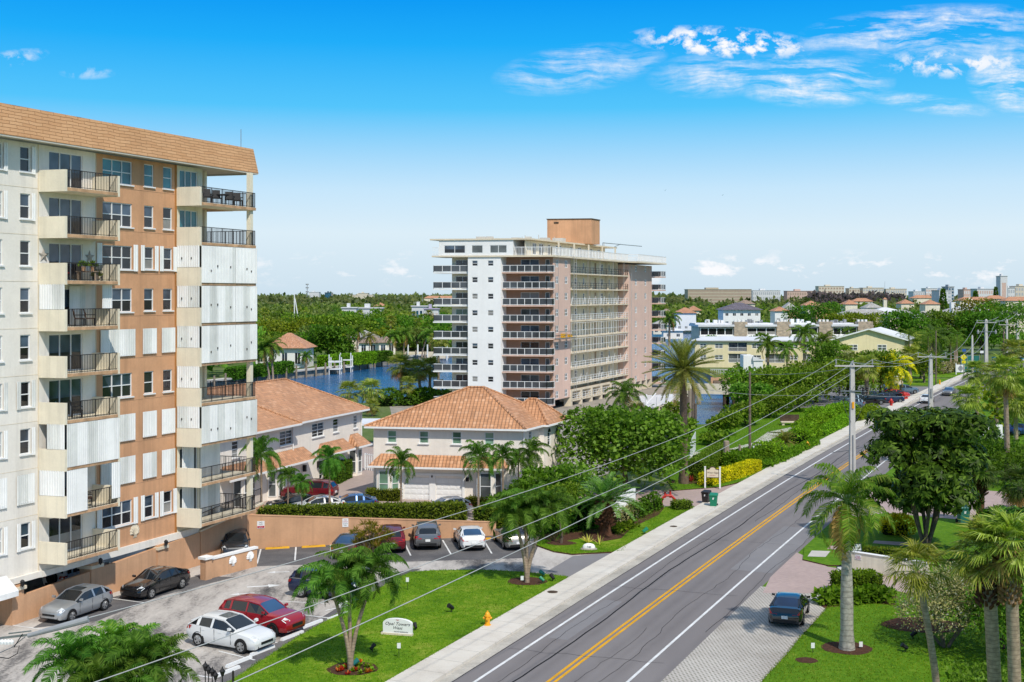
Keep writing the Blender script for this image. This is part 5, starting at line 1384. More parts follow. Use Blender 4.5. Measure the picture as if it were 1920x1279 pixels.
MB().box(X0,X0+2.2,800,802,0,15).build('shaft',M['cream_stucco'],q);mb=MB();hip(mb,frame((X0-.3,799.7),(1,0),(0,1)),0,2.8,0,2.6,15.0,16.3);mb.build('roof',M['roof_terracotta'],q)
for nm,lb,px,pt,Y,r in (('radio_mast','tall grey radio tower with antenna drums on the far horizon',576,533,1800,.9),('radio_mast','hair thin mast on the horizon above the cream blocks',1659,528,1700,.35),('radio_mast','short dark mast near the tower on the horizon',792,549,1500,.5)):
    q=thing(nm,lb,'mast',(xat(px,Y),Y,0));zt=zat(pt,Y);X0=xat(px,Y)
    mb=MB();mb.tube([(X0,Y,0),(X0,Y,zt)],[r,r*.4],6);mb.build('mast_pole',M['grey_paint'],q)
    if r > .8:
        mb=MB()
        for z in (zt-1,zt-6,zt-12):mb.lathe([(2.2,0),(2.2,1.6)],(X0,Y,z),8)
        mb.build('antenna_drum',M['grey_paint'],q)
# ==== vegetation
def unit(v):return v/np.maximum(np.linalg.norm(v,axis=-1,keepdims=True),1e-9)
def leaf_quads(P,D,S,L,W,fold=.0):
    """diamond leaves: base P, direction D, side S, length L, width W (arrays)"""
    L=np.asarray(L)[:,None];W=np.asarray(W)[:,None]
    m=P+D*L*.45
    return np.stack([P,m+S*W*.5,P+D*L,m-S*W*.5],1)
def rand_unit(R,n):
    v=R.normal(size=(n,3));return unit(v)
def crown_quads(R,lobes,n,leaf,aspect=.55,up=.5,shell=.62,jitter=.3):
    """leaves spread near the surface of overlapping lobes [(centre, (rx,ry,rz))], fewer underneath"""
    vol=np.array([r[0]*r[1]+r[2]*r[0] for _,r in lobes]);cnt=np.maximum(1,(n*vol/vol.sum()).astype(int))
    out=[]
    for (c,r),k in zip(lobes,cnt):
        d=rand_unit(R,k);d[:,2]=np.where((d[:,2] <-.35) & (R.random(k) < .6),-d[:,2],d[:,2])
        q=shell+(1-shell)*R.random(k) ** .7
        q *= 1+jitter*(R.random(k)-.5)
        P=np.array(c)+d*q[:,None]*np.array(r)
        D=unit(d*.8+rand_unit(R,k)*.9+np.array([0,0,-.1]))
        nrm=unit(rand_unit(R,k)*.7+d*.7+np.array([0,0,up]))
        S=unit(np.cross(D,nrm))
        L=leaf*(.65+.7*R.random(k))
        out.append(leaf_quads(P,D,S,L,L*aspect))
    return np.concatenate(out)
def crown_obj(name,V,mat,parent):return link_mesh(name,quads_mesh(name,V,mat),parent)
def lobes_for(R,H,rad,hz,n,squash=.75,lr=(.34,.55)):
    out=[((0,0,H-hz*.55),(rad*.55,rad*.55,hz*.45))]
    for i in range(n):
        a=2*pi*(i*.618)+R.random()*.6;q=rad*(.35+.36*R.random());s=rad*(lr[0]+(lr[1]-lr[0])*R.random())
        z=H-hz*(.22+.62*R.random() ** .8) if i % 3 else H-s*squash*.9
        if z+s*squash > H:z=H-s*squash
        out.append(((q*cos(a),q*sin(a),z),(s,s,s*squash)))
    return out
def trunk_mb(R,H,r,lobes=(),n=10,lean=(0,0),stems=1,spread=0.0):
    mb=MB();mb.local=True
    for s in range(stems):
        a0=2*pi*s/max(1,stems)+.4;sx,sy=spread*cos(a0),spread*sin(a0)
        tx,ty=lean[0]+sx*3.0,lean[1]+sy*3.0
        pts=[(sx*.4+(tx-sx*.4)*t+.08*sin(5*t+s),sy*.4+(ty-sy*.4)*t+.06*cos(4*t+s),H*t) for t in (0,.25,.5,.75,1)]
        mb.tube(pts,[r*1.25,r,r*.9,r*.8,r*.55],n)
        top=pts[-1]
        for (c,rr_) in list(lobes)[s::max(1,stems)][:6]:
            mid=((top[0]+c[0])/2+.1,(top[1]+c[1])/2,(top[2]+c[2])/2-.1)
            mb.tube([pts[3],top if False else ((pts[3][0]+mid[0])/2,(pts[3][1]+mid[1])/2,(pts[3][2]+mid[2])/2+.15),mid,c],[r*.55,r*.42,r*.3,r*.1],6)
    return mb
def broadleaf(name,label,cat,H,rad,hz,n,leaf,mat,seed,bark='bark',nl=12,r=.2,aspect=.55,stems=1,spread=0,squash=.75,up=.5,group=None,mono=False,trunkH=None,lr=(.34,.55),shell=.62):
    R=np.random.default_rng(seed);lobes=lobes_for(R,H,rad,hz,nl,squash,lr)
    V=crown_quads(R,lobes,n,leaf,aspect,up,shell)
    tb=trunk_mb(R,trunkH or max(.4,H-hz*.75),r,lobes,8,stems=stems,spread=spread)
    t=thing(name,label,cat,group=group)
    tb.build('trunk',M[bark],t,smooth=True)
    crown_obj('crown',V,M[mat],t)
    return t
def frond_quads(R,base,az,el0,Lf,droop,nleaf,ll,lw,hang=.5,keel=.6,taper=True,curl=0.0):
    """pinnate frond: (leaflet quads, rachis points)"""
    k=12;pts=[np.array(base,float)];el=el0
    h=np.array([cos(az),sin(az),0.0]);side=np.array([-sin(az),cos(az),0.0]);st=Lf/k
    tang=[]
    for i in range(k):
        d=h*cos(el)+np.array([0,0,1])*sin(el)+side*curl*i/k;d=d/np.linalg.norm(d)
        tang.append(d);pts.append(pts[-1]+d*st);el -= droop*(.5+1.1*i/k)/k
    tang.append(tang[-1]);P=np.array(pts);T=np.array(tang)
    u=np.linspace(.12,.99,nleaf);f=u*k;i0=np.minimum(f.astype(int),k-1);fr=(f-i0)[:,None]
    pos=P[i0]*(1-fr)+P[i0+1]*fr;tg=unit(T[i0]*(1-fr)+T[i0+1]*fr)
    out=[]
    nrm=np.cross(tg,side);nrm=unit(nrm);nrm=np.where(nrm[:,2:3] < 0,-nrm,nrm)
    for s in (-1,1):
        prof=(np.sin(np.clip(u,0,1)*pi*.82+.28)) if taper else np.ones_like(u)
        L=ll*(.35+.75*prof)*(.88+.24*R.random(nleaf))
        D=unit(side*s*(.85+.1*R.random(nleaf))[:,None]+tg*(.45+.35*u)[:,None]+nrm*(keel*.45)+R.normal(size=(nleaf,3))*.07)
        mid=pos+D*(L*.5)[:,None]
        D2=unit(D+np.array([0,0,-1])*(hang*2.0*(.6+.8*R.random(nleaf)))[:,None])
        tip=mid+D2*(L*.5)[:,None]
        W=lw*(.8+.4*R.random(nleaf))[:,None]
        wv=tg*W*.5
        out.append(np.stack([pos-wv*.7,pos+wv*.7,mid+wv,mid-wv],1))
        out.append(np.stack([mid-wv,mid+wv,tip+wv*.15,tip-wv*.15],1))
    return np.concatenate(out),P
def pinnate_crown(seed,nf,Lf,ll,lw,el=(1.25,-.6),droop=1.3,nleaf=26,hang=.5,keel=.6,dead=0):
    R=np.random.default_rng(seed);out=[];dd=[];rach=MB();rach.local=True
    for i in range(nf):
        t=i/max(1,nf-1)
        e=el[0]+(el[1]-el[0])*t+R.normal()*.08
        az=i*2.399+R.normal()*.15
        Lq=Lf*(.75+.25*min(1,t*3))*(.92+.16*R.random())
        V,P=frond_quads(R,(.06*cos(az),.06*sin(az),.12*(1-t)),az,e,Lq,droop*(.75+.5*R.random()),nleaf,ll,lw,hang,keel,curl=R.normal()*.25)
        (dd if i >= nf-dead else out).append(V)
        rach.tube([tuple(p) for p in P[::3]],[.045*Lf/3,.035*Lf/3,.02*Lf/3,.012*Lf/3,.006][:len(P[::3])],4,0,False)
    return np.concatenate(out),(np.concatenate(dd) if dd else None),rach
def fan_crown(seed,nf,pet,bl,nseg=16,el=(1.35,-.75),dead=0,segw=.085,droop=.7):
    R=np.random.default_rng(seed);out=[];dd=[];st=MB();st.local=True
    for i in range(nf):
        t=i/max(1,nf-1);e=el[0]+(el[1]-el[0])*t+R.normal()*.1;az=i*2.399+R.normal()*.2
        h=np.array([cos(az),sin(az),0.0]);side=np.array([-sin(az),cos(az),0.0]);up=np.array([0,0,1.0])
        d=h*cos(e)+up*sin(e);e2=e-.5;pl=pet*(.7+.4*R.random())
        hub=d*pl;nrm=np.cross(side,d)*-1; 
        if nrm[2] < 0:nrm=-nrm
        dn=unit(h*cos(e2)+up*sin(e2))
        a=np.linspace(-1.75,1.75,nseg)+R.normal(size=nseg)*.04
        L=bl*(.62+.38*np.cos(a*.62))*(.9+.2*R.random(nseg))
        D=unit(dn[None]*np.cos(a)[:,None]+side[None]*np.sin(a)[:,None]+nrm[None]*.12)
        mid=hub+D*(L*.55)[:,None]
        D2=unit(D+np.array([0,0,-1])*(droop*(.4+.8*R.random(nseg)))[:,None])
        tip=mid+D2*(L*.5)[:,None]
        W=unit(np.cross(D,nrm[None]))*(segw*bl/.9)
        (dd if i >= nf-dead else out).append(np.concatenate([np.stack([np.repeat(hub[None],nseg,0)-W*.15,np.repeat(hub[None],nseg,0)+W*.15,mid+W*.6,mid-W*.6],1),
                              np.stack([mid-W*.6,mid+W*.6,tip+W*.06,tip-W*.06],1)]))
        st.tube([(0,0,0),tuple(hub*.6),tuple(hub)],[.02,.015,.012],4,0,False)
    return np.concatenate(out),(np.concatenate(dd) if dd else None),st
def palm(name,label,H,crown,mat,trunk='palm_trunk',r0=.16,r1=.11,lean=(0,0),bulge=0.0,group=None,shaft=None,stalk='crownshaft',boots=0.0,cat='palm',root=None,parts=True,nseg=12,seed=0,bootmat='trunk_red'):
    """palm thing: trunk (> crown shaft), crown (> stalks, dead fronds)"""
    V,dead,st=crown
    t=root or thing(name,label,cat,group=group)
    mb=MB();mb.local=True;n=7
    pts=[];rs=[]
    for i in range(n+1):
        q=i/n;pts.append((lean[0]*q ** 1.6,lean[1]*q ** 1.6,H*q));rs.append((r0+(r1-r0)*q)*(1+bulge*sin(pi*min(1,q*1.15)) ** 2)*(1.25 if i == 0 else 1))
    mb.tube(pts,rs,nseg);tr=mb.build('trunk',M[trunk],t,smooth=True)
    tx,ty=lean
    if shaft:
        m2=MB();m2.local=True;m2.tube([(tx,ty,H-.02),(tx,ty,H+shaft*.5),(tx,ty,H+shaft)],[r1*1.15,r1*1.05,r1*.5],8);m2.build('crown_shaft',M['crownshaft'],tr,smooth=True)
    if boots:
        m2=MB();m2.local=True;R=random.Random(seed+5)
        nb=int(46*max(1,boots))
        for i in range(nb):
            a=i*2.4;z=H-boots+boots*i/nb;c,s=cos(a),sin(a);q=r1*1.25+.06
            m2.hexa([(tx+r1*c-.05*s,ty+r1*s+.05*c,z),(tx+r1*c+.05*s,ty+r1*s-.05*c,z),(tx+r1*c+.05*s,ty+r1*s-.05*c,z+.12),(tx+r1*c-.05*s,ty+r1*s+.05*c,z+.12),
                     (tx+q*1.3*c-.04*s,ty+q*1.3*s+.04*c,z+.18),(tx+q*1.3*c+.04*s,ty+q*1.3*s-.04*c,z+.18),(tx+q*1.3*c+.03*s,ty+q*1.3*s-.03*c,z+.28),(tx+q*1.3*c-.03*s,ty+q*1.3*s+.03*c,z+.28)])
        m2.build('old_leaf_base',M[bootmat],tr)
    zc=H+(shaft or 0)*.85
    cr=link_mesh('crown',quads_mesh('crown',V,M[mat]),t);cr.location=(tx,ty,zc)
    if parts:
        so=st.build('frond_stalk',M[stalk],cr)
        if dead is not None:link_mesh('dead_frond',quads_mesh('dead_frond',dead,M['leaf_dead']),cr)
    return t
def put(t,px,py,z=0.0,rz=0.0,s=1.0):
    t.location=at(px,py,z);t.rotation_euler=(0,0,rz);t.scale=(s,s,s);return t
def put_xy(t,px,Y,z=0.0,rz=0.0,s=1.0):
    t.location=(xat(px,Y),Y,z);t.rotation_euler=(0,0,rz);t.scale=(s,s,s);return t
M['leaf_lawn']=leaf_mat('leaf_lawn',(.035,.10,.003),(.10,.215,.006),(.26,.33,.05),big=.35,trans=.2)
# ---- shared crowns
K_adon=[pinnate_crown(11+i,19,2.0,.60,.045,(1.4,-.3),1.9,46,.65,.8) for i in range(3)]
K_adonB=pinnate_crown(17,22,2.3,.66,.05,(1.4,-.4),2.0,48,.7,.8)
K_adonS=pinnate_crown(18,20,1.55,.55,.036,(1.45,-.25),1.7,50,.5,1.0)
K_adonS2=pinnate_crown(19,18,1.45,.50,.036,(1.5,-.25),1.6,48,.5,1.0)
K_coco=pinnate_crown(21,24,3.3,.75,.10,(1.3,-.75),1.6,30,.7,.5,2)
K_royal=pinnate_crown(31,24,3.0,.75,.062,(1.5,-1.05),1.7,44,.75,.55,5)
K_date=pinnate_crown(41,70,3.7,.46,.06,(1.5,-.95),.5,40,.10,1.2,6)
K_cycad=pinnate_crown(51,34,2.7,.42,.07,(1.35,-.25),1.0,34,.15,1.0)
K_fan=fan_crown(61,38,1.0,1.0,24,segw=.058)
K_fan2=fan_crown(62,36,1.05,.95,26,(1.45,-.9),4,.05)
K_fan_s=fan_crown(63,24,.9,.95,26,(1.5,-.5),0,.045,1.0)
K_wash=fan_crown(64,48,1.45,1.15,22,(1.4,-.95),3,.06)
# ---- far palms and trees: one mesh each, copied
def one_mesh(name,label,cat,crownV,mat,trunk_mb_,bark,zc=0.0,group=None,core=None):
    """tree small enough in the photo to be a single mesh: crown leaves + trunk faces"""
    V=crownV+np.array([0,0,zc]);N_=V.shape[0]
    k=N_*4
    tv=np.array(trunk_mb_.v,np.float32); 
    me=bpy.data.meshes.new(name)
    verts=np.concatenate([V.reshape(-1,3),tv]).astype(np.float32)
    loops=list(range(k));ls=list(range(0,k,4));lt=[4]*N_;mi=[0]*N_
    for f in trunk_mb_.f:
        ls.append(len(loops));lt.append(len(f));loops += [k+i for i in f];mi.append(1)
    me.vertices.add(len(verts));me.vertices.foreach_set('co',verts.ravel())
    me.loops.add(len(loops));me.loops.foreach_set('vertex_index',np.array(loops,np.int32))
    me.polygons.add(len(ls));me.polygons.foreach_set('loop_start',np.array(ls,np.int32));me.polygons.foreach_set('loop_total',np.array(lt,np.int32))
    me.materials.append(M[mat]);me.materials.append(M[bark]);me.polygons.foreach_set('material_index',np.array(mi,np.int32))
    me.update(calc_edges=True)
    o=link_mesh(name,me);tag(o,label,cat,group);return o
def far_palm(kind,mat,H,seed,label,group):
    if kind == 'feather':V,d,st=pinnate_crown(seed,18,3.2,.8,.10,(1.3,-.8),1.6,14,.6,.5)
    else:V,d,st=fan_crown(seed,26,1.1,1.2,9,(1.4,-.9),0,.14)
    mb=MB();mb.tube([(0,0,-.5),(.15,0,H*.5),(0,0,H)],[.26,.2,.17],6)
    return one_mesh('palm_tree',label,'palm',V,mat,mb,'palm_trunk',H,group)
def far_tree(mat,H,rad,hz,n,leaf,seed,label,group,nl=9):
    R=np.random.default_rng(seed);lobes=lobes_for(R,H,rad,hz,nl)
    V=crown_quads(R,lobes,n,leaf,.7);mb=trunk_mb(R,H-hz*.7,.3,lobes,6)
    k=MB()
    return one_mesh('broadleaf_tree',label,'tree',V,mat,mb,'bark',0,group)
used_far=set()
def scatter(src,pts,label,group,smin=.8,smax=1.2,seed=1):
    """individual copies of small far trees"""
    R=random.Random(seed)
    for (X,Y) in pts:
        k=R.choice(range(len(src)));o=src[k]
        if id(o) in used_far:c=o.copy();COL.objects.link(c)
        else:c=o;used_far.add(id(o))
        s=R.uniform(smin,smax);c.location=(X,Y,0);c.scale=(s*R.uniform(.9,1.15),s*R.uniform(.9,1.15),s);c.rotation_euler=(0,0,R.uniform(0,6.28));c['label']=label;c['group']=group
_keep_out=[(-64,-46,262,318),(xat(673,372)-3,xat(712,372)+9,352,384),(44,96,270,322),(54,130,395,425)]
def free(X,Y,canal=True):
    for hx,hw,hy in HOUSES:
        if hy-190 < Y < hy+14 and (hx-4)/hy < X/Y < (hx+hw+4)/hy:return False
    for a,b,c,d in _keep_out:
        if a < X < b and c < Y < d:return False
    v=(X-RX(Y))*RD(Y).y
    if Y < 330 and-3 < v < 14:return False
    return True
# ---- named trees, near to far -------------------------------------------------
def clump(name,label,base,heads,crowns,mat,r=.10,cat='palm',group=None,shaft=.45):
    """several trunks from one root: heads = [(dx, dy, H)]"""
    t=thing(name,label,cat,base,0,group)
    for i,(dx,dy,H) in enumerate(heads):
        palm(None,None,H,crowns[i % len(crowns)],mat,'palm_trunk',r*1.15,r*.75,(dx,dy),root=t,shaft=shaft)
    return t
b=at(657,1256,.1)
clump('palm_clump','three leaning drooping palms rising from the red flower bed on the lawn',b,[(-.85,-.1,3.75),(-.15,.5,4.1),(1.05,.3,4.25)],K_adon,'leaf_adonidia')
b=at(988,1092,.1)
clump('palm_clump','three stemmed palm with shaggy crown by the driveway mulch ring',b,[(-.75,.1,3.9),(-.1,.6,4.3),(1.25,.35,4.2)],[K_adonB,K_adon[0],K_adonB],'leaf_adonidia',.12)
Yc=44.5
for i,(px,py,Hh,lb) in enumerate(((145,1240,0,'squat palm cluster at the edge of the car park, westmost crown'),(275,1238,0,'palm crown at the frame edge closest to the white car'),(205,1285,0,'low palm crown between the two others at the frame edge'),(225,1215,0,'bright new-leaved palm crown behind the others by the silver car'))):
    Y_=Yc+(2.5 if i == 3 else 0)-(1.2 if i == 2 else 0);X_=xat(px,Y_);H_=zat(py,Y_)-.5
    t=clump('palm_clump',lb,(X_,Y_,0),[(-.25,.1,H_),(.4,.3,H_-.2)],[K_adonS,K_adonS2],'leaf_royal' if i == 3 else 'leaf_adonidia',.1,group='palms at the car park edge')
# townhouse palms
proto=palm('palm_tree','x',4.0,K_adon[1],'leaf_adonidia',r0=.12,r1=.085,shaft=.5)
first=True
for px,py,Y_,s,rz,lb in ((752,866,98,.92,0,'slim palm in front of the green bay window'),(618,860,100,.95,2,'slim palm before the west townhouse garage'),(897,856,97,1.06,1,'tall slim palm in front of the garage corner beside the hedge end'),(943,855,101,.95,4,'middle slim palm of three at the townhouse corner'),(997,848,103,1.05,5,'slim palm against the side wall of the centre townhouse'),(490,852,93,1.05,3,'palm with spreading crown beside the apartment railing'),(540,893,99,.72,1,'short palm at the west townhouse front beside the red car'),(566,905,97,.62,2,'small leaning palm in front of the red car'),(972,862,104,.8,3,'low palm crown behind the corner palms')):
    t=proto if first else copy_thing(proto);first=False
    Hh=zat(py,Y_) ;t.location=(xat(px,Y_),Y_,0);t.rotation_euler=(0,0,rz);sz=Hh/4.55;t.scale=(s*.82,s*.82,sz);t['label']=lb;t['group']='palms in the townhouse court'
# royal palm by the road on the east lawn
t=palm('royal_palm','stout ringed royal palm with browning hanging fronds on the lawn',6.6,K_royal,'leaf_royal','royal_trunk',.33,.18,(0,.1),.16,shaft=1.0,nseg=20)
put(t,1588,1217,.1)
# fan palms lower right corner
t=palm('fan_palm','thin leaning fan palm with sparse pale crown in front of the silver bush',7.0,K_fan_s,'leaf_fan','palm_trunk',.16,.13,(-.9,.3),stalk='crownshaft');put_xy(t,1757,49.5,0,0,.97);t.location.x += .15
t=palm('fan_palm','thick trunked fan palm with shaggy leaf bases, second from the frame edge',7.7,fan_crown(68,34,1.05,.95,26,(1.5,-.45),2,.05),'leaf_fan','palm_trunk',.27,.25,(-.35,0),boots=2.0,seed=2,bootmat='trunk_red');put_xy(t,1868,48)
t=palm('fan_palm','tallest corner fan palm with orange leaf bases at the frame edge',8.2,fan_crown(66,34,1.0,.95,26,(1.5,-.4),2,.05),'leaf_fan','palm_trunk',.25,.23,(-.2,.1),boots=2.2,seed=3,bootmat='boot_tan');put_xy(t,1905,47)
t=palm('fan_palm','very tall slender fan palm with full round crown by the east drive',10.2,K_wash,'leaf_fan','palm_trunk',.30,.2,(-.1,.2),nseg=14);put(t,1889,903,0,1.0,1.0)
t=palm('fan_palm','dark fan palm with red brown shaggy trunk beside the big umbrella tree',4.1,fan_crown(67,26,1.0,1.0,16,(1.3,-.7)),'leaf_fan_dark','trunk_red',.30,.34,(0,0),boots=1.8,seed=4);put(t,1838,985)
t=palm('fan_palm','drooping dark fan palm at the frame edge beside the tall slender trunk',4.2,K_fan2,'leaf_fan_dark','palm_trunk',.22,.18);put_xy(t,1912,88,0,2)
for px,py,Y_,s,m_,lb in ((1815,748,150,1.25,'leaf_fan','round pale fan palm beside the road past the umbrella tree'),(1832,700,172,1.3,'leaf_fan','fan palm behind the round pale one, close to the road'),(1868,705,160,1.3,'leaf_fan_old','twin trunk fan palm behind the tall slender palm'),(1905,760,140,1.25,'leaf_fan','fan palm at the frame edge above the white wall'),(1790,790,158,.8,'leaf_fan_dark','small dark palm at the foot of the concrete pole'),(1900,660,185,1.4,'leaf_fan_old','hanging old fan palm high at the right frame edge')):
    H_=max(1.5,zat(py,Y_)/s);t=palm('fan_palm',lb,H_,K_fan if px != 1868 else K_fan2,m_,'palm_trunk',.22,.17,seed=px,group='fan palms along the east verge');put_xy(t,px,Y_,0,px,s)
# canal-side big date palm
t=palm('date_palm','large date palm with dense grey green crown and tall textured trunk beside the drive',10.9,K_date,'leaf_date','date_trunk',.42,.33,(0,.1),boots=.0,stalk='leaf_date',nseg=16);put(t,1282,908);t.rotation_euler=(0,0,.4)
# short pineapple-trunk palm in the bed
t=palm('date_palm','low spreading palm with thick brown rough trunk in the planting bed',2.5,K_cycad,'leaf_cycad','trunk_red',.42,.46,boots=1.9,seed=9,stalk='leaf_cycad');put(t,1135,1003,.1)
t=palm('feather_palm','arching dark feather palm behind the sea grape in front of the tower',5.5,K_coco,'leaf_adonidia','palm_trunk',.2,.15,shaft=.6);put_xy(t,1172,152,0,.7,.95)
t=palm('feather_palm','silvery small fan palm tucked below the arching palm',2.6,K_fan,'leaf_silver','palm_trunk',.2,.17);put_xy(t,1192,143,1.6,.7,1.0)
t=palm('date_palm','small date palm among the hedges by the park path',1.7,K_cycad,'leaf_date','date_trunk',.16,.15,stalk='leaf_date');put(t,1472,845,0,1,.62)
# west far bank and near bank palms
for px,py,Y_,s,mt,K,lb in ((512,648,262,1.2,'leaf_coconut',K_coco,'leaning coconut palm close to the orange roofed canal villa'),(497,655,262,1.1,'leaf_coconut',K_coco,'coconut palm beside the apartment shutters on the canal bank'),(572,668,300,.75,'leaf_adonidia',K_coco,'short palm at the corner of the canal villa'),
                                (736,630,355,1.15,'leaf_coconut',K_coco,'tall coconut palm on the clipped lawn, first of the pair'),(757,626,357,1.2,'leaf_coconut',K_coco,'tall coconut palm on the clipped lawn, closer to the tower'),(799,628,352,1.2,'leaf_coconut',K_coco,'leaning coconut palm on the jetty next to the tower'),
                                (692,632,330,.8,'leaf_date',K_coco,'palm standing at the edge of the canal lawn'),(669,620,330,1.0,'leaf_coconut',K_coco,'palm beside the tan roofed house over the canal')):
    H_=max(2,zat(py,Y_)/s);t=palm('coconut_palm',lb,H_,K,mt,'palm_trunk',.2,.14,((1.6 if px in (799,) else-1.2 if px == 497 else-.6 if px == 512 else .2),0),seed=px);put_xy(t,px-(8 if px == 799 else 0)+(8 if px == 497 else 0),Y_,0,0,s)
for i,(px,py,Y_,s,lb) in enumerate(((655,738,186,1.35,'bushy sabal palm at the water edge behind the west townhouse'),(694,733,188,1.35,'round headed sabal palm beside the bushy one at the water'),(752,688,208,1.55,'tall sabal palm between the water and the green hedge'),(768,697,210,1.3,'slim sabal palm just behind the tall one'),(789,695,206,1.4,'sabal palm with curved trunk near the tower balconies'),(806,690,209,1.4,'sabal palm partly behind the tower balconies'),(765,722,200,1.0,'short palm before the green bank hedge'),(822,640,230,1.3,'sabal palm showing between the tower balconies'),(698,762,182,.8,'low palm at the foot of the round sabal'))):
    H_=max(1.2,zat(py,Y_)/s);t=palm('sabal_palm',lb,H_,K_fan if i % 2 else K_fan2,'leaf_fan_old','palm_trunk',.2,.16,(.5 if i == 4 else 0,0),group='sabal palms on the near canal bank',seed=i);put_xy(t,px,Y_,0,i,s)
# ---- big broadleaf trees
t=broadleaf('sea_grape_tree','wide sea grape tree with large round leaves between townhouse and drive','tree',7.6,6.0,6.2,10500,.38,'leaf_grape',3,'bark',16,.26,.85,up=.9,trunkH=2.4);put(t,1180,922);t.location.x -= .4;t.scale=(1.02,.85,1)
t=broadleaf('sea_grape_tree','smaller sea grape filling the corner in front of the townhouse side','tree',4.3,3.4,3.9,3200,.36,'leaf_grape',4,'bark',10,.16,.8,up=.8,trunkH=1.2);put_xy(t,1040,99)
t=broadleaf('sea_grape_tree','dark leafy sea grape behind the three stemmed palm','tree',3.9,2.9,3.6,2600,.33,'leaf_ficus',5,'bark',9,.14,.8,up=.8,trunkH=1.0);put_xy(t,978,95)
t=broadleaf('young_tree','light green young tree with thin trunk on a small mulch ring','tree',4.4,1.7,3.2,2000,.20,'leaf_mangrove',6,'bark',8,.09,.6,trunkH=1.6);put(t,1052,1019,.1)
R=np.random.default_rng(77)
def scheff_crown(R,lobes,n,leaf):
    """umbrella-tree foliage: rosettes of drooping leaflets"""
    out=[]
    vol=np.array([r[0] ** 2 for _,r in lobes]);cnt=np.maximum(1,(n*vol/vol.sum()).astype(int))
    for (c,r),k in zip(lobes,cnt):
        d=rand_unit(R,k);d[:,2]=np.where(d[:,2] <-.3,-d[:,2],d[:,2]);P=np.array(c)+d*(.72+.32*R.random(k))[:,None]*np.array(r)
        for j in range(9):
            a=2*pi*j/9+R.random(k)*.4
            ax=unit(np.cross(d,rand_unit(R,k)));bx=np.cross(d,ax)
            D=unit(ax*np.cos(a)[:,None]+bx*np.sin(a)[:,None]+d*.25+np.array([0,0,-.55]))
            S=unit(np.cross(D,d+np.array([0,0,.4])));L=leaf*(.75+.5*R.random(k))
            out.append(leaf_quads(P,D,S,L,L*.34))
    return np.concatenate(out)
t=thing('umbrella_tree','big dark glossy umbrella tree with many pale stems beside the paver drive','tree')
lob=lobes_for(R,9.9,4.7,8.6,26,.85,(.26,.42)); 
crown_obj('crown',scheff_crown(R,lob,2700,.52),M['leaf_scheff'],t)
trunk_mb(R,4.2,.15,lob,8,stems=6,spread=.42).build('trunk',M['bark'],t,smooth=True);put_xy(t,1736,87.5);t.scale=(.98,.98,1)
t=thing('umbrella_tree','dark thicket of umbrella leaves filling the right frame edge','tree');lob=lobes_for(R,4.2,3.0,3.8,12,.8,(.3,.5))
crown_obj('crown',scheff_crown(R,lob,620,.42),M['leaf_scheff'],t);trunk_mb(R,1.6,.1,lob,6,stems=4,spread=.3).build('trunk',M['bark'],t,smooth=True);put_xy(t,1890,80)
for px,Y_,H_,rd_,n_,mt,lf,lb in ((1880,62,4.2,3.4,3600,'leaf_ficus',.2,'dark green shrub mass behind the corner fan palms'),(1935,58,5.0,3.2,3000,'leaf_ficus',.22,'dense dark bush at the frame edge behind the tallest fan palm'),(1830,54,1.6,2.0,1500,'leaf_grape',.2,'low round-leaved shrub at the foot of the fan palms'),(1860,44.5,1.3,1.9,1500,'leaf_silver',.16,'pale variegated low shrub at the bottom edge between palm trunks'),
                                        (1790,128,4.4,4.0,3000,'leaf_ficus',.32,'dark shrub tree behind the umbrella tree'),(1850,122,4.0,4.5,3000,'leaf_ficus',.32,'dark hedge trees around the tall slender palm'),(1905,116,3.8,4.0,2600,'leaf_ficus',.32,'dark clipped trees at the frame edge behind the drive'),(1700,133,2.4,2.6,1500,'leaf_grape',.3,'shrub by the road seen past the umbrella tree top'),(1925,100,3.6,2.6,1600,'leaf_ficus',.3,'dark shrub overhanging the east drive at the frame edge')):
    t=broadleaf('shrub',lb,'shrub',H_,rd_,H_*.92,n_,lf,mt,int(px),'bark_dark',9,.08,.6,trunkH=.5);put_xy(t,px,Y_)
t=broadleaf('silver_bush','sprawling silver leaved bush with bare brown stems behind the thin palm','shrub',3.9,3.0,3.3,11000,.14,'leaf_silver',8,'bark',12,.07,.5,stems=5,spread=.45,trunkH=1.9,up=.6);put_xy(t,1772,62.5)
# croton-like tufted tree in the car park
R=np.random.default_rng(88);tufts=[];stem=MB();stem.local=True
for i in range(46):
    a=R.random()*6.28;q=1.35*R.random() ** .6;z=1.1+2.1*R.random()*(1-.3*q/1.35);c=np.array([q*cos(a),q*sin(a),z]);k=34
    d=rand_unit(R,k);d[:,2]=np.abs(d[:,2])*1.2-.15;d=unit(d);S=unit(np.cross(d,rand_unit(R,k)));L=.36+.14*R.random(k)
    tufts.append(leaf_quads(np.repeat(c[None],k,0),d,S,L,np.full(k,.05)));stem.tube([(0,0,0),(q*.4*cos(a),q*.4*sin(a),z*.5),tuple(c)],[.06,.04,.02],5)
t=thing('spiky_shrub','tufted olive spiky shrub between the parked cars and the palm clump','shrub');crown_obj('crown',np.concatenate(tufts),M['leaf_pine'],t);stem.build('trunk',M['bark'],t);put_xy(t,698,80);t.scale=(1.0,1.0,1.05)
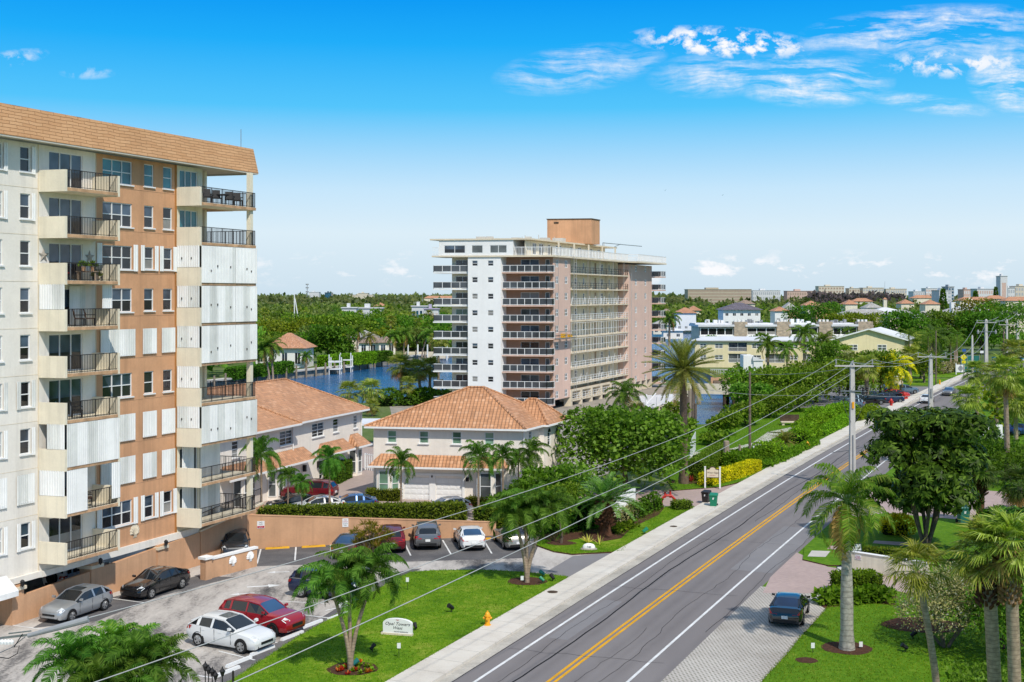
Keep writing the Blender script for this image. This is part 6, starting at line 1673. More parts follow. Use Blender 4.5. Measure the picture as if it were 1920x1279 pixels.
# ---- hedges: clipped box of leaves on a dark core
def hedge(name,label,pts,w,h,mat='leaf_hedge',leaf=.13,dens=120,z0=0.0,h1=None,seed=0,lump=.0,cat='hedge',group=None):
    """pts: centre line (x,y); w width, h height at start, h1 at end"""
    R=np.random.default_rng(seed or int(abs(pts[0][0]*13+pts[0][1]*7)))
    t=thing(name,label,cat,(pts[0][0],pts[0][1],z0),0,group);h1=h if h1 is None else h1
    if lump:
        P=[Vector((*p,0)) for p in pts];lobes=[];tot=sum((b-a).length for a,b in zip(P,P[1:]));core=MB();core.local=True
        for a,b in zip(P,P[1:]):
            k=max(1,int((b-a).length/(w*.55)))
            for i in range(k+1):
                c=a.lerp(b,i/k)-P[0];q=.8+.35*R.random();hh=h*(.78+.3*R.random())
                lobes.append(((c.x+R.normal()*w*.08,c.y+R.normal()*w*.08,hh*.40),(w*.58*q,w*.58*q,hh*.62)));core.lathe([(w*.24,0),(w*.33,hh*.3),(w*.27,hh*.5),(w*.1,hh*.62)],(c.x,c.y,0),8)
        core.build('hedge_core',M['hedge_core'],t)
        crown_obj('foliage',crown_quads(R,lobes,int(tot*(w+2*h)*dens*.8)+200,leaf*1.1,.65,.8,.86,.12),M[mat],t);return t
    P=[Vector((*p,0)) for p in pts];tot=sum((b-a).length for a,b in zip(P,P[1:]));s=0;out=[];core=MB()
    for a,b in zip(P,P[1:]):
        L=(b-a).length;d=(b-a).normalized();sd=Vector((d.y,-d.x,0));ha,hb=h+(h1-h)*s/tot,h+(h1-h)*(s+L)/tot;s += L
        k=w/2-.06
        core.hexa([a-sd*k,a+sd*k,b+sd*k,b-sd*k]+[a-sd*k+Vector((0,0,ha-.07)),a+sd*k+Vector((0,0,ha-.07)),b+sd*k+Vector((0,0,hb-.07)),b-sd*k+Vector((0,0,hb-.07))])
        area=L*(w+2*(ha+hb)/2)+w*ha;n=int(area*dens)
        u=R.random(n);hh=ha+(hb-ha)*u;q=R.random(n)*(w+2*hh)
        x=np.where(q < hh,-w/2,np.where(q < hh+w,q-hh-w/2,w/2));z=np.where(q < hh,q,np.where(q < hh+w,hh,q-hh-w));z=np.where(q < hh+w,z,hh-(q-hh-w))
        nx=np.where(q < hh,-1,np.where(q < hh+w,0,1.0));nz=np.where((q >= hh) & (q < hh+w),1.0,0)
        dv,sv=np.array(d),np.array(sd)
        if lump:
            lz=1+lump*np.sin(u*L*1.7+.6)*np.cos(u*L*.71);z=z*lz;x=x*(1+lump*.6*np.sin(u*L*1.1))
        Pn=np.array(a)[None]+dv*(u*L)[:,None]+sv*x[:,None]+np.array([0,0,1.0])*z[:,None]+R.normal(size=(n,3))*.035
        nr=sv*nx[:,None]+np.array([0,0,1.0])*nz[:,None]
        D=unit(rand_unit(R,n)+nr*.5);S=unit(np.cross(D,nr+rand_unit(R,n)*.6));Lf=leaf*(.6+.8*R.random(n))
        out.append(leaf_quads(Pn,D,S,Lf,Lf*.6))
    for e,sg in ((0,-1),(-1,1)):
        a=P[e];d=(P[1]-P[0] if e == 0 else P[-1]-P[-2]).normalized();hh=h if e == 0 else h1;sd=Vector((d.y,-d.x,0));n=int(w*hh*dens*1.2)
        Pn=np.array(a)[None]+np.array(sd)*(R.uniform(-w/2,w/2,n))[:,None]+np.array([0,0,1.0])*R.uniform(0,hh,n)[:,None]+np.array(d)*(sg*.05)+R.normal(size=(n,3))*.03
        nr=np.tile(np.array(d)*sg,(n,1));D=unit(rand_unit(R,n)+nr*.5);S=unit(np.cross(D,nr+rand_unit(R,n)*.6));Lf=leaf*(.6+.8*R.random(n));out.append(leaf_quads(Pn,D,S,Lf,Lf*.6))
    V=np.concatenate(out)-np.array(base_of(t))+np.array([0,0,z0])
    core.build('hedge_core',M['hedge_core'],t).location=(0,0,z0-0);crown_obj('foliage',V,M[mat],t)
    t.children[0].location=(0,0,z0)
    return t
A,B=fW(.3,-1.3),fW(LW-2.2,-1.3)
hedge('hedge','long clipped hedge standing above the peach car park wall',[A,B],1.2,2.75,'leaf_hedge',.15,190,h1=2.3)
hp=lambda*p:[xy(at(*q)) for q in p]
hedge('hedge','short dark hedge piece beside the garage corner palm',hp((898,992),(990,1002)),1.6,1.7,'leaf_hedge',.15,150)
hedge('hedge','small yellow green hedge under the green bay window',hp((690,937),(748,939)),1.1,.95,'leaf_olive',.12,200)
hedge('hedge','small yellow green hedge below the townhouse corner window',hp((878,947),(920,953),(960,952)),.9,.7,'leaf_olive',.12,180)
hedge('hedge','leafy hedge by the west townhouse garage wall',hp((622,908),(648,895)),1.3,1.7,'leaf_ficus',.16,160)
hedge('hedge','tall dark hedge behind the thick trunked palm in the bed',hp((1015,1000),(1075,996),(1130,985)),1.6,2.1,'leaf_ficus',.2,110)
hedge('hedge','box shrub with white blossoms beside the red standpipe',hp((1264,957),(1292,955)),1.0,.75,'leaf_hedge',.11,260)
hedge('hedge','yellow croton hedge behind the carved entrance sign',hp((1322,912),(1372,899),(1416,884)),1.3,1.15,'leaf_yellow',.14,240)
hedge('hedge','clipped grey green hedge running back from the entrance sign',hp((1302,904),(1330,885),(1352,866)),1.5,2.0,'leaf_hedge',.13,170)
hedge('hedge','tall reed-like green hedge behind the wooden posts',hp((1368,885),(1400,874),(1440,868)),1.4,1.7,'leaf_grassy',.24,170)
hedge('hedge','rounded bright hedge mound next to the thin pole',hp((1432,868),(1455,860)),2.2,2.2,'leaf_bright',.2,130,lump=.12)
hedge('hedge','dark strappy border along the pavement by the yellow hydrant',hp((1437,877),(1484,856),(1528,833)),1.0,.8,'leaf_grassy',.22,170,lump=.2)
hedge('hedge','bright rounded hedge beside the small date palm',hp((1496,832),(1520,818)),2.6,1.9,'leaf_bright',.22,110,lump=.15)
hedge('hedge','large bright hedge dome in front of the park bench',hp((1508,812),(1535,800)),2.4,1.9,'leaf_bright',.24,100,lump=.15)
hedge('hedge','green hedge step near the utility pole',hp((1538,818),(1566,802),(1586,790)),1.8,1.1,'leaf_bright',.22,120,lump=.1)
hedge('hedge','wide clipped hedge in front of the blue parked car',hp((1528,792),(1565,782),(1598,776)),2.6,1.9,'leaf_bright',.26,90,lump=.1)
hedge('hedge','low hedge between the pole and the parked cars',hp((1604,790),(1634,774)),2.0,1.3,'leaf_bright',.24,100,lump=.1)
hedge('hedge','silver green hedge by the far driveway beyond the thin pole',hp((1753,702),(1795,696)),3.0,2.4,'leaf_silver',.3,60,lump=.05)
hedge('hedge','dark clipped hedge behind the blue pickup',hp((1750,683),(1800,680)),2.0,2.6,'leaf_ficus',.35,50)
hedge('hedge','square clipped hedge at the corner of the exit sign',hp((1568,1112),(1642,1110)),1.5,1.15,'leaf_grassy',.16,220)
hedge('hedge','grassy mounded border in front of the square hedge',hp((1548,1130),(1600,1132),(1652,1126)),1.2,.75,'leaf_grassy',.28,200,lump=.2)
hedge('hedge','low clipped hedge along the paver walk behind the enter sign',hp((1612,1042),(1690,1046)),1.0,.55,'leaf_hedge',.13,200)
hedge('shrub','yellow variegated bush on the lawn below the umbrella tree',hp((1666,1004),(1690,1004)),1.6,1.5,'leaf_yellow',.2,300,lump=.2,cat='shrub')
hedge('shrub','grey leaved border shrub beside the white fence',hp((1150,985),(1180,972)),1.2,1.2,'leaf_silver',.16,140,lump=.2,cat='shrub')
hedge('shrub','dark green border shrub by the standpipe drive',hp((1190,972),(1232,955)),1.3,1.3,'leaf_ficus',.18,140,lump=.2,cat='shrub')
hedge('shrub','spiky low shrub running along the bed under the dark hedge',hp((1150,1002),(1185,990)),.9,.6,'leaf_grassy',.2,140,lump=.2,cat='shrub')
hedge('hedge','round green hedge on the near canal bank before the tower',[(-20.5,199),(-14,201),(-9,199)],4.5,2.7,'leaf_ficus',.35,60,lump=.12)
hedge('hedge','tall clipped hedge behind the white house on the canal lawn',[(-40,330),(-33,333)],3,2.6,'leaf_ficus',.4,45)
hedge('hedge','clipped hedge by the canal villa terrace',[(-47,303),(-40.5,316),(-37,324)],2.5,2.8,'leaf_bright',.35,50)
hedge('hedge','low dark hedge under the leaning palms by the apartment',[(-60,261),(-52,286)],2.5,2.4,'leaf_ficus',.35,45)
hedge('hedge','square hedge beside the white picket panel by the date palm',hp((1240,874),(1272,867)),2.0,1.9,'leaf_bright',.22,100,lump=.1)
# sea-grape bank by the right canal
for i,(px,py,H_,rd_,n_,lb) in enumerate(((1356,816,3.0,2.8,1900,'first bright round shrub on the canal bank by the blue water'),(1398,800,3.4,3.2,2200,'second bright shrub on the canal bank, behind the thin pole'),(1444,784,3.6,3.4,2200,'third bright shrub along the canal bank path'),(1492,772,3.8,3.6,2200,'bright shrub on the bank below the mangrove'),(1338,836,1.6,1.8,800,'low scrub at the water end beside the white picket'),(1282,828,2.8,1.8,1100,'bush standing behind the date palm trunk at the water'),(1255,820,4.4,2.6,1400,'bush between the big sea grape and the dock'))):
    t=broadleaf('bank_shrub',lb,'shrub',H_,rd_,H_*.95,n_,.36,'leaf_mangrove',200+i,'bark_dark',8,.08,.8,up=.8,trunkH=.5,group='shrubs along the canal bank');put(t,px,py)
for i,(px,Y_,H_,rd_,n_,mt,lb) in enumerate(((1415,205,5.8,6.0,3400,'leaf_mangrove','wide mangrove tree covering the yellow building foot'),(1475,200,6.2,6.6,3600,'leaf_mangrove','dense bright mangrove in front of the yellow gable'),(1530,205,6.8,6.0,3400,'leaf_mangrove','mangrove crown directly behind the concrete utility pole'),(1408,190,4.2,3.6,2400,'leaf_grape','lower mangrove overhanging the canal bridge'),(1545,235,9.0,4.2,2400,'leaf_grape','taller rounded tree beside the yellow gable'),(1650,222,8.0,5,2400,'leaf_grape','tree behind the parked cars by the gate pillar'),(1590,212,7.0,4.2,2200,'leaf_mangrove','green tree over the dark parked cars'))):
    t=broadleaf('mangrove_tree',lb,'tree',H_,rd_,H_*.85,n_,.5,mt,300+i,'bark_dark',13,.25,.75,up=.8,trunkH=2);put_xy(t,px,Y_)
# palms around the car park and yellow apartments
for i,(px,py,Y_,s,mt,K,lb) in enumerate(((1625,690,205,1.5,'leaf_fan_old',K_fan2,'sabal palm with stout trunk standing among the parked cars'),(1672,690,222,1.6,'leaf_yellow',K_coco,'yellowing feather palm beside the gate pillar'),(1706,668,250,1.5,'leaf_fan',K_fan,'fan palm beyond the gate pillar'),(1730,680,262,1.5,'leaf_fan',K_fan,'fan palm just behind the concrete pole with two arms'),(1440,645,285,1.15,'leaf_coconut',K_coco,'coconut palm before the middle yellow porches'),(1508,625,292,1.25,'leaf_coconut',K_coco,'tall coconut palm against the stone condominiums'),(1543,640,290,1.3,'leaf_coconut',K_coco,'coconut palm beside the yellow gable roof'),(1476,655,280,1.05,'leaf_coconut',K_coco,'coconut palm in front of the yellow porches'),(1385,688,290,.55,'leaf_royal',K_coco,'tiny bright palm beside the white stair block'),(1584,663,270,1.4,'leaf_fan',K_fan,'sabal palm right of the yellow gable'),(1620,640,300,1.5,'leaf_fan',K_fan,'sabal palm crown over the yellow car park trees'),(1645,640,305,1.6,'leaf_fan',K_fan,'second sabal palm crown over the car park trees'),(1700,650,315,2.0,'leaf_fan',K_coco,'bright spreading palm in front of the round tree'),(1255,596,430,1.6,'leaf_coconut',K_coco,'dark palm top rising above the date palm'),(1750,632,330,1.7,'leaf_fan_dark',K_coco,'dark feather palm among the tall trees past the round tree'))):
    H_=max(1.5,zat(py,Y_)/s);t=palm('palm_tree',lb,H_,K,mt,'palm_trunk' if i else 'palm_trunk',.28,.2,seed=500+i);put_xy(t,px,Y_,0,i,s)
# single big far trees
for i,(px,Y_,pt,rd_,n_,mt,lb) in enumerate(((619,322,612,6.2,3600,'leaf_ficus','dome of dark ficus beside the canal villa'),(1690,345,583,7.6,4200,'leaf_ficus','big round dark green tree in front of the stone pier'),(1780,380,582,9.0,4000,'leaf_grape','wide flat topped tree behind the far utility poles'),(1730,372,600,7.0,3000,'leaf_ficus','dark tree under the flat topped one'),(1840,370,585,8,3000,'leaf_ficus','dark tree right of the far poles'),(1880,395,566,9,3000,'leaf_grape','broad tree at the frame edge beyond the poles'),(1832,440,560,8.5,2600,'leaf_pine','brownish green casuarina like tree next to the pavilion'),(530,400,598,11,3600,'leaf_olive','round olive green tree left of the canal, behind the villa'),(580,420,590,11,3400,'leaf_mangrove','yellow green canopy tree behind the dark ficus'),(640,425,590,10,3000,'leaf_mangrove','broad canopy tree above the tan roofed house'),(700,440,587,10,3000,'leaf_mangrove','canopy tree between the fan palms and the white roofs'),(780,430,592,9,3000,'leaf_grape','canopy tree beside the tower balconies'),(1580,470,586,9,2600,'leaf_olive','flat hedge-like canopy behind the stone row'),(1620,465,587,9,2600,'leaf_olive','second flat canopy behind the stone row'),(1545,480,567,9,2600,'leaf_ficus','dark mass of ficus above the stone row'),(1500,500,574,7,2200,'leaf_ficus','dark tree beside the orange roofed white villa'))):
    H_=zat(pt,Y_);t=broadleaf('canopy_tree',lb,'tree',H_,rd_,H_*.85,n_,.75,mt,400+i,'bark_dark',14,.35,.75,up=.8,trunkH=3);put_xy(t,px,Y_)
# ---- individual far trees, then the wood that reads as one mass
g1,g2,g3='trees on the far canal bank','trees between the canal and the skyline','palms in the far gardens'
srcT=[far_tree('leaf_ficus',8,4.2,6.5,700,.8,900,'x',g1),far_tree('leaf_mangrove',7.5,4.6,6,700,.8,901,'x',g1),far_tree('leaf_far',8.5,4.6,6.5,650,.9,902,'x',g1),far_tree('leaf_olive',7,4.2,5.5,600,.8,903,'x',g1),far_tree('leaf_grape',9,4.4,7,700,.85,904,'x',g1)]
srcP=[far_palm('feather','leaf_coconut',8,910,'x',g3),far_palm('fan','leaf_fan',9,911,'x',g3),far_palm('feather','leaf_adonidia',7,912,'x',g3),far_palm('fan','leaf_fan',7,913,'x',g3)]
RR=random.Random(12)
def region(n,px0,px1,Y0,Y1,test=None):
    out=[];tries=0
    while len(out) < n and tries < n*40:
        tries += 1;Y_=sqrt(RR.uniform(Y0*Y0,Y1*Y1));X_=xat(RR.uniform(px0,px1),Y_)
        if free(X_,Y_) and all((X_-a) ** 2+(Y_-b) ** 2 > 22 for a,b in out) and (test is None or test(X_,Y_)):out.append((X_,Y_))
    return out
scatter(srcT,region(62,485,835,392,640),'one of the mixed green trees massed beyond the canal houses, west of the tower',g1,.8,1.25,1)
scatter(srcT,region(7,485,600,300,390,lambda x,y:x <-46),'tree behind the canal villa beside the apartment shutters','trees behind the canal villa',.8,1.1,2)
scatter(srcT,region(9,690,835,376,400,lambda x,y:x >-42),'dark tree behind the canal lawn and its coconut palms','trees behind the canal lawn',.9,1.2,3)
scatter(srcP,region(20,690,830,385,520),'palm rising from the dark trees beside the tower balconies','palms beside the tower',.95,1.35,4)
scatter(srcP,region(22,485,690,420,800),'palm standing out of the tree mass west of the tower','palms west of the tower',.9,1.3,5)
okE=lambda x,y:not (xat(1300,y) < x < xat(1560,y) and y < 395) and not (y < 460 and x < 66+(y-430)*.8)
scatter(srcT,region(74,1245,1925,430,800,okE),'one of the mixed trees between the stone condominiums and the skyline',g2,.5,.85,6)
scatter(srcP,region(46,1245,1925,430,850,okE),'palm among the villas under the skyline',g3,.8,1.15,7)
scatter(srcT,region(16,1600,1760,310,400),'tree in the dark belt around the round tree and stone pier','trees around the round tree',.7,1.0,8)
scatter(srcP,region(16,1590,1800,285,390),'palm in the belt of trees above the far parked cars','palms above the far parked cars',.8,1.1,9)
scatter(srcT,region(10,1560,1760,250,300),'yellowish tree shading the far car park','trees over the far car park',.55,.8,10)
scatter(srcT,region(14,1830,2000,150,330,lambda x,y:(x-RX(y)) > 22),'tree on the east side of the road behind the fan palms','trees east of the road',.6,.95,11)
scatter(srcT,region(9,1335,1420,330,395,lambda x,y:True),'low green tree between yellow apartments and stone condominiums','trees behind the yellow apartments',.55,.75,13)
# conifers
cm=MB();cv=[]
Rn=np.random.default_rng(5)
k=900;z=Rn.random(k) ** 1.2;a=Rn.random(k)*6.28;rr2=(1-z)*2.6*(.5+.5*Rn.random(k))+.15;P=np.stack([rr2*np.cos(a),rr2*np.sin(a),1.5+z*15],1)
D=unit(np.stack([np.cos(a),np.sin(a),.2+0*a],1)+rand_unit(Rn,k)*.5);cv=leaf_quads(P,D,unit(np.cross(D,rand_unit(Rn,k))),np.full(k,1.3),np.full(k,.8))
cm.tube([(0,0,-.5),(0,0,16)],[.4,.08],6)
con=one_mesh('conifer_tree','dark pointed conifer in front of the white skyline block','tree',cv,'leaf_ficus',cm,'bark_dark');con.location=(xat(1768,900),900,0);con.scale=(1.4,1.4,1.35)
c2=con.copy();COL.objects.link(c2);c2.location=(xat(1867,1100),1100,0);c2.scale=(1.3,1.3,1.5);c2['label']='dark pointed conifer beside the foot of the tall slim tower'
c3=con.copy();COL.objects.link(c3);c3.location=(xat(1829,1150),1150,0);c3.scale=(1.6,1.6,1.3);c3['label']='dark rounded conifer on the horizon between the tower and the pinkish block'
def forest(name,n,Y0,Y1,mat,H,leafn,leaf,seed,px0=100,px1=2200,test=None,low=0.0):
    R=np.random.default_rng(seed);Y_=np.sqrt(R.uniform(Y0 ** 2,Y1 ** 2,n));X_=(R.uniform(px0,px1,n)-960)/F*Y_
    if test is not None:k=test(X_,Y_);X_,Y_=X_[k],Y_[k];n=len(X_)
    hh=H*(.62+.55*R.random(n));rad=(3.2+2.6*R.random(n))*(1+(Y_-Y0)/(Y1-Y0)*.8)
    d=rand_unit(R,n*leafn).reshape(n,leafn,3);d[...,2]=np.abs(d[...,2])*1.0-.1
    sc=np.stack([rad,rad,hh*.55],1)[:,None];c=np.stack([X_,Y_,hh*.45+low],1)[:,None]
    P=c+d*sc*(.7+.38*R.random((n,leafn,1)));P=P.reshape(-1,3);dd=d.reshape(-1,3);k=len(P)
    D=unit(rand_unit(R,k)+dd*.3);S=unit(np.cross(D,unit(dd*.8+rand_unit(R,k)*.7+np.array([0,-.2,.5]))));L=leaf*(.7+.8*R.random(k))*np.repeat(rad/4.2,leafn)
    o=link_mesh(name,quads_mesh(name,leaf_quads(P,D,S,L,L*.75),M[mat]));tag(o,kind='stuff');return o
notwater=lambda x,y:~((y < 830) & (y > 690) & (x > 90)) & ~((x > 20) & (x < 110) & (y < 640) & (y > 240))
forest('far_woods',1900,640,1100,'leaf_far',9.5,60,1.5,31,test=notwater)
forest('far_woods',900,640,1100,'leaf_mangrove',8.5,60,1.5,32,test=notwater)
forest('horizon_woods',2800,1100,2600,'leaf_horizon_hazed',12.5,26,3.4,33)
forest('horizon_woods',1150,2200,5200,'leaf_horizon_hazed',14.5,16,6.5,34)
M['leaf_purple']=leaf_mat('leaf_purple',(.055,.055,.10),(.11,.10,.19),big=.05)
forest('bare_tree_woods',170,1250,1400,'leaf_purple',18,44,2.6,35,1525,1690)
forest('far_woods',420,262,660,'leaf_grape',8.5,70,1.3,39,60,470)
# understorey so no bare ground shows between trunks
forest('undergrowth',900,395,660,'leaf_far',3.6,46,1.1,36,470,840)
forest('undergrowth',900,420,700,'leaf_grape',3.2,44,1.1,37,1240,1960,lambda x,y:notwater(x,y) & ~((x > 50) & (x < 132) & (y < 426)))
forest('undergrowth',300,250,420,'leaf_grape',2.6,44,.8,38,1560,2100,lambda x,y:np.abs((x-(-30.47+.4237*y+.000192*y*y))*.9+(8 if True else 0)-14) > 999 if False else ((x-(-30.47+.4237*y+.000192*y*y))*.88 > 15) | (((x-(-30.47+.4237*y+.000192*y*y))*.88 <-31) & (y > 322)))
# ---- grass blades that break the lawn's flat face and edges
def inside(x,y,P):
    r=np.zeros(len(x),bool);j=len(P)-1
    for i in range(len(P)):
        (xi,yi),(xj,yj)=P[i],P[j];r ^= ((yi > y) != (yj > y)) & (x < (xj-xi)*(y-yi)/(yj-yi+1e-12)+xi);j=i
    return r
for i,lw_ in enumerate([o for o in SC.objects if o.name.split('.')[0] == 'lawn'][:6]):
    me=lw_.data;P=[me.vertices[k].co.xy[:] for k in me.polygons[0].vertices];z=me.vertices[me.polygons[0].vertices[0]].co.z
    if min(p[1] for p in P) > 140:continue
    R=np.random.default_rng(60+i);xs=[p[0] for p in P];ys=[p[1] for p in P];n=int((max(xs)-min(xs))*(max(ys)-min(ys))*95);n=min(n,260000)
    x,y=R.uniform(min(xs),max(xs),n),R.uniform(min(ys),max(ys),n);k=inside(x,y,P);x,y=x[k],y[k];m=len(x)
    e=[]
    for a,b in zip(P,P[1:]+P[:1]):t=R.random(int(math.dist(a,b)*40));e.append(np.stack([a[0]+(b[0]-a[0])*t,a[1]+(b[1]-a[1])*t],1)+R.normal(size=(len(t),2))*.05)
    e=np.concatenate(e);x,y=np.concatenate([x,e[:,0]]),np.concatenate([y,e[:,1]]);m=len(x)
    k=np.ones(m,bool)
    for px,py,rr_ in ((1588,1219,1.2),(988,1093,1.1),(662,1258,1.1),(1512,1242,.5),(1730,1176,1.8),(1052,1021,.85),(1110,1012,2.2),(1180,985,1.6)):c=at(px,py);k &= (x-c[0]) ** 2+(y-c[1]) ** 2 > rr_ ** 2
    x,y=x[k],y[k];m=len(x)
    d=R.normal(size=(m,3))*.55;d[:,2]=.8;d=unit(d);S=unit(np.cross(d,rand_unit(R,m)));L=.05+.07*R.random(m)
    o=link_mesh('grass',quads_mesh('grass',leaf_quads(np.stack([x,y,np.full(m,z-.01)],1),d,S,L,np.full(m,.03)),M['leaf_lawn']));tag(o,kind='stuff')
# ---- small plants
def spiky(name,label,px,py,n,L,w,mat,z=.11,seed=1,flat=.3):
    R=np.random.default_rng(seed);d=rand_unit(R,n);d[:,2]=np.abs(d[:,2])+flat;d=unit(d);S=unit(np.cross(d,np.array([0,0,1.0])+rand_unit(R,n)*.2));Ls=L*(.7+.5*R.random(n))
    t=link_mesh(name,quads_mesh(name,leaf_quads(np.zeros((n,3)),d,S,Ls,np.full(n,w)),M[mat]));tag(t,label,'plant');t.location=at(px,py,z);return t
M['leaf_agave']=leaf_mat('leaf_agave',(.20,.24,.10),(.5,.5,.26))
spiky('agave_plant','variegated agave rosette behind the numbered rock',1103,1018,26,.75,.11,'leaf_agave',seed=3)
spiky('agave_plant','thin spiky agave between the rock and the thick trunked palm',1124,1022,14,.8,.06,'leaf_agave',seed=4,flat=.6)
spiky('grass_tuft','dark strappy tuft at the foot of the date palm',1297,903,30,.7,.06,'leaf_red',seed=6)
R=random.Random(4)
c=at(662,1258)
for i in range(26):
    a=R.uniform(0,6.28);q=R.uniform(.25,1.05);t=spiky('flower_plant','small red and green bedding plant around the palm clump',600,1200,22,.22,.09,'leaf_red' if i % 2 else 'leaf_bright',seed=i,flat=.2)
    t.location=(c[0]+q*1.1*cos(a),c[1]+q*sin(a),.12);t['group']='bedding plants round the palm clump'
# ==== vehicles
#  stations along the car, front to rear: (x, sill z, belt z, top z, half width low, half width belt, half width top, glass?)
def prof(kind):
    if kind == 'sedan':L=4.65;S=[(2.32,.30,.55,.60,.60,.58,.40),(2.22,.22,.68,.73,.78,.74,.55),(1.95,.20,.76,.83,.86,.82,.62),(1.45,.20,.84,.91,.90,.86,.66),(.95,.20,.90,.98,.91,.87,.68),(.18,.20,.94,1.37,.91,.87,.60),(-.45,.20,.96,1.43,.91,.87,.61),(-1.05,.20,.98,1.36,.91,.87,.59),(-1.78,.20,1.0,1.06,.90,.84,.66),(-2.12,.22,.98,1.04,.86,.80,.64),(-2.30,.34,.72,.78,.76,.72,.55)];wf,wr,gw=1.42,-1.35,(4,8)
    elif kind == 'hatch':L=4.35;S=[(2.16,.30,.55,.60,.60,.58,.40),(2.06,.22,.68,.74,.78,.74,.55),(1.80,.20,.78,.86,.86,.82,.62),(1.3,.20,.86,.94,.88,.85,.66),(.85,.20,.92,1.01,.89,.86,.68),(.12,.20,.95,1.40,.89,.86,.60),(-.5,.20,.97,1.46,.89,.86,.61),(-1.35,.20,1.0,1.42,.89,.85,.58),(-1.95,.24,1.0,1.12,.86,.80,.60),(-2.12,.34,.80,.86,.78,.74,.56)];wf,wr,gw=1.32,-1.30,(4,8)
    elif kind == 'suv':L=4.75;S=[(2.36,.38,.68,.74,.64,.62,.44),(2.26,.28,.86,.92,.82,.78,.58),(2.0,.26,.97,1.04,.90,.86,.66),(1.5,.26,1.03,1.10,.94,.90,.70),(1.0,.26,1.06,1.15,.95,.91,.72),(.35,.26,1.09,1.58,.95,.91,.64),(-.35,.26,1.10,1.68,.95,.91,.66),(-1.45,.26,1.12,1.65,.95,.90,.64),(-2.0,.28,1.12,1.52,.93,.87,.60),(-2.28,.32,1.08,1.16,.90,.82,.62),(-2.36,.42,.86,.92,.84,.80,.60)];wf,wr,gw=1.44,-1.42,(4,9)
    elif kind == 'convertible':L=4.6;S=[(2.30,.30,.55,.60,.60,.58,.40),(2.2,.22,.66,.71,.78,.74,.55),(1.95,.20,.74,.80,.86,.82,.62),(1.45,.20,.81,.88,.89,.86,.66),(.75,.20,.87,.95,.90,.87,.68),(.05,.20,.92,1.30,.90,.87,.56),(-.55,.20,.93,1.34,.90,.87,.57),(-1.15,.20,.95,1.14,.90,.86,.60),(-1.5,.20,.96,1.02,.89,.84,.66),(-2.1,.22,.94,1.0,.86,.80,.64),(-2.28,.34,.70,.76,.76,.72,.55)];wf,wr,gw=1.38,-1.34,(4,8)
    elif kind == 'pickup':L=5.4;S=[(2.7,.40,.80,.86,.74,.72,.52),(2.6,.32,.96,1.02,.88,.84,.62),(2.2,.30,1.06,1.13,.95,.91,.70),(1.5,.30,1.10,1.18,.97,.93,.72),(1.2,.30,1.12,1.20,.97,.93,.72),(.65,.30,1.14,1.72,.97,.93,.66),(-.3,.30,1.15,1.80,.97,.93,.68),(-.95,.30,1.15,1.76,.97,.93,.66),(-1.2,.30,1.14,1.20,.97,.93,.80),(-2.55,.32,1.12,1.17,.95,.92,.80),(-2.68,.42,1.06,1.1,.92,.88,.76)];wf,wr,gw=1.7,-1.6,(4,8)
    elif kind == 'boxy':L=4.6;S=[(2.25,.45,.95,1.0,.70,.68,.55),(2.15,.38,1.02,1.07,.76,.72,.60),(1.8,.38,1.08,1.14,.80,.76,.64),(1.2,.38,1.12,1.18,.84,.80,.68),(.85,.38,1.14,1.21,.88,.84,.70),(.55,.38,1.16,1.78,.88,.84,.72),(-.3,.38,1.16,1.84,.88,.84,.74),(-1.5,.38,1.16,1.84,.88,.84,.74),(-2.0,.38,1.16,1.82,.88,.84,.73),(-2.12,.42,1.14,1.22,.86,.82,.72),(-2.2,.5,.9,.95,.82,.8,.70)];wf,wr,gw=1.45,-1.45,(4,9)
    return L,S,wf,wr,gw
def ring(s):
    x,zs,zb,zt,hl,hb,ht=s
    half=[(hl*.90,zs),(hl,zs+.16),(hl*1.015,zs+(zb-zs)*.55),(hb,zb),(ht+(hb-ht)*.12,zt-(zt-zb)*.12),(ht*.72,zt)]
    return [(x,y,z) for y,z in half]+[(x,-y,z) for y,z in reversed(half)]
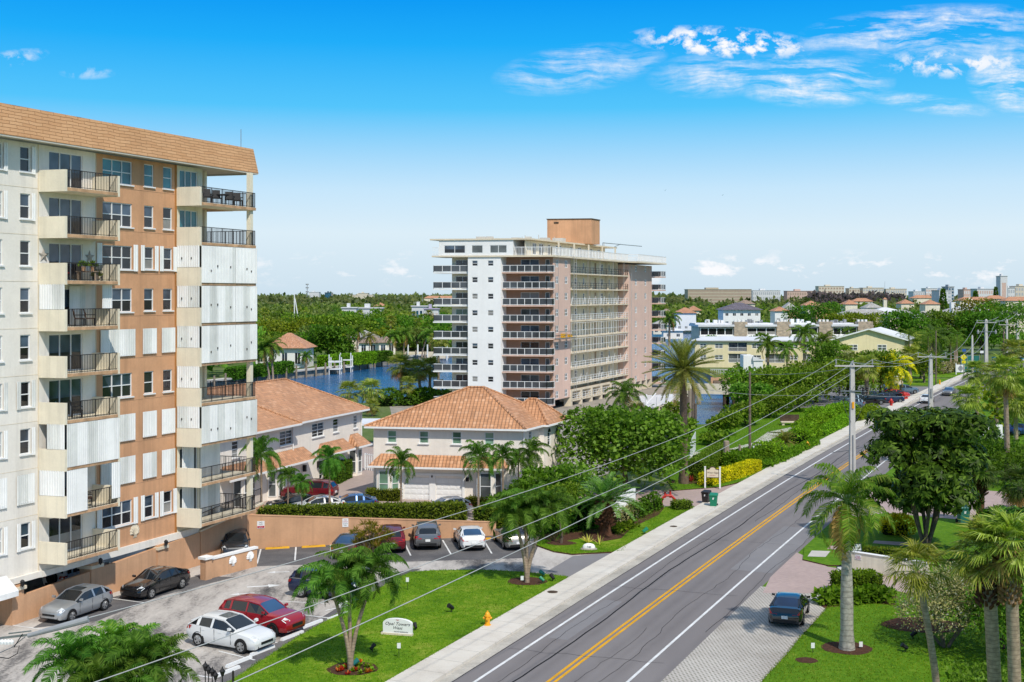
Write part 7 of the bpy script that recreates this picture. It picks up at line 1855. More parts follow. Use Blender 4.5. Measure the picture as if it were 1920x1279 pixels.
def make_car(name,label,kind,pt,glass='car_glass',rim='rim',roof_glass=False,plate=True,wheel=.33,rails=False,top=None,cat='car',chrome=False,stripe=None,cladding=False):
    L,S,wf,wr,gw=prof(kind);g0,g1=gw
    if kind in ('suv',):wheel=.36
    if kind in ('pickup','boxy'):wheel=.40
    t=thing(name,label,cat)
    R_=[ring(s) for s in S];n=12;mb=MB();mb.local=True
    mb.v=[p for r in R_ for p in r]
    for i in range(len(R_)-1):
        for j in range(n-1):
            if (g0 <= i < g1 and j in (3,7)) or (i in (g0,g1-1) and j in (4,5,6)):continue
            a,b,c,d=i*n+j,i*n+j+1,(i+1)*n+j+1,(i+1)*n+j
            mb.f.append((a,d,c,b));mb.m.append(1 if (top and g0 <= i < g1 and 3 <= j <= 7) else 0)
    mb.f.append(tuple(range(n)));mb.m.append(0);k=(len(R_)-1)*n;mb.f.append(tuple(k+i for i in reversed(range(n))));mb.m.append(0)
    for i in range(len(R_)-1):a,d=i*n,(i+1)*n;mb.f.append((a,a+n-1,d+n-1,d));mb.m.append(0)
    # wheel arches: dark rings just proud of the flank
    body_=mb.build('body',[pt,top or pt],t,smooth=True,angle=42)
    if cladding:
        m2=MB();m2.local=True
        for sgn in (-1,1):
            m2.box(wr+.45,wf-.45,sgn*.955-.012,sgn*.955+.012,.26,.42)
        m2.build('side_skirt',M['black'],body_)
    def row(i,j):return R_[i][j]
    def gpart(nm,quads,mat):
        m2=MB();m2.local=True
        for q in quads:m2.poly(q)
        return m2.build(nm,mat,body_)
    gpart('windscreen',[[row(g0,j),row(g0,j+1),row(g0+1,j+1),row(g0+1,j)] for j in (4,5,6)],M[glass])
    gpart('rear_window',[[row(g1-1,j),row(g1-1,j+1),row(g1,j+1),row(g1,j)] for j in (4,5,6)],M[glass])
    m3=MB();m3.local=True
    for sgn,ja,jb in ((1,3,4),(-1,8,7)):
        gpart('side_window',[[row(i,ja),row(i,jb),row(i+1,jb),row(i+1,ja)] for i in range(g0,g1)],M['car_glass'])
        for i in range(g0+2,g1-1):m3.bar(row(i,ja),row(i,jb),.09 if i < g1-2 else .12,.03)
        for i in range(g0,g1):m3.bar(row(i,jb),row(i+1,jb),.06,.06)
        a,b=Vector(row(g1-2,ja)),Vector(row(g1,ja));m3.bar(row(g1-1,ja),row(g1-1,jb),.16,.04)
        if kind in ('suv','hatch','boxy'):m3.bar(row(g1,ja),row(g1-1,jb),.20,.05)
        else:m3.bar(row(g1,ja),row(g1-1,jb),.10,.05)
        if chrome:
            m2=MB();m2.local=True
            for i in range(g0,g1):m2.bar((R_[i][ja][0],R_[i][ja][1]+sgn*.012,R_[i][ja][2]),(R_[i+1][ja][0],R_[i+1][ja][1]+sgn*.012,R_[i+1][ja][2]),.03)
            m2.build('window_trim',M['rim'],body_)
    m3.bar(row(g0+1,4),row(g0+1,7),.05,.05);m3.bar(row(g1-1,4),row(g1-1,7),.06,.05)
    m3.build('roof_pillar',top or pt,body_)
    if roof_glass:
        A,B,Cc,D=[Vector(p)+Vector((0,0,.012)) for p in (R_[g0+1][5],R_[g0+2][5],R_[g0+2][6],R_[g0+1][6])];c=(A+B+Cc+D)/4
        gpart('sunroof',[[p.lerp(c,.12) for p in (A,D,Cc,B)]],M['car_glass'])
    if rails:
        m2=MB();m2.local=True
        for sgn in (4,7):m2.tube([tuple(Vector(R_[i][sgn])+Vector((0,0,.06))) for i in range(g0+1,g1-1 if kind != 'boxy' else g1)],.025,5)
        m2.build('roof_rail',M['rim'] if rails != 'black' else M['black'],body_)
    # seams between doors
    for x in (.72 if kind != 'pickup' else .95,-.28,-1.12):
        for sgn in (1,-1):m2=MB();m2.local=True;m2.bar((x,sgn*.925*(S[5][4]/.91),.34),(x-.03,sgn*.90*(S[5][5]/.87),S[5][2]-.01),.014);m2.build('door_groove',M['black'],body_)
    for x in (.02,-.98):
        for sgn in (1,-1):m2=MB();m2.local=True;m2.box(x-.1,x+.1,sgn*S[5][4]*.985-.02,sgn*S[5][4]*.985+.02,S[5][2]-.14,S[5][2]-.11);m2.build('door_handle',pt if not chrome else M['rim'],body_)
    # mirrors, lamps, grille, plates
    for sgn in (1,-1):
        m2=MB();m2.local=True;m2.hexa([(S[4][0]-.22,sgn*.88,S[4][3]+.0),(S[4][0]-.10,sgn*.88,S[4][3]),(S[4][0]-.08,sgn*1.06,S[4][3]+.02),(S[4][0]-.2,sgn*1.06,S[4][3]+.02),(S[4][0]-.22,sgn*.88,S[4][3]+.12),(S[4][0]-.10,sgn*.88,S[4][3]+.1),(S[4][0]-.1,sgn*1.06,S[4][3]+.13),(S[4][0]-.2,sgn*1.06,S[4][3]+.14)]);m2.build('mirror',pt,body_)
        a,b=S[1],S[2]
        m2=MB();m2.local=True
        m2.poly([(a[0]+.03,sgn*a[4]*.62,a[2]-.14),(a[0]-.02,sgn*a[4]*1.0,a[2]-.08),(b[0],sgn*b[4]*.99,b[2]-.04),(b[0]+.08,sgn*b[4]*.78,b[3]+.012),(a[0]+.04,sgn*a[4]*.66,a[2]+.03)])
        m2.build('headlight',M['lamp_clear'],body_)
        a,b=S[-1],S[-2];z=b[2]
        m2=MB();m2.local=True
        m2.hexa([(a[0]-.02,sgn*a[4]*.52,z-.26),(a[0]-.0,sgn*a[4]*1.0,z-.24),(b[0]+.12,sgn*b[4]*1.02,z-.2),(b[0]+.1,sgn*b[4]*.6,z-.2),(b[0]-.05,sgn*a[4]*.56,z-.07),(b[0]-.04,sgn*a[4]*1.02,z-.06),(b[0]+.2,sgn*b[4]*1.02,z-.04),(b[0]+.2,sgn*b[4]*.6,z-.04)])
        m2.build('tail_light',M['lamp_red'],body_)
    m2=MB();m2.local=True;a=S[0];m2.box(a[0]-.12,a[0]+.02,-.42,.42,a[1]+.12,a[2]-.02);m2.box(a[0]-.2,a[0]-.01,-.6,.6,a[1]-.04,a[1]+.07);m2.build('grille',M['black'],body_)
    m2=MB();m2.local=True;b=S[-1];m2.box(b[0]-.02,b[0]+.2,-.62,.62,b[1]-.06,b[1]+.10);m2.build('rear_bumper_trim',M['black'],body_)
    if plate:m2=MB();m2.local=True;m2.box(b[0]-.045,b[0]+.05,-.17,.17,b[2]-.22,b[2]-.06);m2.build('number_plate',M['white_paint'],body_)
    for x in (wf,wr):
        for sgn in (1,-1):
            hw=S[5][4];w=thing('wheel',None,None);del_label(w);w.parent=t;w.location=(x,sgn*hw*.985,wheel)
            m2=MB();m2.local=True
            def disc(r0,r1,y,m=0,k=18):
                for i in range(k):
                    a,c=2*pi*i/k,2*pi*(i+1)/k
                    m2.poly([(r0*cos(a),y,r0*sin(a)),(r1*cos(a),y,r1*sin(a)),(r1*cos(c),y,r1*sin(c)),(r0*cos(c),y,r0*sin(c))],m)
            y1=sgn*.045;prof_=[(wheel*.62,y1*.6),(wheel*.9,y1*1.1),(wheel,y1*.3),(wheel,-sgn*.18)]
            for (r0,ya),(r1,yb_) in zip(prof_,prof_[1:]):
                for i in range(18):
                    a,c=2*pi*i/18,2*pi*(i+1)/18
                    m2.poly([(r0*cos(a),ya,r0*sin(a)),(r1*cos(a),yb_,r1*sin(a)),(r1*cos(c),yb_,r1*sin(c)),(r0*cos(c),ya,r0*sin(c))])
            m2.build('tyre',M['tyre'],w)
            m2=MB();m2.local=True
            for q in range(5):
                a0=2*pi*q/5
                for da in (-.16,.16):
                    a=a0+da;c,s=cos(a),sin(a);m2.hexa([(.03*-s,y1*.3,.03*c),(.03*s,y1*.3,-.03*c),(wheel*.64*c+.025*s,y1*.3,wheel*.64*s-.025*c),(wheel*.64*c-.025*s,y1*.3,wheel*.64*s+.025*c),(.03*-s,y1*.75,.03*c),(.03*s,y1*.75,-.03*c),(wheel*.64*c+.025*s,y1*.8,wheel*.64*s-.025*c),(wheel*.64*c-.025*s,y1*.8,wheel*.64*s+.025*c)])
            disc(wheel*.56,wheel*.66,y1*.82);disc(0,.07,y1*.8)
            m2.build('rim',M[rim],w)
            m2=MB();m2.local=True;disc(0,wheel*.64,y1*.1);m2.build('brake_disc',M['black'],w)
            m2=MB();m2.local=True
            for i in range(12):
                a,c=pi*i/12-.05,pi*(i+1)/12+.02
                r0,r1=wheel*.98,wheel+.055
                m2.poly([(r0*cos(a),sgn*.022,r0*sin(a)),(r1*cos(a),sgn*.022,r1*sin(a)),(r1*cos(c),sgn*.022,r1*sin(c)),(r0*cos(c),sgn*.022,r0*sin(c))])
            m2.build('wheel_arch',M['black'],w)
    if kind == 'pickup':
        m2=MB();m2.local=True;m2.box(-2.5,-1.25,-.72,.72,1.176,1.19);m2.build('cargo_bed',M['black'],t)
    if kind == 'boxy':m2=MB();m2.local=True;m2.lathe([(.36,0),(.36,.2),(.2,.22)],(0,0,0),16);o=m2.build('spare_wheel',M['tyre'],t);o.location=(-2.22,0,.95);o.rotation_euler=(0,radians(-90),0)
    return t
def del_label(o):
    for k in ('label','category','group'):
        if k in o:del o[k]
def park(t,px,py,ang,z=0.02,s=1.0):
    """px,py: photo pixel under the middle of the car; ang: bearing of the nose, degrees clockwise from straight ahead"""
    t.location=at(px,py,z);t.rotation_euler=(0,0,radians(90-ang));t.scale=(s,s,s);return t
P_=paint
silver=P_('silver',(.40,.42,.44),.55);blackp=P_('black',(.006,.006,.008),.0,.12);whitep=P_('white',(.74,.74,.73),.05);redp=P_('red',(.36,.008,.018),.2);navy=P_('navy',(.010,.022,.075),.4)
brown=P_('brown',(.10,.06,.035),.4);wine=P_('wine',(.18,.008,.016),.35);greyp=P_('grey',(.19,.19,.195),.55);beige=P_('champagne',(.36,.345,.31),.5);blue=P_('blue',(.05,.13,.30),.45);steelb=P_('steel_blue',(.16,.23,.30),.5);redb=P_('bright_red',(.45,.01,.02),.2)
park(make_car('parked_car','silver hatchback with dark sunroof parked along the garage wall','hatch',silver,roof_glass=True),143,1152,202)
park(make_car('parked_car','glossy black sedan parked along the garage wall behind the silver hatchback','sedan',blackp),292,1110,204)
park(make_car('parked_car','white coupe style crossover with panoramic roof in the bay by the lawn','hatch',whitep,roof_glass=True,cladding=False),434,1210,118,s=1.07)
park(make_car('parked_car','red crossover parked beside the white one, nose to the lawn','suv',redp,'car_glass_blue','black',cladding=False),492,1180,118)
park(make_car('parked_car','dark navy crossover half hidden behind the palm clump','suv',navy,chrome=True),618,1118,112)
park(make_car('parked_car','brown sedan with blue rear window facing the peach wall beside the yellow stops','sedan',brown,'car_glass_blue'),659,1037,8)
park(make_car('parked_car','wine red crossover behind the spiky shrub, facing the peach wall','suv',wine),733,1026,352)
park(make_car('parked_car','grey crossover with roof rails backed out from the peach wall','suv',greyp,rails=True),800,1020,354)
park(make_car('parked_car','white hatchback with blue rear glass facing the peach wall','sedan',whitep,'car_glass_blue'),880,1022,350)
park(make_car('parked_car','silver soft top convertible under the three stemmed palm','convertible',beige,top=plain('soft_top',(.03,.035,.05),.8,.1,3)),958,1021,346)
park(make_car('parked_car','white boxy off road car inside the garage behind the half wall','boxy',whitep,rim='black',rails='black'),236,1060,22,s=1.0).location=(*fC(8.7,-3.0),.02)
park(make_car('parked_car','dark pickup parked behind the low shell wall','pickup',P_('graphite',(.035,.037,.042),.3),cat='pickup'),442,1040,168,s=.95)
# townhouse court
park(make_car('parked_car','large dark red crossover in the townhouse court','suv',wine,rails='black'),580,936,280,s=1.03)
park(make_car('parked_car','white car roof showing above the hedge beside the red crossover','sedan',whitep,roof_glass=True),595,962,250)
park(make_car('parked_car','blue grey car behind the hedge between two slim palms','sedan',blue),657,958,258)
park(make_car('parked_car','white hatchback with sunroof parked before the garage doors','hatch',whitep,'car_glass_blue',roof_glass=True),834,966,245)
park(make_car('parked_car','dark car just visible over the hedge near the apartment corner','sedan',blackp),552,958,250)
# east side and road
park(make_car('parked_car','black sedan with glowing red tail lamps on the turf block bay','sedan',P_('dark_grey',(.014,.014,.017),.0,.14),'car_glass_blue'),1480,1158,19,.012)
park(make_car('moving_car','white car driving away behind the concrete pole','sedan',whitep),1738,755,27)
park(make_car('moving_car','grey car coming towards us on the road past the pole','sedan',P_('taupe',(.20,.19,.18),.4),'car_glass_blue'),1779,741,207)
park(make_car('moving_car','blue car far along the road near the bend','sedan',blue,'car_glass_blue'),1833,701,207)
park(make_car('parked_car','steel blue crossover in front of the mangrove in the far car park','suv',steelb),1590,766,262)
park(make_car('parked_car','second blue car just behind the steel blue one','hatch',steelb),1600,756,262)
park(make_car('parked_car','dark blue crossover beside the stout sabal palm','suv',navy),1668,755,82)
park(make_car('parked_car','dark sedan squeezed behind the dark blue crossover','sedan',blackp),1676,748,82)
park(make_car('parked_car','bright red car between the dark and blue cars','hatch',redb),1682,745,80)
park(make_car('parked_car','blue crossover nearest the gate pillar','suv',steelb),1697,738,80)
park(make_car('parked_car','light blue car hidden behind the gate pillar crossover','hatch',blue),1676,733,80)
park(make_car('parked_car','bright blue pickup on the side street','pickup',P_('sky_blue',(.06,.18,.45),.35),'car_glass_blue',cat='pickup'),1762,690,82)
park(make_car('parked_car','dark car partly hidden in the shade of the far car park','suv',blackp),1632,758,262)
for lb,px,Y_ in (('white car behind the fan palms east of the road',1800,172),):
    park(make_car('parked_car',lb,'sedan',whitep),px,800,60).location=(xat(1858,150),150,.02)
t=make_car('parked_car','blue car at the right frame edge behind the tall slender palm','hatch',P_('deep_blue',(.02,.08,.28),.4),'car_glass_blue');park(t,1916,800,70);t.location=(xat(1916,158),158,.02)
# ==== poles, wires, signs, street things
def V3(p):return Vector(p)
def pole_at(px,Y,top_py):return xat(px,Y),zat(top_py,Y)
arm_dir=Vector((.985,-.17,0))
def utility_pole(label,px,Y,top_py,arms=(),r=.17,mat='pole_concrete',square=True,extras=None,group=None):
    """arms: [(pixel row, left half, right half)]; returns wire ends per arm"""
    X,zt=pole_at(px,Y,top_py);t=thing('utility_pole',label,'utility pole',(X,Y,0),0,group)
    mb=MB()
    if square:mb.hexa([(X-r*1.3,Y-r*1.3,0),(X+r*1.3,Y-r*1.3,0),(X+r*1.3,Y+r*1.3,0),(X-r*1.3,Y+r*1.3,0),(X-r*.8,Y-r*.8,zt-.3),(X+r*.8,Y-r*.8,zt-.3),(X+r*.8,Y+r*.8,zt-.3),(X-r*.8,Y+r*.8,zt-.3)]);mb.hexa([(X-r*.8,Y-r*.8,zt-.3),(X+r*.8,Y-r*.8,zt-.3),(X+r*.8,Y+r*.8,zt-.3),(X-r*.8,Y+r*.8,zt-.3),(X-.02,Y-.02,zt),(X+.02,Y-.02,zt),(X+.02,Y+.02,zt),(X-.02,Y+.02,zt)])
    else:mb.tube([(X,Y,0),(X,Y,zt)],[r*1.1,r*.75],10)
    mb.build('pole',M[mat],t)
    ends=[]
    for py,a,b in arms:
        z=zat(py,Y);c=Vector((X,Y-r-.05,z))
        m2=MB();m2.bar(c-arm_dir*a,c+arm_dir*b,.12,.14);arm=m2.build('crossarm',M['pole_concrete'],t)
        row=[]
        for q in (-a+.12,0.0,b-.12):
            p=c+arm_dir*q
            m2=MB();h=.55 if q else .25
            m2.lathe([(.03,0),(.035,.12),(.07,.14),(.05,.2),(.08,.24),(.05,.32),(.08,.36),(.05,.44),(.03,h)],(p.x,p.y,p.z+.07),8)
            sub(m2,'insulator',M['grey_paint'],arm,t);row.append(p+Vector((0,0,.07+h)))
        ends.append(row)
    if extras:extras(t,X,Y,zt)
    return t,ends
def p1_extras(t,X,Y,zt):
    z=zat(733,Y);m2=MB();c=Vector((X,Y-.25,z));m2.bar(c-arm_dir*1.25,c+arm_dir*1.3,.09,.1);arm=m2.build('equipment_arm',M['steel'],t)
    for q in (-1.2,.9,1.25):
        p=c+arm_dir*q;m2=MB();m2.lathe([(.05,-.35),(.12,-.3),(.05,-.2),(.13,-.12),(.06,0),(.14,.1),(.08,.2),(.12,.3),(.03,.42)],tuple(p),8);sub(m2,'surge_arrester',M['black'],arm,t)
    m2=MB()
    for s in (-1,1):m2.tube([tuple(c+arm_dir*(s*1.1)),(X+s*.8,Y-.35,z-1.6),(X+s*.2,Y-.3,z-2.9)],.022,5)
    m2.build('riser_cable',M['wire_dark'],t)
    m2=MB();m2.box(X-.09,X+.09,Y-.34,Y-.26,z-1.6,z-1.0);m2.build('pole_tag',M['hydrant_yellow'],t)
    m2=MB();m2.tube([(X,Y-.27,0),(X,Y-.27,5)],.08,8);m2.build('conduit',M['grey_paint'],t)
P1,E1=utility_pole('tall concrete utility pole with crossarm and equipment before the umbrella tree',1598,114,677,[(686,1.65,1.85)],.22,extras=p1_extras)
def p2_extras(t,X,Y,zt):
    m2=MB();z=zat(745,Y);m2.box(X-.12,X+.12,Y-.38,Y-.28,z,z+1.2);m2.build('junction_box',M['grey_paint'],t)
P2,E2=utility_pole('white concrete utility pole with crossarm in front of the moving white car',1745,168,664,[(669,1.85,2.0)],.24,extras=p2_extras)
def p3_extras(t,X,Y,zt):
    m2=MB();z=zat(622,Y);c=Vector((X,Y-.3,z));m2.bar(c-arm_dir*2.0,c+arm_dir*2.2,.14);m2.build('equipment_arm',M['steel'],t)
    for s in (-2,2.1):m2=MB();m2.lathe([(.25,-.5),(.3,0),(.12,.5)],tuple(c+arm_dir*s),8);m2.build('surge_arrester',M['grey_paint'],t)
P3,E3=utility_pole('far concrete utility pole with wide crossarm at the bend of the road',1849,300,598,[(605,2.3,2.3)],.32,extras=p3_extras)
P4,E4=utility_pole('slim utility pole with crossarm just past the far concrete pole',1888,300,598,[(609,2.0,1.8)],.2)
P5,E5=utility_pole('most distant utility pole with crossarm at the frame edge',1908,420,568,[(575,2.6,1.6)],.34)
utility_pole('slender wooden pole standing in front of the canal bank shrubs',1406,129,697,(),.14,'bark',False)
utility_pole('thin brown wooden pole rising past the silver hedge',1755,245,620,(),.14,'bark',False)
utility_pole('pale street light pole beside the green screen',1823,270,628,(),.2)
utility_pole('dark wooden stub pole by the blue pool',1882,318,617,(),.2,'bark',False)
def post(name,label,px,py,h,r,mat,group=None,cat='post'):
    c=at(px,py);t=thing(name,label,cat,c,0,group);mb=MB();mb.tube([c,(c[0],c[1],h)],r,10);mb.lathe([(r*1.02,0),(r*.7,.04)],(c[0],c[1],h),10);mb.build('post',M[mat],t);return t
post('wooden_bollard','thick weathered piling post in the hedge behind the carved sign',1362,880,2.9,.30,'pile_wood')
post('wooden_bollard','slim weathered post between the piling and the thin pole',1387,878,2.4,.13,'pile_wood')
post('wooden_bollard','white pipe at the foot of the slender wooden pole',1413,873,2.0,.09,'white_paint')
# wires: each span is a thing of its own
def wire(label,A,B,sag,r,mat='wire',group=None,t0=0.0):
    A,B=Vector(A),Vector(B);pts=[]
    n=26
    for i in range(n+1):
        t=t0+(1-t0)*i/n;p=A.lerp(B,t);p.z -= sag*4*t*(1-t);pts.append(tuple(p))
    o=MB().tube(pts,r,5,0,False).build('power_line',M[mat],None,smooth=True);return tag(o,label,'power line',group)
N1,N2,N3=(xat(40,30),30,zat(1192,30)),(xat(179,30),30,zat(1279,30)),(xat(440,30),30,zat(1279,30))
e=E1[0]
wire('upper power line sweeping from the grey arm to the roadside equipment pole',N1,e[0],1.45,.016)
wire('middle power line crossing the palm clump to the equipment pole',N2,e[1],1.35,.016,t0=-.12)
wire('lower power line crossing the lawn edge to the equipment pole',N3,e[2],.75,.016,t0=-.12)
for a,b,q in zip(E1[0],E2[0],('west','middle','east')):wire(f'{q} power line between the two roadside concrete poles',a,b,.9,.018)
for a,b,q in zip(E2[0],E3[0],('west','middle','east')):wire(f'{q} power line rising from the white pole to the far pole at the bend',a,b,3.6,.028)
for a,b,q in zip(E3[0],E5[0],('west','middle','east')):wire(f'{q} power line from the pole at the bend to the most distant pole',a,b,2.0,.05)
z1,z2=zat(737,114),zat(735,168)
p1,p2=Vector((P1.location.x,114,z1)),Vector((P2.location.x,168,z2))
wire('low cable strung between the roadside poles',p1,p2,.5,.02)
wire('low cable running west from the pole over the mangrove',p1,(xat(1300,132),132,zat(727,132)),.5,.016)
wire('upper thin cable running west over the mangrove',p1+Vector((0,0,2.4)),(xat(1400,132),132,zat(701,132)),.3,.016)
wire('guy wire slanting down behind the equipment pole',E1[0][2],(xat(1500,150),150,zat(742,150)),.3,.016)
wire('slack service cable draped along the pavement edge',(P2.location.x,168,zat(755,168)),(xat(1560,120),120,2.6),1.5,.03,'wire_dark')
# near pole whose arm enters at the left edge
np_=thing('utility_pole','grey tapered pole arm with insulators and a looped cable entering at the frame edge','utility pole',(xat(-30,30),30,0))
X0=xat(-30,30);MB().tube([(X0,30,0),(X0,30,10.6)],.16,10).build('pole',M['pole_concrete'],np_)
mb=MB();A,B=(xat(55,30),29.9,zat(1190,30)),(xat(163,30),30.1,zat(1163,30));mb.tube([A,tuple(Vector(A).lerp(Vector(B),.5)),B],[.05,.075,.085],10);mb.build('tapered_arm',M['grey_paint'],np_,smooth=True)
mb=MB();mb.bar((X0,30,zat(1200,30)),(xat(57,30),29.95,zat(1189,30)),.05);mb.bar((xat(18,30),29.95,zat(1187,30)),(xat(60,30),29.95,zat(1182,30)),.03);mb.tube([(xat(-5,30),29.9,zat(1225,30)),(xat(25,30),29.9,zat(1212,30)),(xat(50,30),29.9,zat(1192,30))],.012,5);mb.build('bracket',M['steel'],np_)
mb=MB()
for i in range(5):mb.lathe([(.015,-.03),(.05,-.02),(.055,.04),(.02,.09)],(xat(1+i*6,30),29.9,zat(1204,30)),8)
mb.build('insulator_string',M['white_paint'],np_)
mb=MB();mb.tube([(xat(-5,30),29.88,zat(1229,30)),(xat(20,30),29.88,zat(1232,30)),(xat(36,30),29.88,zat(1223,30)),(xat(40,30),29.88,zat(1208,30)),(xat(30,30),29.88,zat(1211,30)),(xat(46,30),29.88,zat(1186,30))],.012,6);mb.build('cable_loop',M['black'],np_)
# ---- hydrants, standpipe, bins
def hydrant(label,px,py,mat,s=1.0,z=.1):
    t=thing('fire_hydrant',label,'fire hydrant',at(px,py,z));t.scale=(s,s,s)
    mb=MB();mb.local=True;mb.lathe([(.17,0),(.17,.05),(.12,.06),(.12,.42),(.155,.43),(.155,.48),(.125,.50),(.11,.58),(.06,.64),(.035,.65),(.035,.70)],n=14);mb.build('barrel',mat,t,smooth=True)
    for a in (0,pi/2+pi,pi):
        mb=MB();mb.local=True;c,s_=cos(a),sin(a);mb.tube([(.10*c,.10*s_,.36),(.20*c,.20*s_,.36)],.07 if a not in (0,pi) else .055,10);mb.tube([(.20*c,.20*s_,.36),(.215*c,.215*s_,.36)],.035,6);mb.build('outlet_cap',mat,t,smooth=True)
    return t
hydrant('yellow fire hydrant on the lawn beside the pavement',914,1173,M['hydrant_yellow'],1.15)
hydrant('orange yellow fire hydrant in the strappy border by the far pavement',1514,842,M['hydrant_yellow'],1.3)
hydrant('single red hydrant in the far car park by the stout palm',1671,762,M['hydrant_red'],1.9,.0)
hydrant('red double hydrant close to the blue crossover, taller',1696,750,M['hydrant_red'],2.0,.0)
hydrant('second red hydrant of the pair at the blue crossover',1700,749,M['hydrant_red'],1.8,.0)
sp=thing('standpipe','red fire standpipe with two handwheels between white blossom shrub and drive','standpipe',at(1254,950,.1));sp.scale=(1.25,)*3
mb=MB();mb.local=True;mb.tube([(-.45,0,0),(-.45,0,.55),(-.25,0,.75),(.15,0,.75),(.4,0,.5),(.4,0,0)],.09,8);mb.tube([(-.25,0,.6),(-.25,0,1.0)],.07,8);mb.tube([(.1,0,.6),(.1,0,1.1)],.07,8);mb.build('pipe',M['hydrant_red'],sp,smooth=True)
for x,z in ((-.25,1.0),(.1,1.1)):mb=MB();mb.local=True;mb.lathe([(.04,0),(.16,.02),(.16,.05),(.04,.06)],(x,0,z),10);mb.build('handwheel',M['bark_dark'],sp)
def bin_(label,px,py,mat,ang,s=1.0):
    t=thing('wheelie_bin',label,'bin',at(px,py,.008),radians(ang));t.scale=(s,s,s)
    mb=MB();mb.local=True
    mb.hexa([(-.24,-.28,.06),(.24,-.28,.06),(.24,.28,.06),(-.24,.28,.06),(-.31,-.36,.98),(.31,-.36,.98),(.31,.36,.98),(-.31,.36,.98)]);mb.box(-.335,.335,-.385,.385,.93,1.0);mb.build('bin_body',mat,t)
    mb=MB();mb.local=True;mb.hexa([(-.34,-.40,1.005),(.34,-.40,1.005),(.34,.42,1.005),(-.34,.42,1.005),(-.30,-.36,1.06),(.30,-.36,1.06),(.30,.40,1.12),(-.30,.40,1.12)]);mb.tube([(-.26,.44,1.02),(.26,.44,1.02)],.03,6);mb.build('lid',mat,t)
    for x in (-.27,.27):mb=MB();mb.local=True;mb.tube([(x-.04,.33,.13),(x+.04,.33,.13)],.13,12);mb.build('wheel',M['tyre'],t)
    mb=MB();mb.local=True;mb.poly([(-.07,-.352,.66),(.03,-.352,.66),(.07,-.362,.82),(-.05,-.362,.82)]);mb.build('sticker',M['white_paint'],t)
    return t
bin_('green wheeled bin on the pavement edge',1338,951,M['bin_green'],65,1.05).rotation_euler=(0,0,radians(-15))
bin_('dark wheeled bin standing behind the green one on the drive',1324,944,M['bin_black'],10,1.0).rotation_euler=(0,0,radians(-30))
bin_('dark green wheeled bin under the umbrella tree',1806,982,M['sign_green'],0,1.3)
# ---- signs
c=Vector(at(746,1190,.1));ang=radians(-14)
sg=thing('monument_sign','arched white monument sign with black script lettering on the lawn','sign',c);R2=lambda a,b:(c.x+a*cos(ang)-b*sin(ang),c.y+a*sin(ang)+b*cos(ang))
w,h0,h1=.80,.62,.86
prof2=[(-w,0),(w,0),(w,h0)]+[(w*cos(pi*i/12),h0+(h1-h0)*sin(pi*i/12)) for i in range(1,12)]+[(-w,h0)]
mb=MB();F0=[(*R2(a,-.09),.1+z) for a,z in prof2];F1=[(*R2(a,.09),.1+z) for a,z in prof2];mb.poly(F0);mb.poly(F1[::-1])
for i in range(len(prof2)):j=(i+1) % len(prof2);mb.poly([F0[i],F0[j],F1[j],F1[i]][::-1])
mb.build('sign_slab',M['bright_white'],sg)
mb=MB();mb.box(-w-.1,w+.02,-.13,.13,.04,.2,0,R2);mb.build('plinth',M['trim_cream'],sg)
def sgt(txt,size,z,mat,shear=0.0,sx=1.0,dx=0.0):p=R2(dx,-.096);return text(txt,size,(p[0],p[1],z),(radians(90),0,ang),mat,sg,shear=shear,sx=sx)
sgt('740',.11,.88,red_text);sgt('Opal Towers',.235,.68,dark_text,.35,1.1);sgt('West',.22,.47,dark_text,.35,1.1);sgt('PRIVATE RESIDENCES',.085,.27,dark_text,sx=.95,dx=.2)
c2=Vector(at(1336,915,.08));ang2=radians(-8)
s2=thing('entrance_sign','carved cream entrance sign with dark border hung between two white posts','sign',c2);R3=lambda a,b:(c2.x+a*cos(ang2)-b*sin(ang2),c2.y+a*sin(ang2)+b*cos(ang2))
for a in (-.68,.68):mb=MB();mb.box(a-.07,a+.07,-.07,.07,.05,2.0,0,R3);mb.box(a-.09,a+.09,-.09,.09,2.0,2.06,0,R3);mb.build('post',M['bright_white'],s2)
def board(mb,k,y,zb,zt,hump):
    pr=[(-k,zb),(k,zb),(k,zt),(k*.62,zt+.02)]+[(k*.5*cos(pi*i/8),zt+.03+hump*sin(pi*i/8)) for i in range(9)]+[(-k*.62,zt+.02),(-k,zt)]
    A=[(*R3(a,y),z) for a,z in pr];B=[(*R3(a,y+.06),z) for a,z in pr];mb.poly(A);mb.poly(B[::-1])
    for i in range(len(pr)):j=(i+1) % len(pr);mb.poly([A[i],B[i],B[j],A[j]])
mb=MB();board(mb,.60,-.05,1.02,1.82,.24);mb.build('border',M['bark_dark'],s2)
mb=MB();board(mb,.54,-.075,1.08,1.76,.2);mb.build('board',M['trim_cream'],s2)
p=R3(0,-.082);text('Water Edge',.215,(*p,1.5),(radians(90),0,ang2),plain('brown_text',(.08,.03,.03),.6,.1,2),s2,shear=.3);text('CONDOMINIUM',.075,(*p,1.26),(radians(90),0,ang2),red_text,s2)
rk=thing('name_stone','white rounded rock painted with a black house number in the flower bed','rock',at(1104,1030,.1))
mb=MB();mb.local=True;RR2=random.Random(2)
for i in range(6):
    z0,z1=.42*i/6,.42*(i+1)/6
mb.lathe([(.42,0),(.46,.1),(.43,.25),(.33,.36),(.15,.42)],n=12);o=mb.build('rock',M['bright_white'],rk,smooth=True);o.scale=(1,.55,1)
mb=MB();mb.local=True;mb.lathe([(.52,-.05),(.56,.02),(.48,.1)],n=12);o=mb.build('base_stone',M['concrete_old'],rk,smooth=True);o.scale=(1.1,.6,1)
o=text('740',.2,rk.location+Vector((0,-.27,.22)),(radians(78),0,0),dark_text,rk)
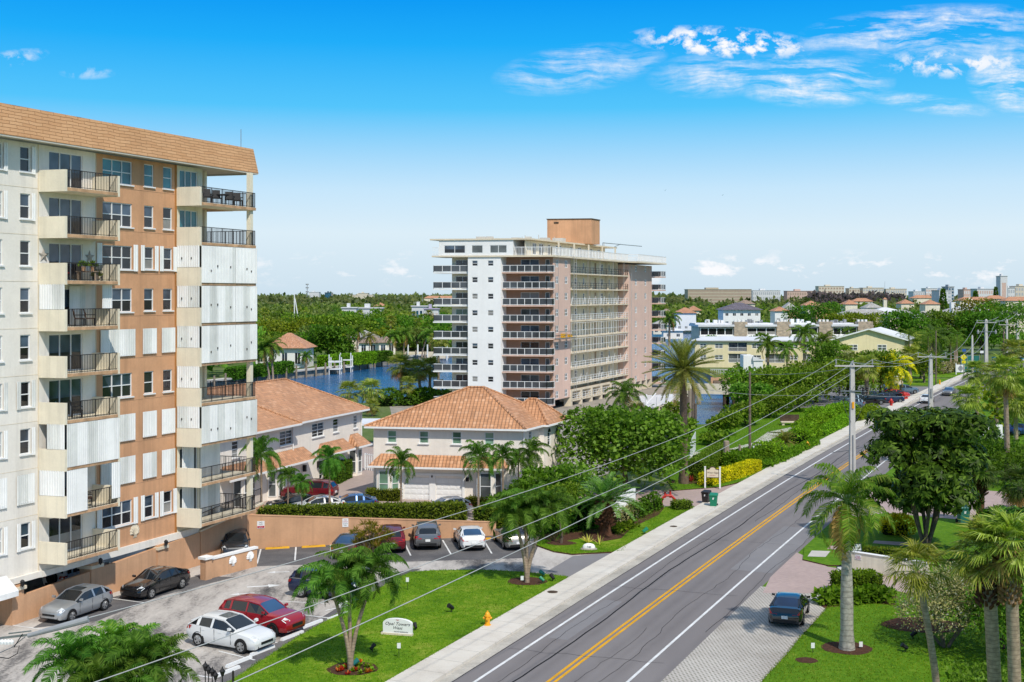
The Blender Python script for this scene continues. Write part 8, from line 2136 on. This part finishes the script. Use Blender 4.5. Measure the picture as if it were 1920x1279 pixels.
ns=thing('number_sign','small white number board at the foot of the three stemmed palm','sign',at(990,1070,.1));mb=MB();mb.local=True;mb.box(-.28,.22,0,.03,.1,.42);mb.build('sign_board',M['white_paint'],ns);text('740',.2,ns.location+Vector((-.03,-.004,.27)),(radians(90),0,0),dark_text,ns)
def enter_sign(label,px,py,Y,txt,w=.62,h=.42):
    X,z=xat(px,Y),zat(py,Y);t=thing('drive_sign',label,'sign',(X,Y,0));mb=MB();mb.box(X-w/2,X+w/2,Y-.02,Y+.02,z-h/2,z+h/2);mb.build('sign_board',M['white_paint'],t)
    mb=MB()
    for a,b,c_,d in ((-w/2,-w/2+.04,-h/2,h/2),(w/2-.04,w/2,-h/2,h/2),(-w/2+.04,w/2-.04,h/2-.04,h/2),(-w/2+.04,w/2-.04,-h/2,-h/2+.04)):mb.box(X+a,X+b,Y-.035,Y+.03,z+c_,z+d)
    mb.build('frame',plain('sign_navy' ,(.015,.03,.07),.5,.1,2) if 'sign_navy' not in bpy.data.materials else bpy.data.materials['sign_navy'],t)
    MB().box(X-w/2+.02,X-w/2+.08,Y+.035,Y+.09,0,z-h/2+.2).build('post',M['black'],t)
    text(txt,.19,(X,Y-.026,z-.07),(radians(90),0,0),dark_text,t)
    mb=MB();mb.poly([(X+.06*cos(i*pi/4),Y-.024,z+.10+.05*sin(i*pi/4)) for i in range(8)]);mb.build('emblem',M['blue_cloth'],t)
enter_sign('white ENTER sign with dark frame beside the royal palm trunk',1605,1026,83.5,'ENTER',.78,.5)
enter_sign('white EXIT sign half behind the royal palm trunk',1581,1069,76.5,'EXIT',.82,.52)
# low stucco entry wall with notice
A,B=Vector(at(1592,1068)),Vector(at(1740,1092));t_=(B-A).normalized();s_=Vector((t_.y,-t_.x,0));fE2=frame((A.x,A.y),t_,s_);ew=thing('entry_wall','cream stucco entry wall behind the ENTER sign','wall',A);L_=(B-A).length
mb=MB();mb.box(0,L_,-.25,0,0,1.18,0,fE2);mb.build('wall_panel',M['cream_stucco'],ew);MB().box(-.05,L_+.05,-.3,.05,1.183,1.22,0,fE2).build('coping',M['bright_white'],ew)
ps=thing('notice_sign','small red printed notice fixed on the cream entry wall','sign',(*fE2(.65,.02),.9));MB().box(.45,.85,.004,.025,.75,1.05,0,fE2).build('sign_board',M['white_paint'],ps)
for txt,dz in (('PRIVATE',.07),('NO PARKING',-.02),('ANY TIME',-.10)):q=fE2(.65,.03);text(txt,.07,(*q,.9+dz),(radians(90),0,atan2(t_.y,t_.x)),red_text,ps)
mb=MB()
# little lawn stakes and spotlights
def stake(label,px,py,h=.75,group='stake signs on the lawns'):
    c=at(px,py,.1);t=thing('stake_sign',label,'sign',c);mb=MB();mb.box(c[0]-.012,c[0]+.012,c[1]-.012,c[1]+.012,.1,.1+h);mb.build('stake',M['black'],t);mb=MB();mb.box(c[0]-.09,c[0]+.09,c[1]-.03,c[1]-.014,.1+h-.26,.1+h);mb.build('sign_board',M['white_paint'],t)
stake('white stake sign near the pavement below the monument sign',748,1234);stake('white stake sign at the lawn edge by the palm fronds',764,1106);stake('white stake sign on the three stemmed palm mulch ring',979,1103);stake('white stake sign on the east lawn near the royal palm',1524,1224,.5);stake('grey stake sign on the royal palm mulch',1614,1216,.35)
def spot(label,px,py,mat,s=1.0):
    c=at(px,py,.1);t=thing('garden_light',label,'garden light',c,random.random()*6);t.scale=(s,s,s);mb=MB();mb.local=True;mb.tube([(0,0,0),(0,0,.16)],.02,6);mb.build('stem',M['black'],t);mb=MB();mb.local=True;mb.tube([(-.1,0,.14),(.14,0,.3)],[.07,.10],10);mb.build('lamp_head',mat,t)
spot('black spotlight aimed at the monument sign',779,1182,M['black'],1.1);spot('black spotlight between the palm clump and monument sign',698,1222,M['black'],1.1);spot('black box light in the middle of the lawn',846,1148,M['black'],1.4);spot('green spotlight at the roots of the palm clump',665,1253,M['teal_cloth'],1.3);spot('green spotlight beside the three stemmed palm',1017,1082,M['teal_cloth'],1.3);spot('black light pair by the pavement and three stemmed palm',1036,1090,M['black'],1.3);spot('green utility box light on the bed lawn by the pavement',1209,1002,M['bin_green'],1.5);spot('dark round light on the east lawn behind the thin palm',1697,1222,M['black'],1.2);spot('dark light under the silver bush',1712,1198,M['black'],1.2);spot('green stub light at the driveway edge near the palms',1017,1094,M['bin_green'],1.2)
def manhole(label,px,py,r=.32,z=.135):
    c=at(px,py,z);o=MB().lathe([(r,0),(r,.012),(r*.8,.016)],c,20).build('manhole_cover',M['bark_dark']);tag(o,label,'manhole cover')
manhole('round iron cover in the pavement beside the three stemmed palm',1036,1110);manhole('round iron cover in the pavement below the bins',1263,987,.28)
# lantern heads at the bottom edge of the car park
for i,(px,py,lb) in enumerate(((385,1258,'black lantern head at the frame bottom, westmost of the row'),(391,1264,'second black lantern head of the bottom row'),(398,1268,'third black lantern head of the bottom row'),(404,1275,'lowest black lantern head of the bottom row'),(417,1268,'black lantern head standing apart next to the lawn'))):
    Y_=56.0;X_,z_=xat(px,Y_),zat(py,Y_);t=thing('lamp_post',lb,'lamp post',(X_,Y_,0),0,'lanterns at the car park edge');mb=MB();mb.tube([(X_,Y_,0),(X_,Y_,max(.3,z_))],.025,6);mb.build('post',M['black'],t);mb=MB();mb.lathe([(.05,0),(.13,.22),(.15,.24),(.04,.36),(.015,.44)],(X_,Y_,max(.3,z_)),6);mb.build('lantern',M['black'],t)
post('bollard','dark metal post on the lawn corner by the lantern heads',437,1290,.75,.05,'rail_dark')
# ---- fences and canal structures
def fence(name,label,A,B,h,gap,r,mat,z=.08,posts=8):
    A,B=Vector((A[0],A[1],z)),Vector((B[0],B[1],z));t=thing(name,label,'fence',A);n=max(2,int((B-A).length/gap));up=Vector((0,0,1));mb=MB()
    for i in range(n+1):c=A.lerp(B,i/n);mb.bar(c,c+up*h,r*(2.2 if i % posts == 0 else 1))
    mb.bar(A+up*(h-.08),B+up*(h-.08),r*1.4);mb.bar(A+up*.15,B+up*.15,r*1.4);mb.build('picket',M[mat],t);return t
fence('white_fence','white picket fence on the grass behind the carved sign',at(1283,880),at(1352,868),1.25,.16,.05,'white_paint')
fence('white_fence','low white fence panels meeting at the date palm trunk',at(1282,890),at(1312,882),1.1,.16,.05,'grey_paint')
A,B=at(1294,862),at(1304,845);o=thing('fence_panel','solid white gate panel at the water end of the path','fence',A);MB().hexa([(A[0],A[1],.08),(B[0],B[1],.08),(B[0]+.05,B[1]+.05,.08),(A[0]+.05,A[1]+.05,.08),(A[0],A[1],2.0),(B[0],B[1],2.2),(B[0]+.05,B[1]+.05,2.2),(A[0]+.05,A[1]+.05,2.0)]).build('panel',M['white_paint'],o)
fence('white_fence','tall grey white corrugated fence panel behind the thick trunked palm',at(1150,985),at(1190,963),2.0,.14,.13,'white_paint',.1,12)
gs=thing('gate_sign','blue and red board on the fence behind the date palm','sign',at(1290,893));c=at(1290,893);MB().box(c[0]-.4,c[0]+.4,c[1]-.03,c[1],.5,1.5).build('sign_board',M['hydrant_red'],gs);MB().box(c[0]-.33,c[0]+.33,c[1]-.045,c[1]-.033,.65,1.38).build('sign_face',plain('pale_blue',(.45,.55,.66),.6,.1,2),gs)
# dock with sloping white canopy west of the right-hand canal
dk=thing('boat_dock','canal dock with sloping white canopy on raking struts beside the date palm','dock',(26,195,0))
P=[(xat(1208,205),205),(xat(1268,192),192),(xat(1262,182),182),(xat(1195,196),196)]
mb=MB();q=[(xat(1190,200),200,zat(757,200)),(xat(1200,212),212,zat(742,212)),(xat(1272,204),204,zat(738,204)),(xat(1270,192),192,zat(745,192)),(xat(1222,190),190,zat(764,190))]
mb.poly(q);mb.poly([(a,b,c-.25) for a,b,c in q][::-1])
for i in range(5):j=(i+1) % 5;a,b=q[i],q[j];mb.poly([(a[0],a[1],a[2]-.25),(b[0],b[1],b[2]-.25),b,a])
mb.build('canopy',M['roof_white'],dk)
for px,Y_ in ((1232,189),(1250,191),(1268,192.5),(1212,194)):
    mb=MB();X_=xat(px,Y_);mb.tube([(X_,Y_,-2),(X_,Y_,2.3)],.12,8);mb.bar((X_,Y_,.8),(X_+1.6,Y_+.8,2.4),.12);mb.build('post',M['white_paint'],dk)
mb=MB();mb.prism([(xat(1215,186),186),(25.5,183),(29.5,205),(xat(1225,210),210)],.05,.3);mb.build('deck',M['wood'],dk)
mb=MB()
A,B=Vector((xat(1236,182),182,.3)),Vector((29.0,203,.3))
for i in range(12):c=A.lerp(B,i/11);mb.bar(c,c+Vector((0,0,1.1)),.14)
mb.bar(A+Vector((0,0,1.05)),B+Vector((0,0,1.05)),.12);mb.build('railing',M['trim_cream'],dk)
rp=random.Random(8)
for i,(px,Y_,top_) in enumerate(((1288,176,3.4),(1293,180,4.2),(1298,183,4.6),(1284,173,2.6),(1300,187,4.0),(1291,189,3.6),(1303,176,2.4))):
    X_=xat(px,Y_);t=thing('mooring_pile','weathered timber mooring pile in the narrow canal by the dock','pile',(X_,Y_,0),0,'mooring piles by the dock');MB().tube([(X_,Y_,-4),(X_+.1,Y_,top_)],[.24,.2],8).build('pile_shaft',M['pile_wood'] if i % 2 else M['bark'],t)
# bridge / sea wall terrace across the right-hand canal
br=thing('canal_bridge','cream concrete bridge deck on dark piles across the narrow canal','bridge',(36,214,0))
A,B=Vector((xat(1285,217),217,0)),Vector((xat(1460,212),212,0));d=(B-A).normalized();sd=Vector((d.y,-d.x,0));fB=frame((A.x,A.y),d,sd);LB=(B-A).length
mb=MB();mb.box(0,LB,-6,0,.55,1.3,0,fB);mb.box(0,LB,-.28,.02,1.303,2.4,0,fB);mb.build('deck',M['cream_stucco'],br)
for a in (LB*.42,LB*.52): 
    for e_ in (-.5,-2.5,-4.5):mb=MB();c=fB(a,e_);mb.tube([(*c,-4),(*c,.44)],.3,8);mb.build('pile',M['bark_dark'],br)
MB().box(LB*.56,LB*.60,-5,-.1,-4,.44,0,fB).build('abutment',M['trim_cream'],br)
ow_=thing('terrace_wall','orange terrace wall with stacked timber crates beyond the bridge','wall',(xat(1332,232),232,0));X0,X1=xat(1333,236),xat(1440,236);MB().box(X0,X1,236,236.4,0,zat(708,236)).build('wall_panel',M['wall_peach'],ow_)
for px,w_,h_,lb in ((1352,2.6,1.0,'low dark stacked crate on the bridge terrace'),(1372,4.2,1.3,'brown timber stack in the middle of the terrace'),(1395,2.2,1.2,'timber crate at the east side of the terrace')):
    X_=xat(px,226);t=thing('timber_crate',lb,'crate',(X_,226,1.2));mb=MB()
    for i in range(4):mb.box(X_-w_/2,X_+w_/2,226,227.2,1.2+h_*i/4,1.2+h_*(i+.8)/4)
    mb.box(X_-w_/2+.1,X_+w_/2-.1,226.1,227.1,1.2,1.2+h_*.95);mb.build('board',M['wood'],t)
wb=thing('stair_house','white stair block with sloping roof before the yellow apartments','shed',(xat(1395,270),270,0));X0=xat(1394,272)
mb=MB();mb.box(X0,X0+2.2,272,276,0,4.6);mb.box(X0+2.2,X0+4.2,271.6,276,0,3.4);mb.build('wall',M['bright_white'],wb);MB().hexa([(X0+2,271.4,3.41),(X0+4.5,271.4,3.41),(X0+4.5,276,3.41),(X0+2,276,3.41),(X0+2,271.4,4.4),(X0+4.5,271.4,3.6),(X0+4.5,276,3.6),(X0+2,276,4.4)]).build('roof',M['roof_white'],wb)
fence('metal_fence','slim grey railing along the grass before the yellow apartments',(xat(1333,262),262),(xat(1410,258),258),1.2,.4,.06,'white_paint',1.0)
# far bank sea wall, piles, boat lift
sw=thing('wooden_dock','long dark timber dock along the far canal bank','dock',(-58,262,0));mb=MB()
bank=[(-64,252),(-54.5,281),(-44.5,304),(-35.5,344.5),(-22,379)]
for (a,b),(c_,d_) in zip(bank,bank[1:]):
    A,B=Vector((a,b,0)),Vector((c_,d_,0));d=(B-A).normalized();sd=Vector((d.y,-d.x,0));mb.hexa([A-sd*.4,A+sd*1.6,B+sd*1.6,B-sd*.4]+[A-sd*.4+Vector((0,0,.35)),A+sd*1.6+Vector((0,0,.35)),B+sd*1.6+Vector((0,0,.35)),B-sd*.4+Vector((0,0,.35))])
mb.build('deck',M['concrete'],sw)
n_=0
for (a,b),(c_,d_),k in zip(bank,bank[1:],(7,6,7,6)):
    A,B=Vector((a,b,0)),Vector((c_,d_,0));d=(B-A).normalized();sd=Vector((d.y,-d.x,0))
    for i in range(k):
        q=A.lerp(B,(i+.5)/k)+sd*1.9;t=thing('mooring_pile','pale mooring pile along the far timber dock','pile',(q.x,q.y,0),0,'mooring piles on the far dock');MB().tube([(q.x,q.y,-4),(q.x,q.y,1.3+.5*((i*7) % 3)/2)],[.24,.21],8).build('pile_shaft',M['pile_wood'],t);n_ += 1
for i,(px,Y_,lb) in enumerate(((627,300,'white boat lift frame at the far dock, nearer the villa'),(648,309,'white boat lift frame at the far dock, closer to the lawn'))):
    X_=xat(px,Y_);t=thing('boat_lift',lb,'boat lift',(X_,Y_,0))
    for dx in (-1.3,1.3):
        for dy in (0,3):mb=MB();mb.tube([(X_+dx,Y_+dy,-3),(X_+dx,Y_+dy,3.4 if dy == 0 else 2.6)],.14,8);mb.build('post',M['white_paint'],t)
    mb=MB();mb.bar((X_-1.5,Y_,1.6),(X_+1.5,Y_,1.6),.3);mb.bar((X_-1.5,Y_+3,1.6),(X_+1.5,Y_+3,1.6),.3);mb.box(X_-1.6,X_+1.6,Y_-.2,Y_+3.2,-.3,-.05);mb.build('lift_frame',M['white_paint'],t)
for px,lb,pt in ((552,'tall white sailing mast above the trees beyond the canal',551),(558,'leaning white spar beside the sailing mast',560)):
    Y_=560;X_=xat(px,Y_);t=thing('sailboat_mast',lb,'mast',(X_,Y_,0));MB().tube([(X_+(0 if px == 552 else 1.5),Y_,0),(X_-(0 if px == 552 else 1.2),Y_,zat(pt,Y_))],.25,6).build('mast_pole',M['white_paint'],t)
jt=thing('jetty','pale jetty with white posts beside the leaning palm and tower','jetty',(-26,366,0));MB().box(-32,-19,366,369,-1,.9).build('deck',M['trim_cream'],jt)
for i in range(5):X_=-31+i*2.9;MB().tube([(X_,365.7,-3),(X_,365.7,3.2)],.22,8).build('post',M['white_paint'],jt)
# white blue tubs: small boats/pads by the water behind the west house
ch=thing('dock_locker','white deck seat on the quay behind the centre townhouse roof','seat',at(842,775));c=at(842,775);mb=MB();mb.box(c[0]-1,c[0]+1,c[1],c[1]+.9,0,.8);mb.hexa([(c[0]+.5,c[1],.8),(c[0]+1,c[1],.8),(c[0]+1,c[1]+.9,.8),(c[0]+.5,c[1]+.9,.8),(c[0]+.9,c[1],1.5),(c[0]+1.2,c[1],1.5),(c[0]+1.2,c[1]+.9,1.5),(c[0]+.9,c[1]+.9,1.5)]);mb.build('seat',M['white_paint'],ch)
# ---- far roadside things
def road_sign(t,X,Y,z,half,mat,diamond=True):
    mb=MB();s=half
    pts=[(X,Y,z-s),(X+s,Y,z),(X,Y,z+s),(X-s,Y,z)] if diamond else [(X-s,Y,z-s*.7),(X+s,Y,z-s*.7),(X+s,Y,z+s*.7),(X-s,Y,z+s*.7)]
    mb.poly(pts);mb.poly([(a,b+.03,c) for a,b,c in pts][::-1]);return mb.build('sign_panel',mat,t)
yel=plain('sign_yellow',(.80,.66,.01),.5,.05,1)
Y_=262;X_=xat(1807,Y_);t=thing('crossing_sign','yellow diamond pedestrian sign with small arrow plate at the far corner','road sign',(X_,Y_,0));MB().tube([(X_,Y_+.08,0),(X_,Y_+.08,zat(664,Y_))],.06,6).build('post',M['steel'],t)
road_sign(t,X_,Y_,zat(670,Y_),.72,yel);road_sign(t,X_,Y_,zat(679,Y_),.42,yel,False)
mb=MB();z=zat(670,Y_);mb.poly([(X_+.09*cos(i*pi/4),Y_-.01,z+.26+.09*sin(i*pi/4)) for i in range(8)]);mb.bar((X_,Y_-.012,z+.16),(X_-.02,Y_-.012,z-.08),.14,.004);mb.bar((X_,Y_-.012,z-.08),(X_-.16,Y_-.012,z-.34),.08,.004);mb.bar((X_,Y_-.012,z-.08),(X_+.14,Y_-.012,z-.33),.08,.004);mb.build('walker_symbol',M['black'],t)
mb=MB();z=zat(679,Y_);mb.bar((X_+.2,Y_-.012,z+.12),(X_-.15,Y_-.012,z-.12),.07,.004);mb.poly([(X_-.25,Y_-.014,z-.2),(X_-.02,Y_-.014,z-.14),(X_-.18,Y_-.014,z+.03)]);mb.build('arrow_symbol',M['black'],t)
Y_=275;X_=xat(1808,Y_);t=thing('bus_sign','blue panel on a post behind the yellow pedestrian sign','road sign',(X_,Y_,0));MB().tube([(X_,Y_+.1,0),(X_,Y_+.1,zat(656,Y_))],.06,6).build('post',M['steel'],t);road_sign(t,X_,Y_,zat(657,Y_),.42,plain('sign_blue',(.03,.10,.35),.4,.05,1),False)
Y_=285;X_=xat(1841,Y_);t=thing('street_sign','small white panel sign next to the far pole','road sign',(X_,Y_,0));MB().tube([(X_,Y_+.1,0),(X_,Y_+.1,zat(658,Y_))],.06,6).build('post',M['steel'],t);road_sign(t,X_,Y_,zat(660,Y_),.4,M['white_paint'],False)
Y_=282;X_=xat(1801,Y_);t=thing('screen_fence','dark green fabric fence screen behind the yellow sign','fence',(X_,Y_,0));MB().box(X_,X_+4.4,Y_,Y_+.15,0,zat(667,Y_)).build('screen',M['sign_green'],t)
for i in range(4):MB().tube([(X_+i*1.4+.1,Y_-.08,0),(X_+i*1.4+.1,Y_-.08,zat(665,Y_))],.06,6).build('post',M['grey_paint'],t)
Y_=276;X_=xat(1792,Y_);t=thing('entrance_sign','white framed round emblem sign beside the green screen','sign',(X_,Y_,0));mb=MB();mb.box(X_,X_+.2,Y_,Y_+.2,0,2.6);mb.box(X_+.2,X_+2.0,Y_,Y_+.15,.6,2.3);mb.build('board',M['white_paint'],t);mb=MB();mb.poly([(X_+1.1+.55*cos(i*pi/8),Y_-.02,1.45+.55*sin(i*pi/8)) for i in range(16)]);mb.build('emblem',M['grey_paint'],t)
c=at(1686,727);t=thing('gate_pillar','cream gate pillar with pyramid cap among the parked cars','pillar',c);mb=MB();mb.box(c[0]-.75,c[0]+.75,c[1],c[1]+1.5,0,2.1);mb.build('shaft',M['trim_cream'],t);mb=MB();hip(mb,frame((c[0]-1,c[1]-.2),(1,0),(0,1)),0,2,0,2,2.1,2.9,((.99,1),(1.01,1)));mb.build('cap',M['bright_white'],t)
for px,py,lb in ((1768,698,'short orange marker post on the far verge'),(1762,722,'yellow stub by the white pole driveway')):post('marker_post',lb,px,py,1.0,.16,'yellow_paint')
Y_=150;X_=xat(1852,Y_);t=thing('address_wall','low white address wall with numbers behind the fan palms','wall',(X_,Y_,0));MB().box(xat(1842,Y_),xat(1880,Y_),Y_,Y_+.3,.5,2.1).build('wall_panel',M['bright_white'],t);text('140',.7,(xat(1858,Y_),Y_-.01,1.35),(radians(90),0,0),dark_text,t)
# dry shrub in the pavement kerb, park bench
c=at(1646,800);t=thing('bare_shrub','leafless reddish shrub growing at the kerb by the utility pole','shrub',c);mb=MB();rb=random.Random(6)
for i in range(26):
    a=rb.uniform(0,6.28);q=rb.uniform(.1,.55);h=rb.uniform(1.2,2.4);mb.tube([c,(c[0]+q*.6*cos(a),c[1]+q*.6*sin(a),h*.6),(c[0]+q*cos(a+.4),c[1]+q*sin(a+.4),h)],[.03,.02,.008],4)
mb.build('twig',M['trunk_red'],t)
c=at(1483,799);t=thing('park_bench','stone bench and bin at the end of the park path','bench',c);mb=MB();mb.box(c[0]-1.3,c[0]+1.3,c[1],c[1]+.8,.45,.6);mb.build('seat',M['trim_cream'],t)
for dx in (-1,1):MB().box(c[0]+dx-.15,c[0]+dx+.15,c[1]+.1,c[1]+.7,.05,.45).build('leg',M['trim_cream'],t)
MB().box(c[0]-1.3,c[0]+1.3,c[1]+.8,c[1]+.9,.6,1.5).build('backrest',M['bark_dark'],t)
# ---- balcony furniture and people-free clutter
def chair(label,p,ang,mat,s=1.0):
    t=thing('patio_chair',label,'chair',p,ang,'chairs on the apartment balconies');t.scale=(s,)*3
    mb=MB();mb.local=True;mb.box(-.27,.27,-.25,.27,.40,.46);mb.build('seat',mat,t)
    mb=MB();mb.local=True;mb.hexa([(-.27,.25,.46),(.27,.25,.46),(.27,.29,.46),(-.27,.29,.46),(-.25,.38,1.0),(.25,.38,1.0),(.25,.42,1.0),(-.25,.42,1.0)]);mb.build('backrest',mat,t)
    for x in (-.25,.25):
        for y in (-.23,.27):mb=MB();mb.local=True;mb.tube([(x,y,0),(x,y,.42)],.022,5);mb.build('leg',M['black'],t)
        mb=MB();mb.local=True;mb.box(x-.03,x+.03,-.25,.3,.62,.66);mb.build('armrest',M['black'],t)
    return t
def cb(k,t_,e):p=fC(t_,e);return (p[0],p[1],zf(k)+.205)
chair('red patio chair behind the rail on the third balcony from the top',cb(6,2.7,1.0),.9,M['cushion_red'])
for k,t_,e,lb,m_ in ((6,5.6,.9,'dark wicker chair by the plants on the third balcony from the top','wicker'),(5,3.9,1.1,'wicker chair by the sliding door on the half shuttered balcony','wicker'),(5,4.9,1.0,'second wicker chair on the half shuttered balcony','wicker'),(3,2.6,1.1,'navy chair at the solid end of the sixth balcony','glass_blue'),(3,3.7,1.1,'dark plum chair in the middle of the sixth balcony','black'),(1,4.6,1.0,'high backed dark chair on the balcony with the opened shutters','wicker'),(8,15.6,1.1,'dark iron chair at the door end of the top corner balcony','black'),(8,16.6,1.1,'dark iron chair second along the top corner balcony','black'),(8,18.0,1.1,'dark iron chair past the table on the top corner balcony','black'),(8,18.9,1.1,'dark iron chair at the open corner of the top balcony','black')):
    chair(lb,cb(k,t_,e),2.0 if k != 8 else .4,M[m_],1.12 if k == 1 else 1.0)
p=cb(8,17.3,1.0);t=thing('patio_table','dark iron table on the top corner balcony','table',p);mb=MB();mb.local=True;mb.lathe([(.5,.68),(.5,.72),(.02,.725)],n=14);mb.build('table_top',M['black'],t);mb=MB();mb.local=True;mb.tube([(0,0,0),(0,0,.7)],.05,6);mb.lathe([(.3,0),(.05,.08)],n=10);mb.build('pedestal',M['black'],t)
p=cb(6,4.4,1.2);t=thing('patio_table','wooden planter table on the third balcony from the top','table',p);mb=MB();mb.local=True;mb.box(-.6,.6,-.25,.25,.5,.56);mb.build('table_top',M['wood'],t)
for x in (-.5,.5):mb=MB();mb.local=True;mb.box(x-.04,x+.04,-.2,.2,0,.5);mb.build('leg',M['wood'],t)
for i,(t_,z_,lb) in enumerate(((4.05,.56,'leafy pot plant on the planter table'),(4.8,.56,'second leafy pot plant on the planter table'),(5.1,0,'bushy pot plant on the balcony floor by the wicker chair'))):
    p=cb(6,t_,1.2);R=np.random.default_rng(i);t=thing('pot_plant',lb,'plant',(p[0],p[1],p[2]+z_));mb=MB();mb.local=True;mb.lathe([(.1,0),(.15,.24),(.13,.25)],n=10);mb.build('pot',M['wall_peach'],t)
    d=rand_unit(R,90);d[:,2]=np.abs(d[:,2])+.2;d=unit(d);S=unit(np.cross(d,rand_unit(R,90)));link_mesh('leaf_cluster',quads_mesh('leaf_cluster',leaf_quads(np.tile([0,0,.24],(90,1))+d*.12,d,S,.22+.14*R.random(90),np.full(90,.09)),M['leaf_hedge']),t)
# birds in the sky
for i,(px,py,lb) in enumerate(((1247,357,'small dark bird high over the tower'),(1355,366,'small dark bird lower and further along the sky'))):
    Y_=160;t=thing('flying_bird',lb,'bird',(xat(px,Y_),Y_,zat(py,Y_)));mb=MB();mb.local=True
    mb.poly([(-.32,0,.09),(-.16,.06,.12),(0,.05,.02),(0,-.05,0),(-.16,-.02,.11)]);mb.poly([(.32,0,.07),(.16,.06,.12),(0,.05,.02),(0,-.05,0),(.16,-.02,.11)]);mb.tube([(0,-.16,0),(0,0,.01),(0,.2,0)],[.02,.045,.015],6);mb.build('body',M['teal_cloth'],t)
# ---- lettering as mesh
bpy.context.view_layer.update();dg=bpy.context.evaluated_depsgraph_get()
for o in [o for o in SC.objects if o.type == 'FONT']:
    me=bpy.data.meshes.new_from_object(o.evaluated_get(dg));n=link_mesh('lettering',me,o.parent);n.location=o.location;n.rotation_euler=o.rotation_euler;n.scale=o.scale
    bpy.data.objects.remove(o)
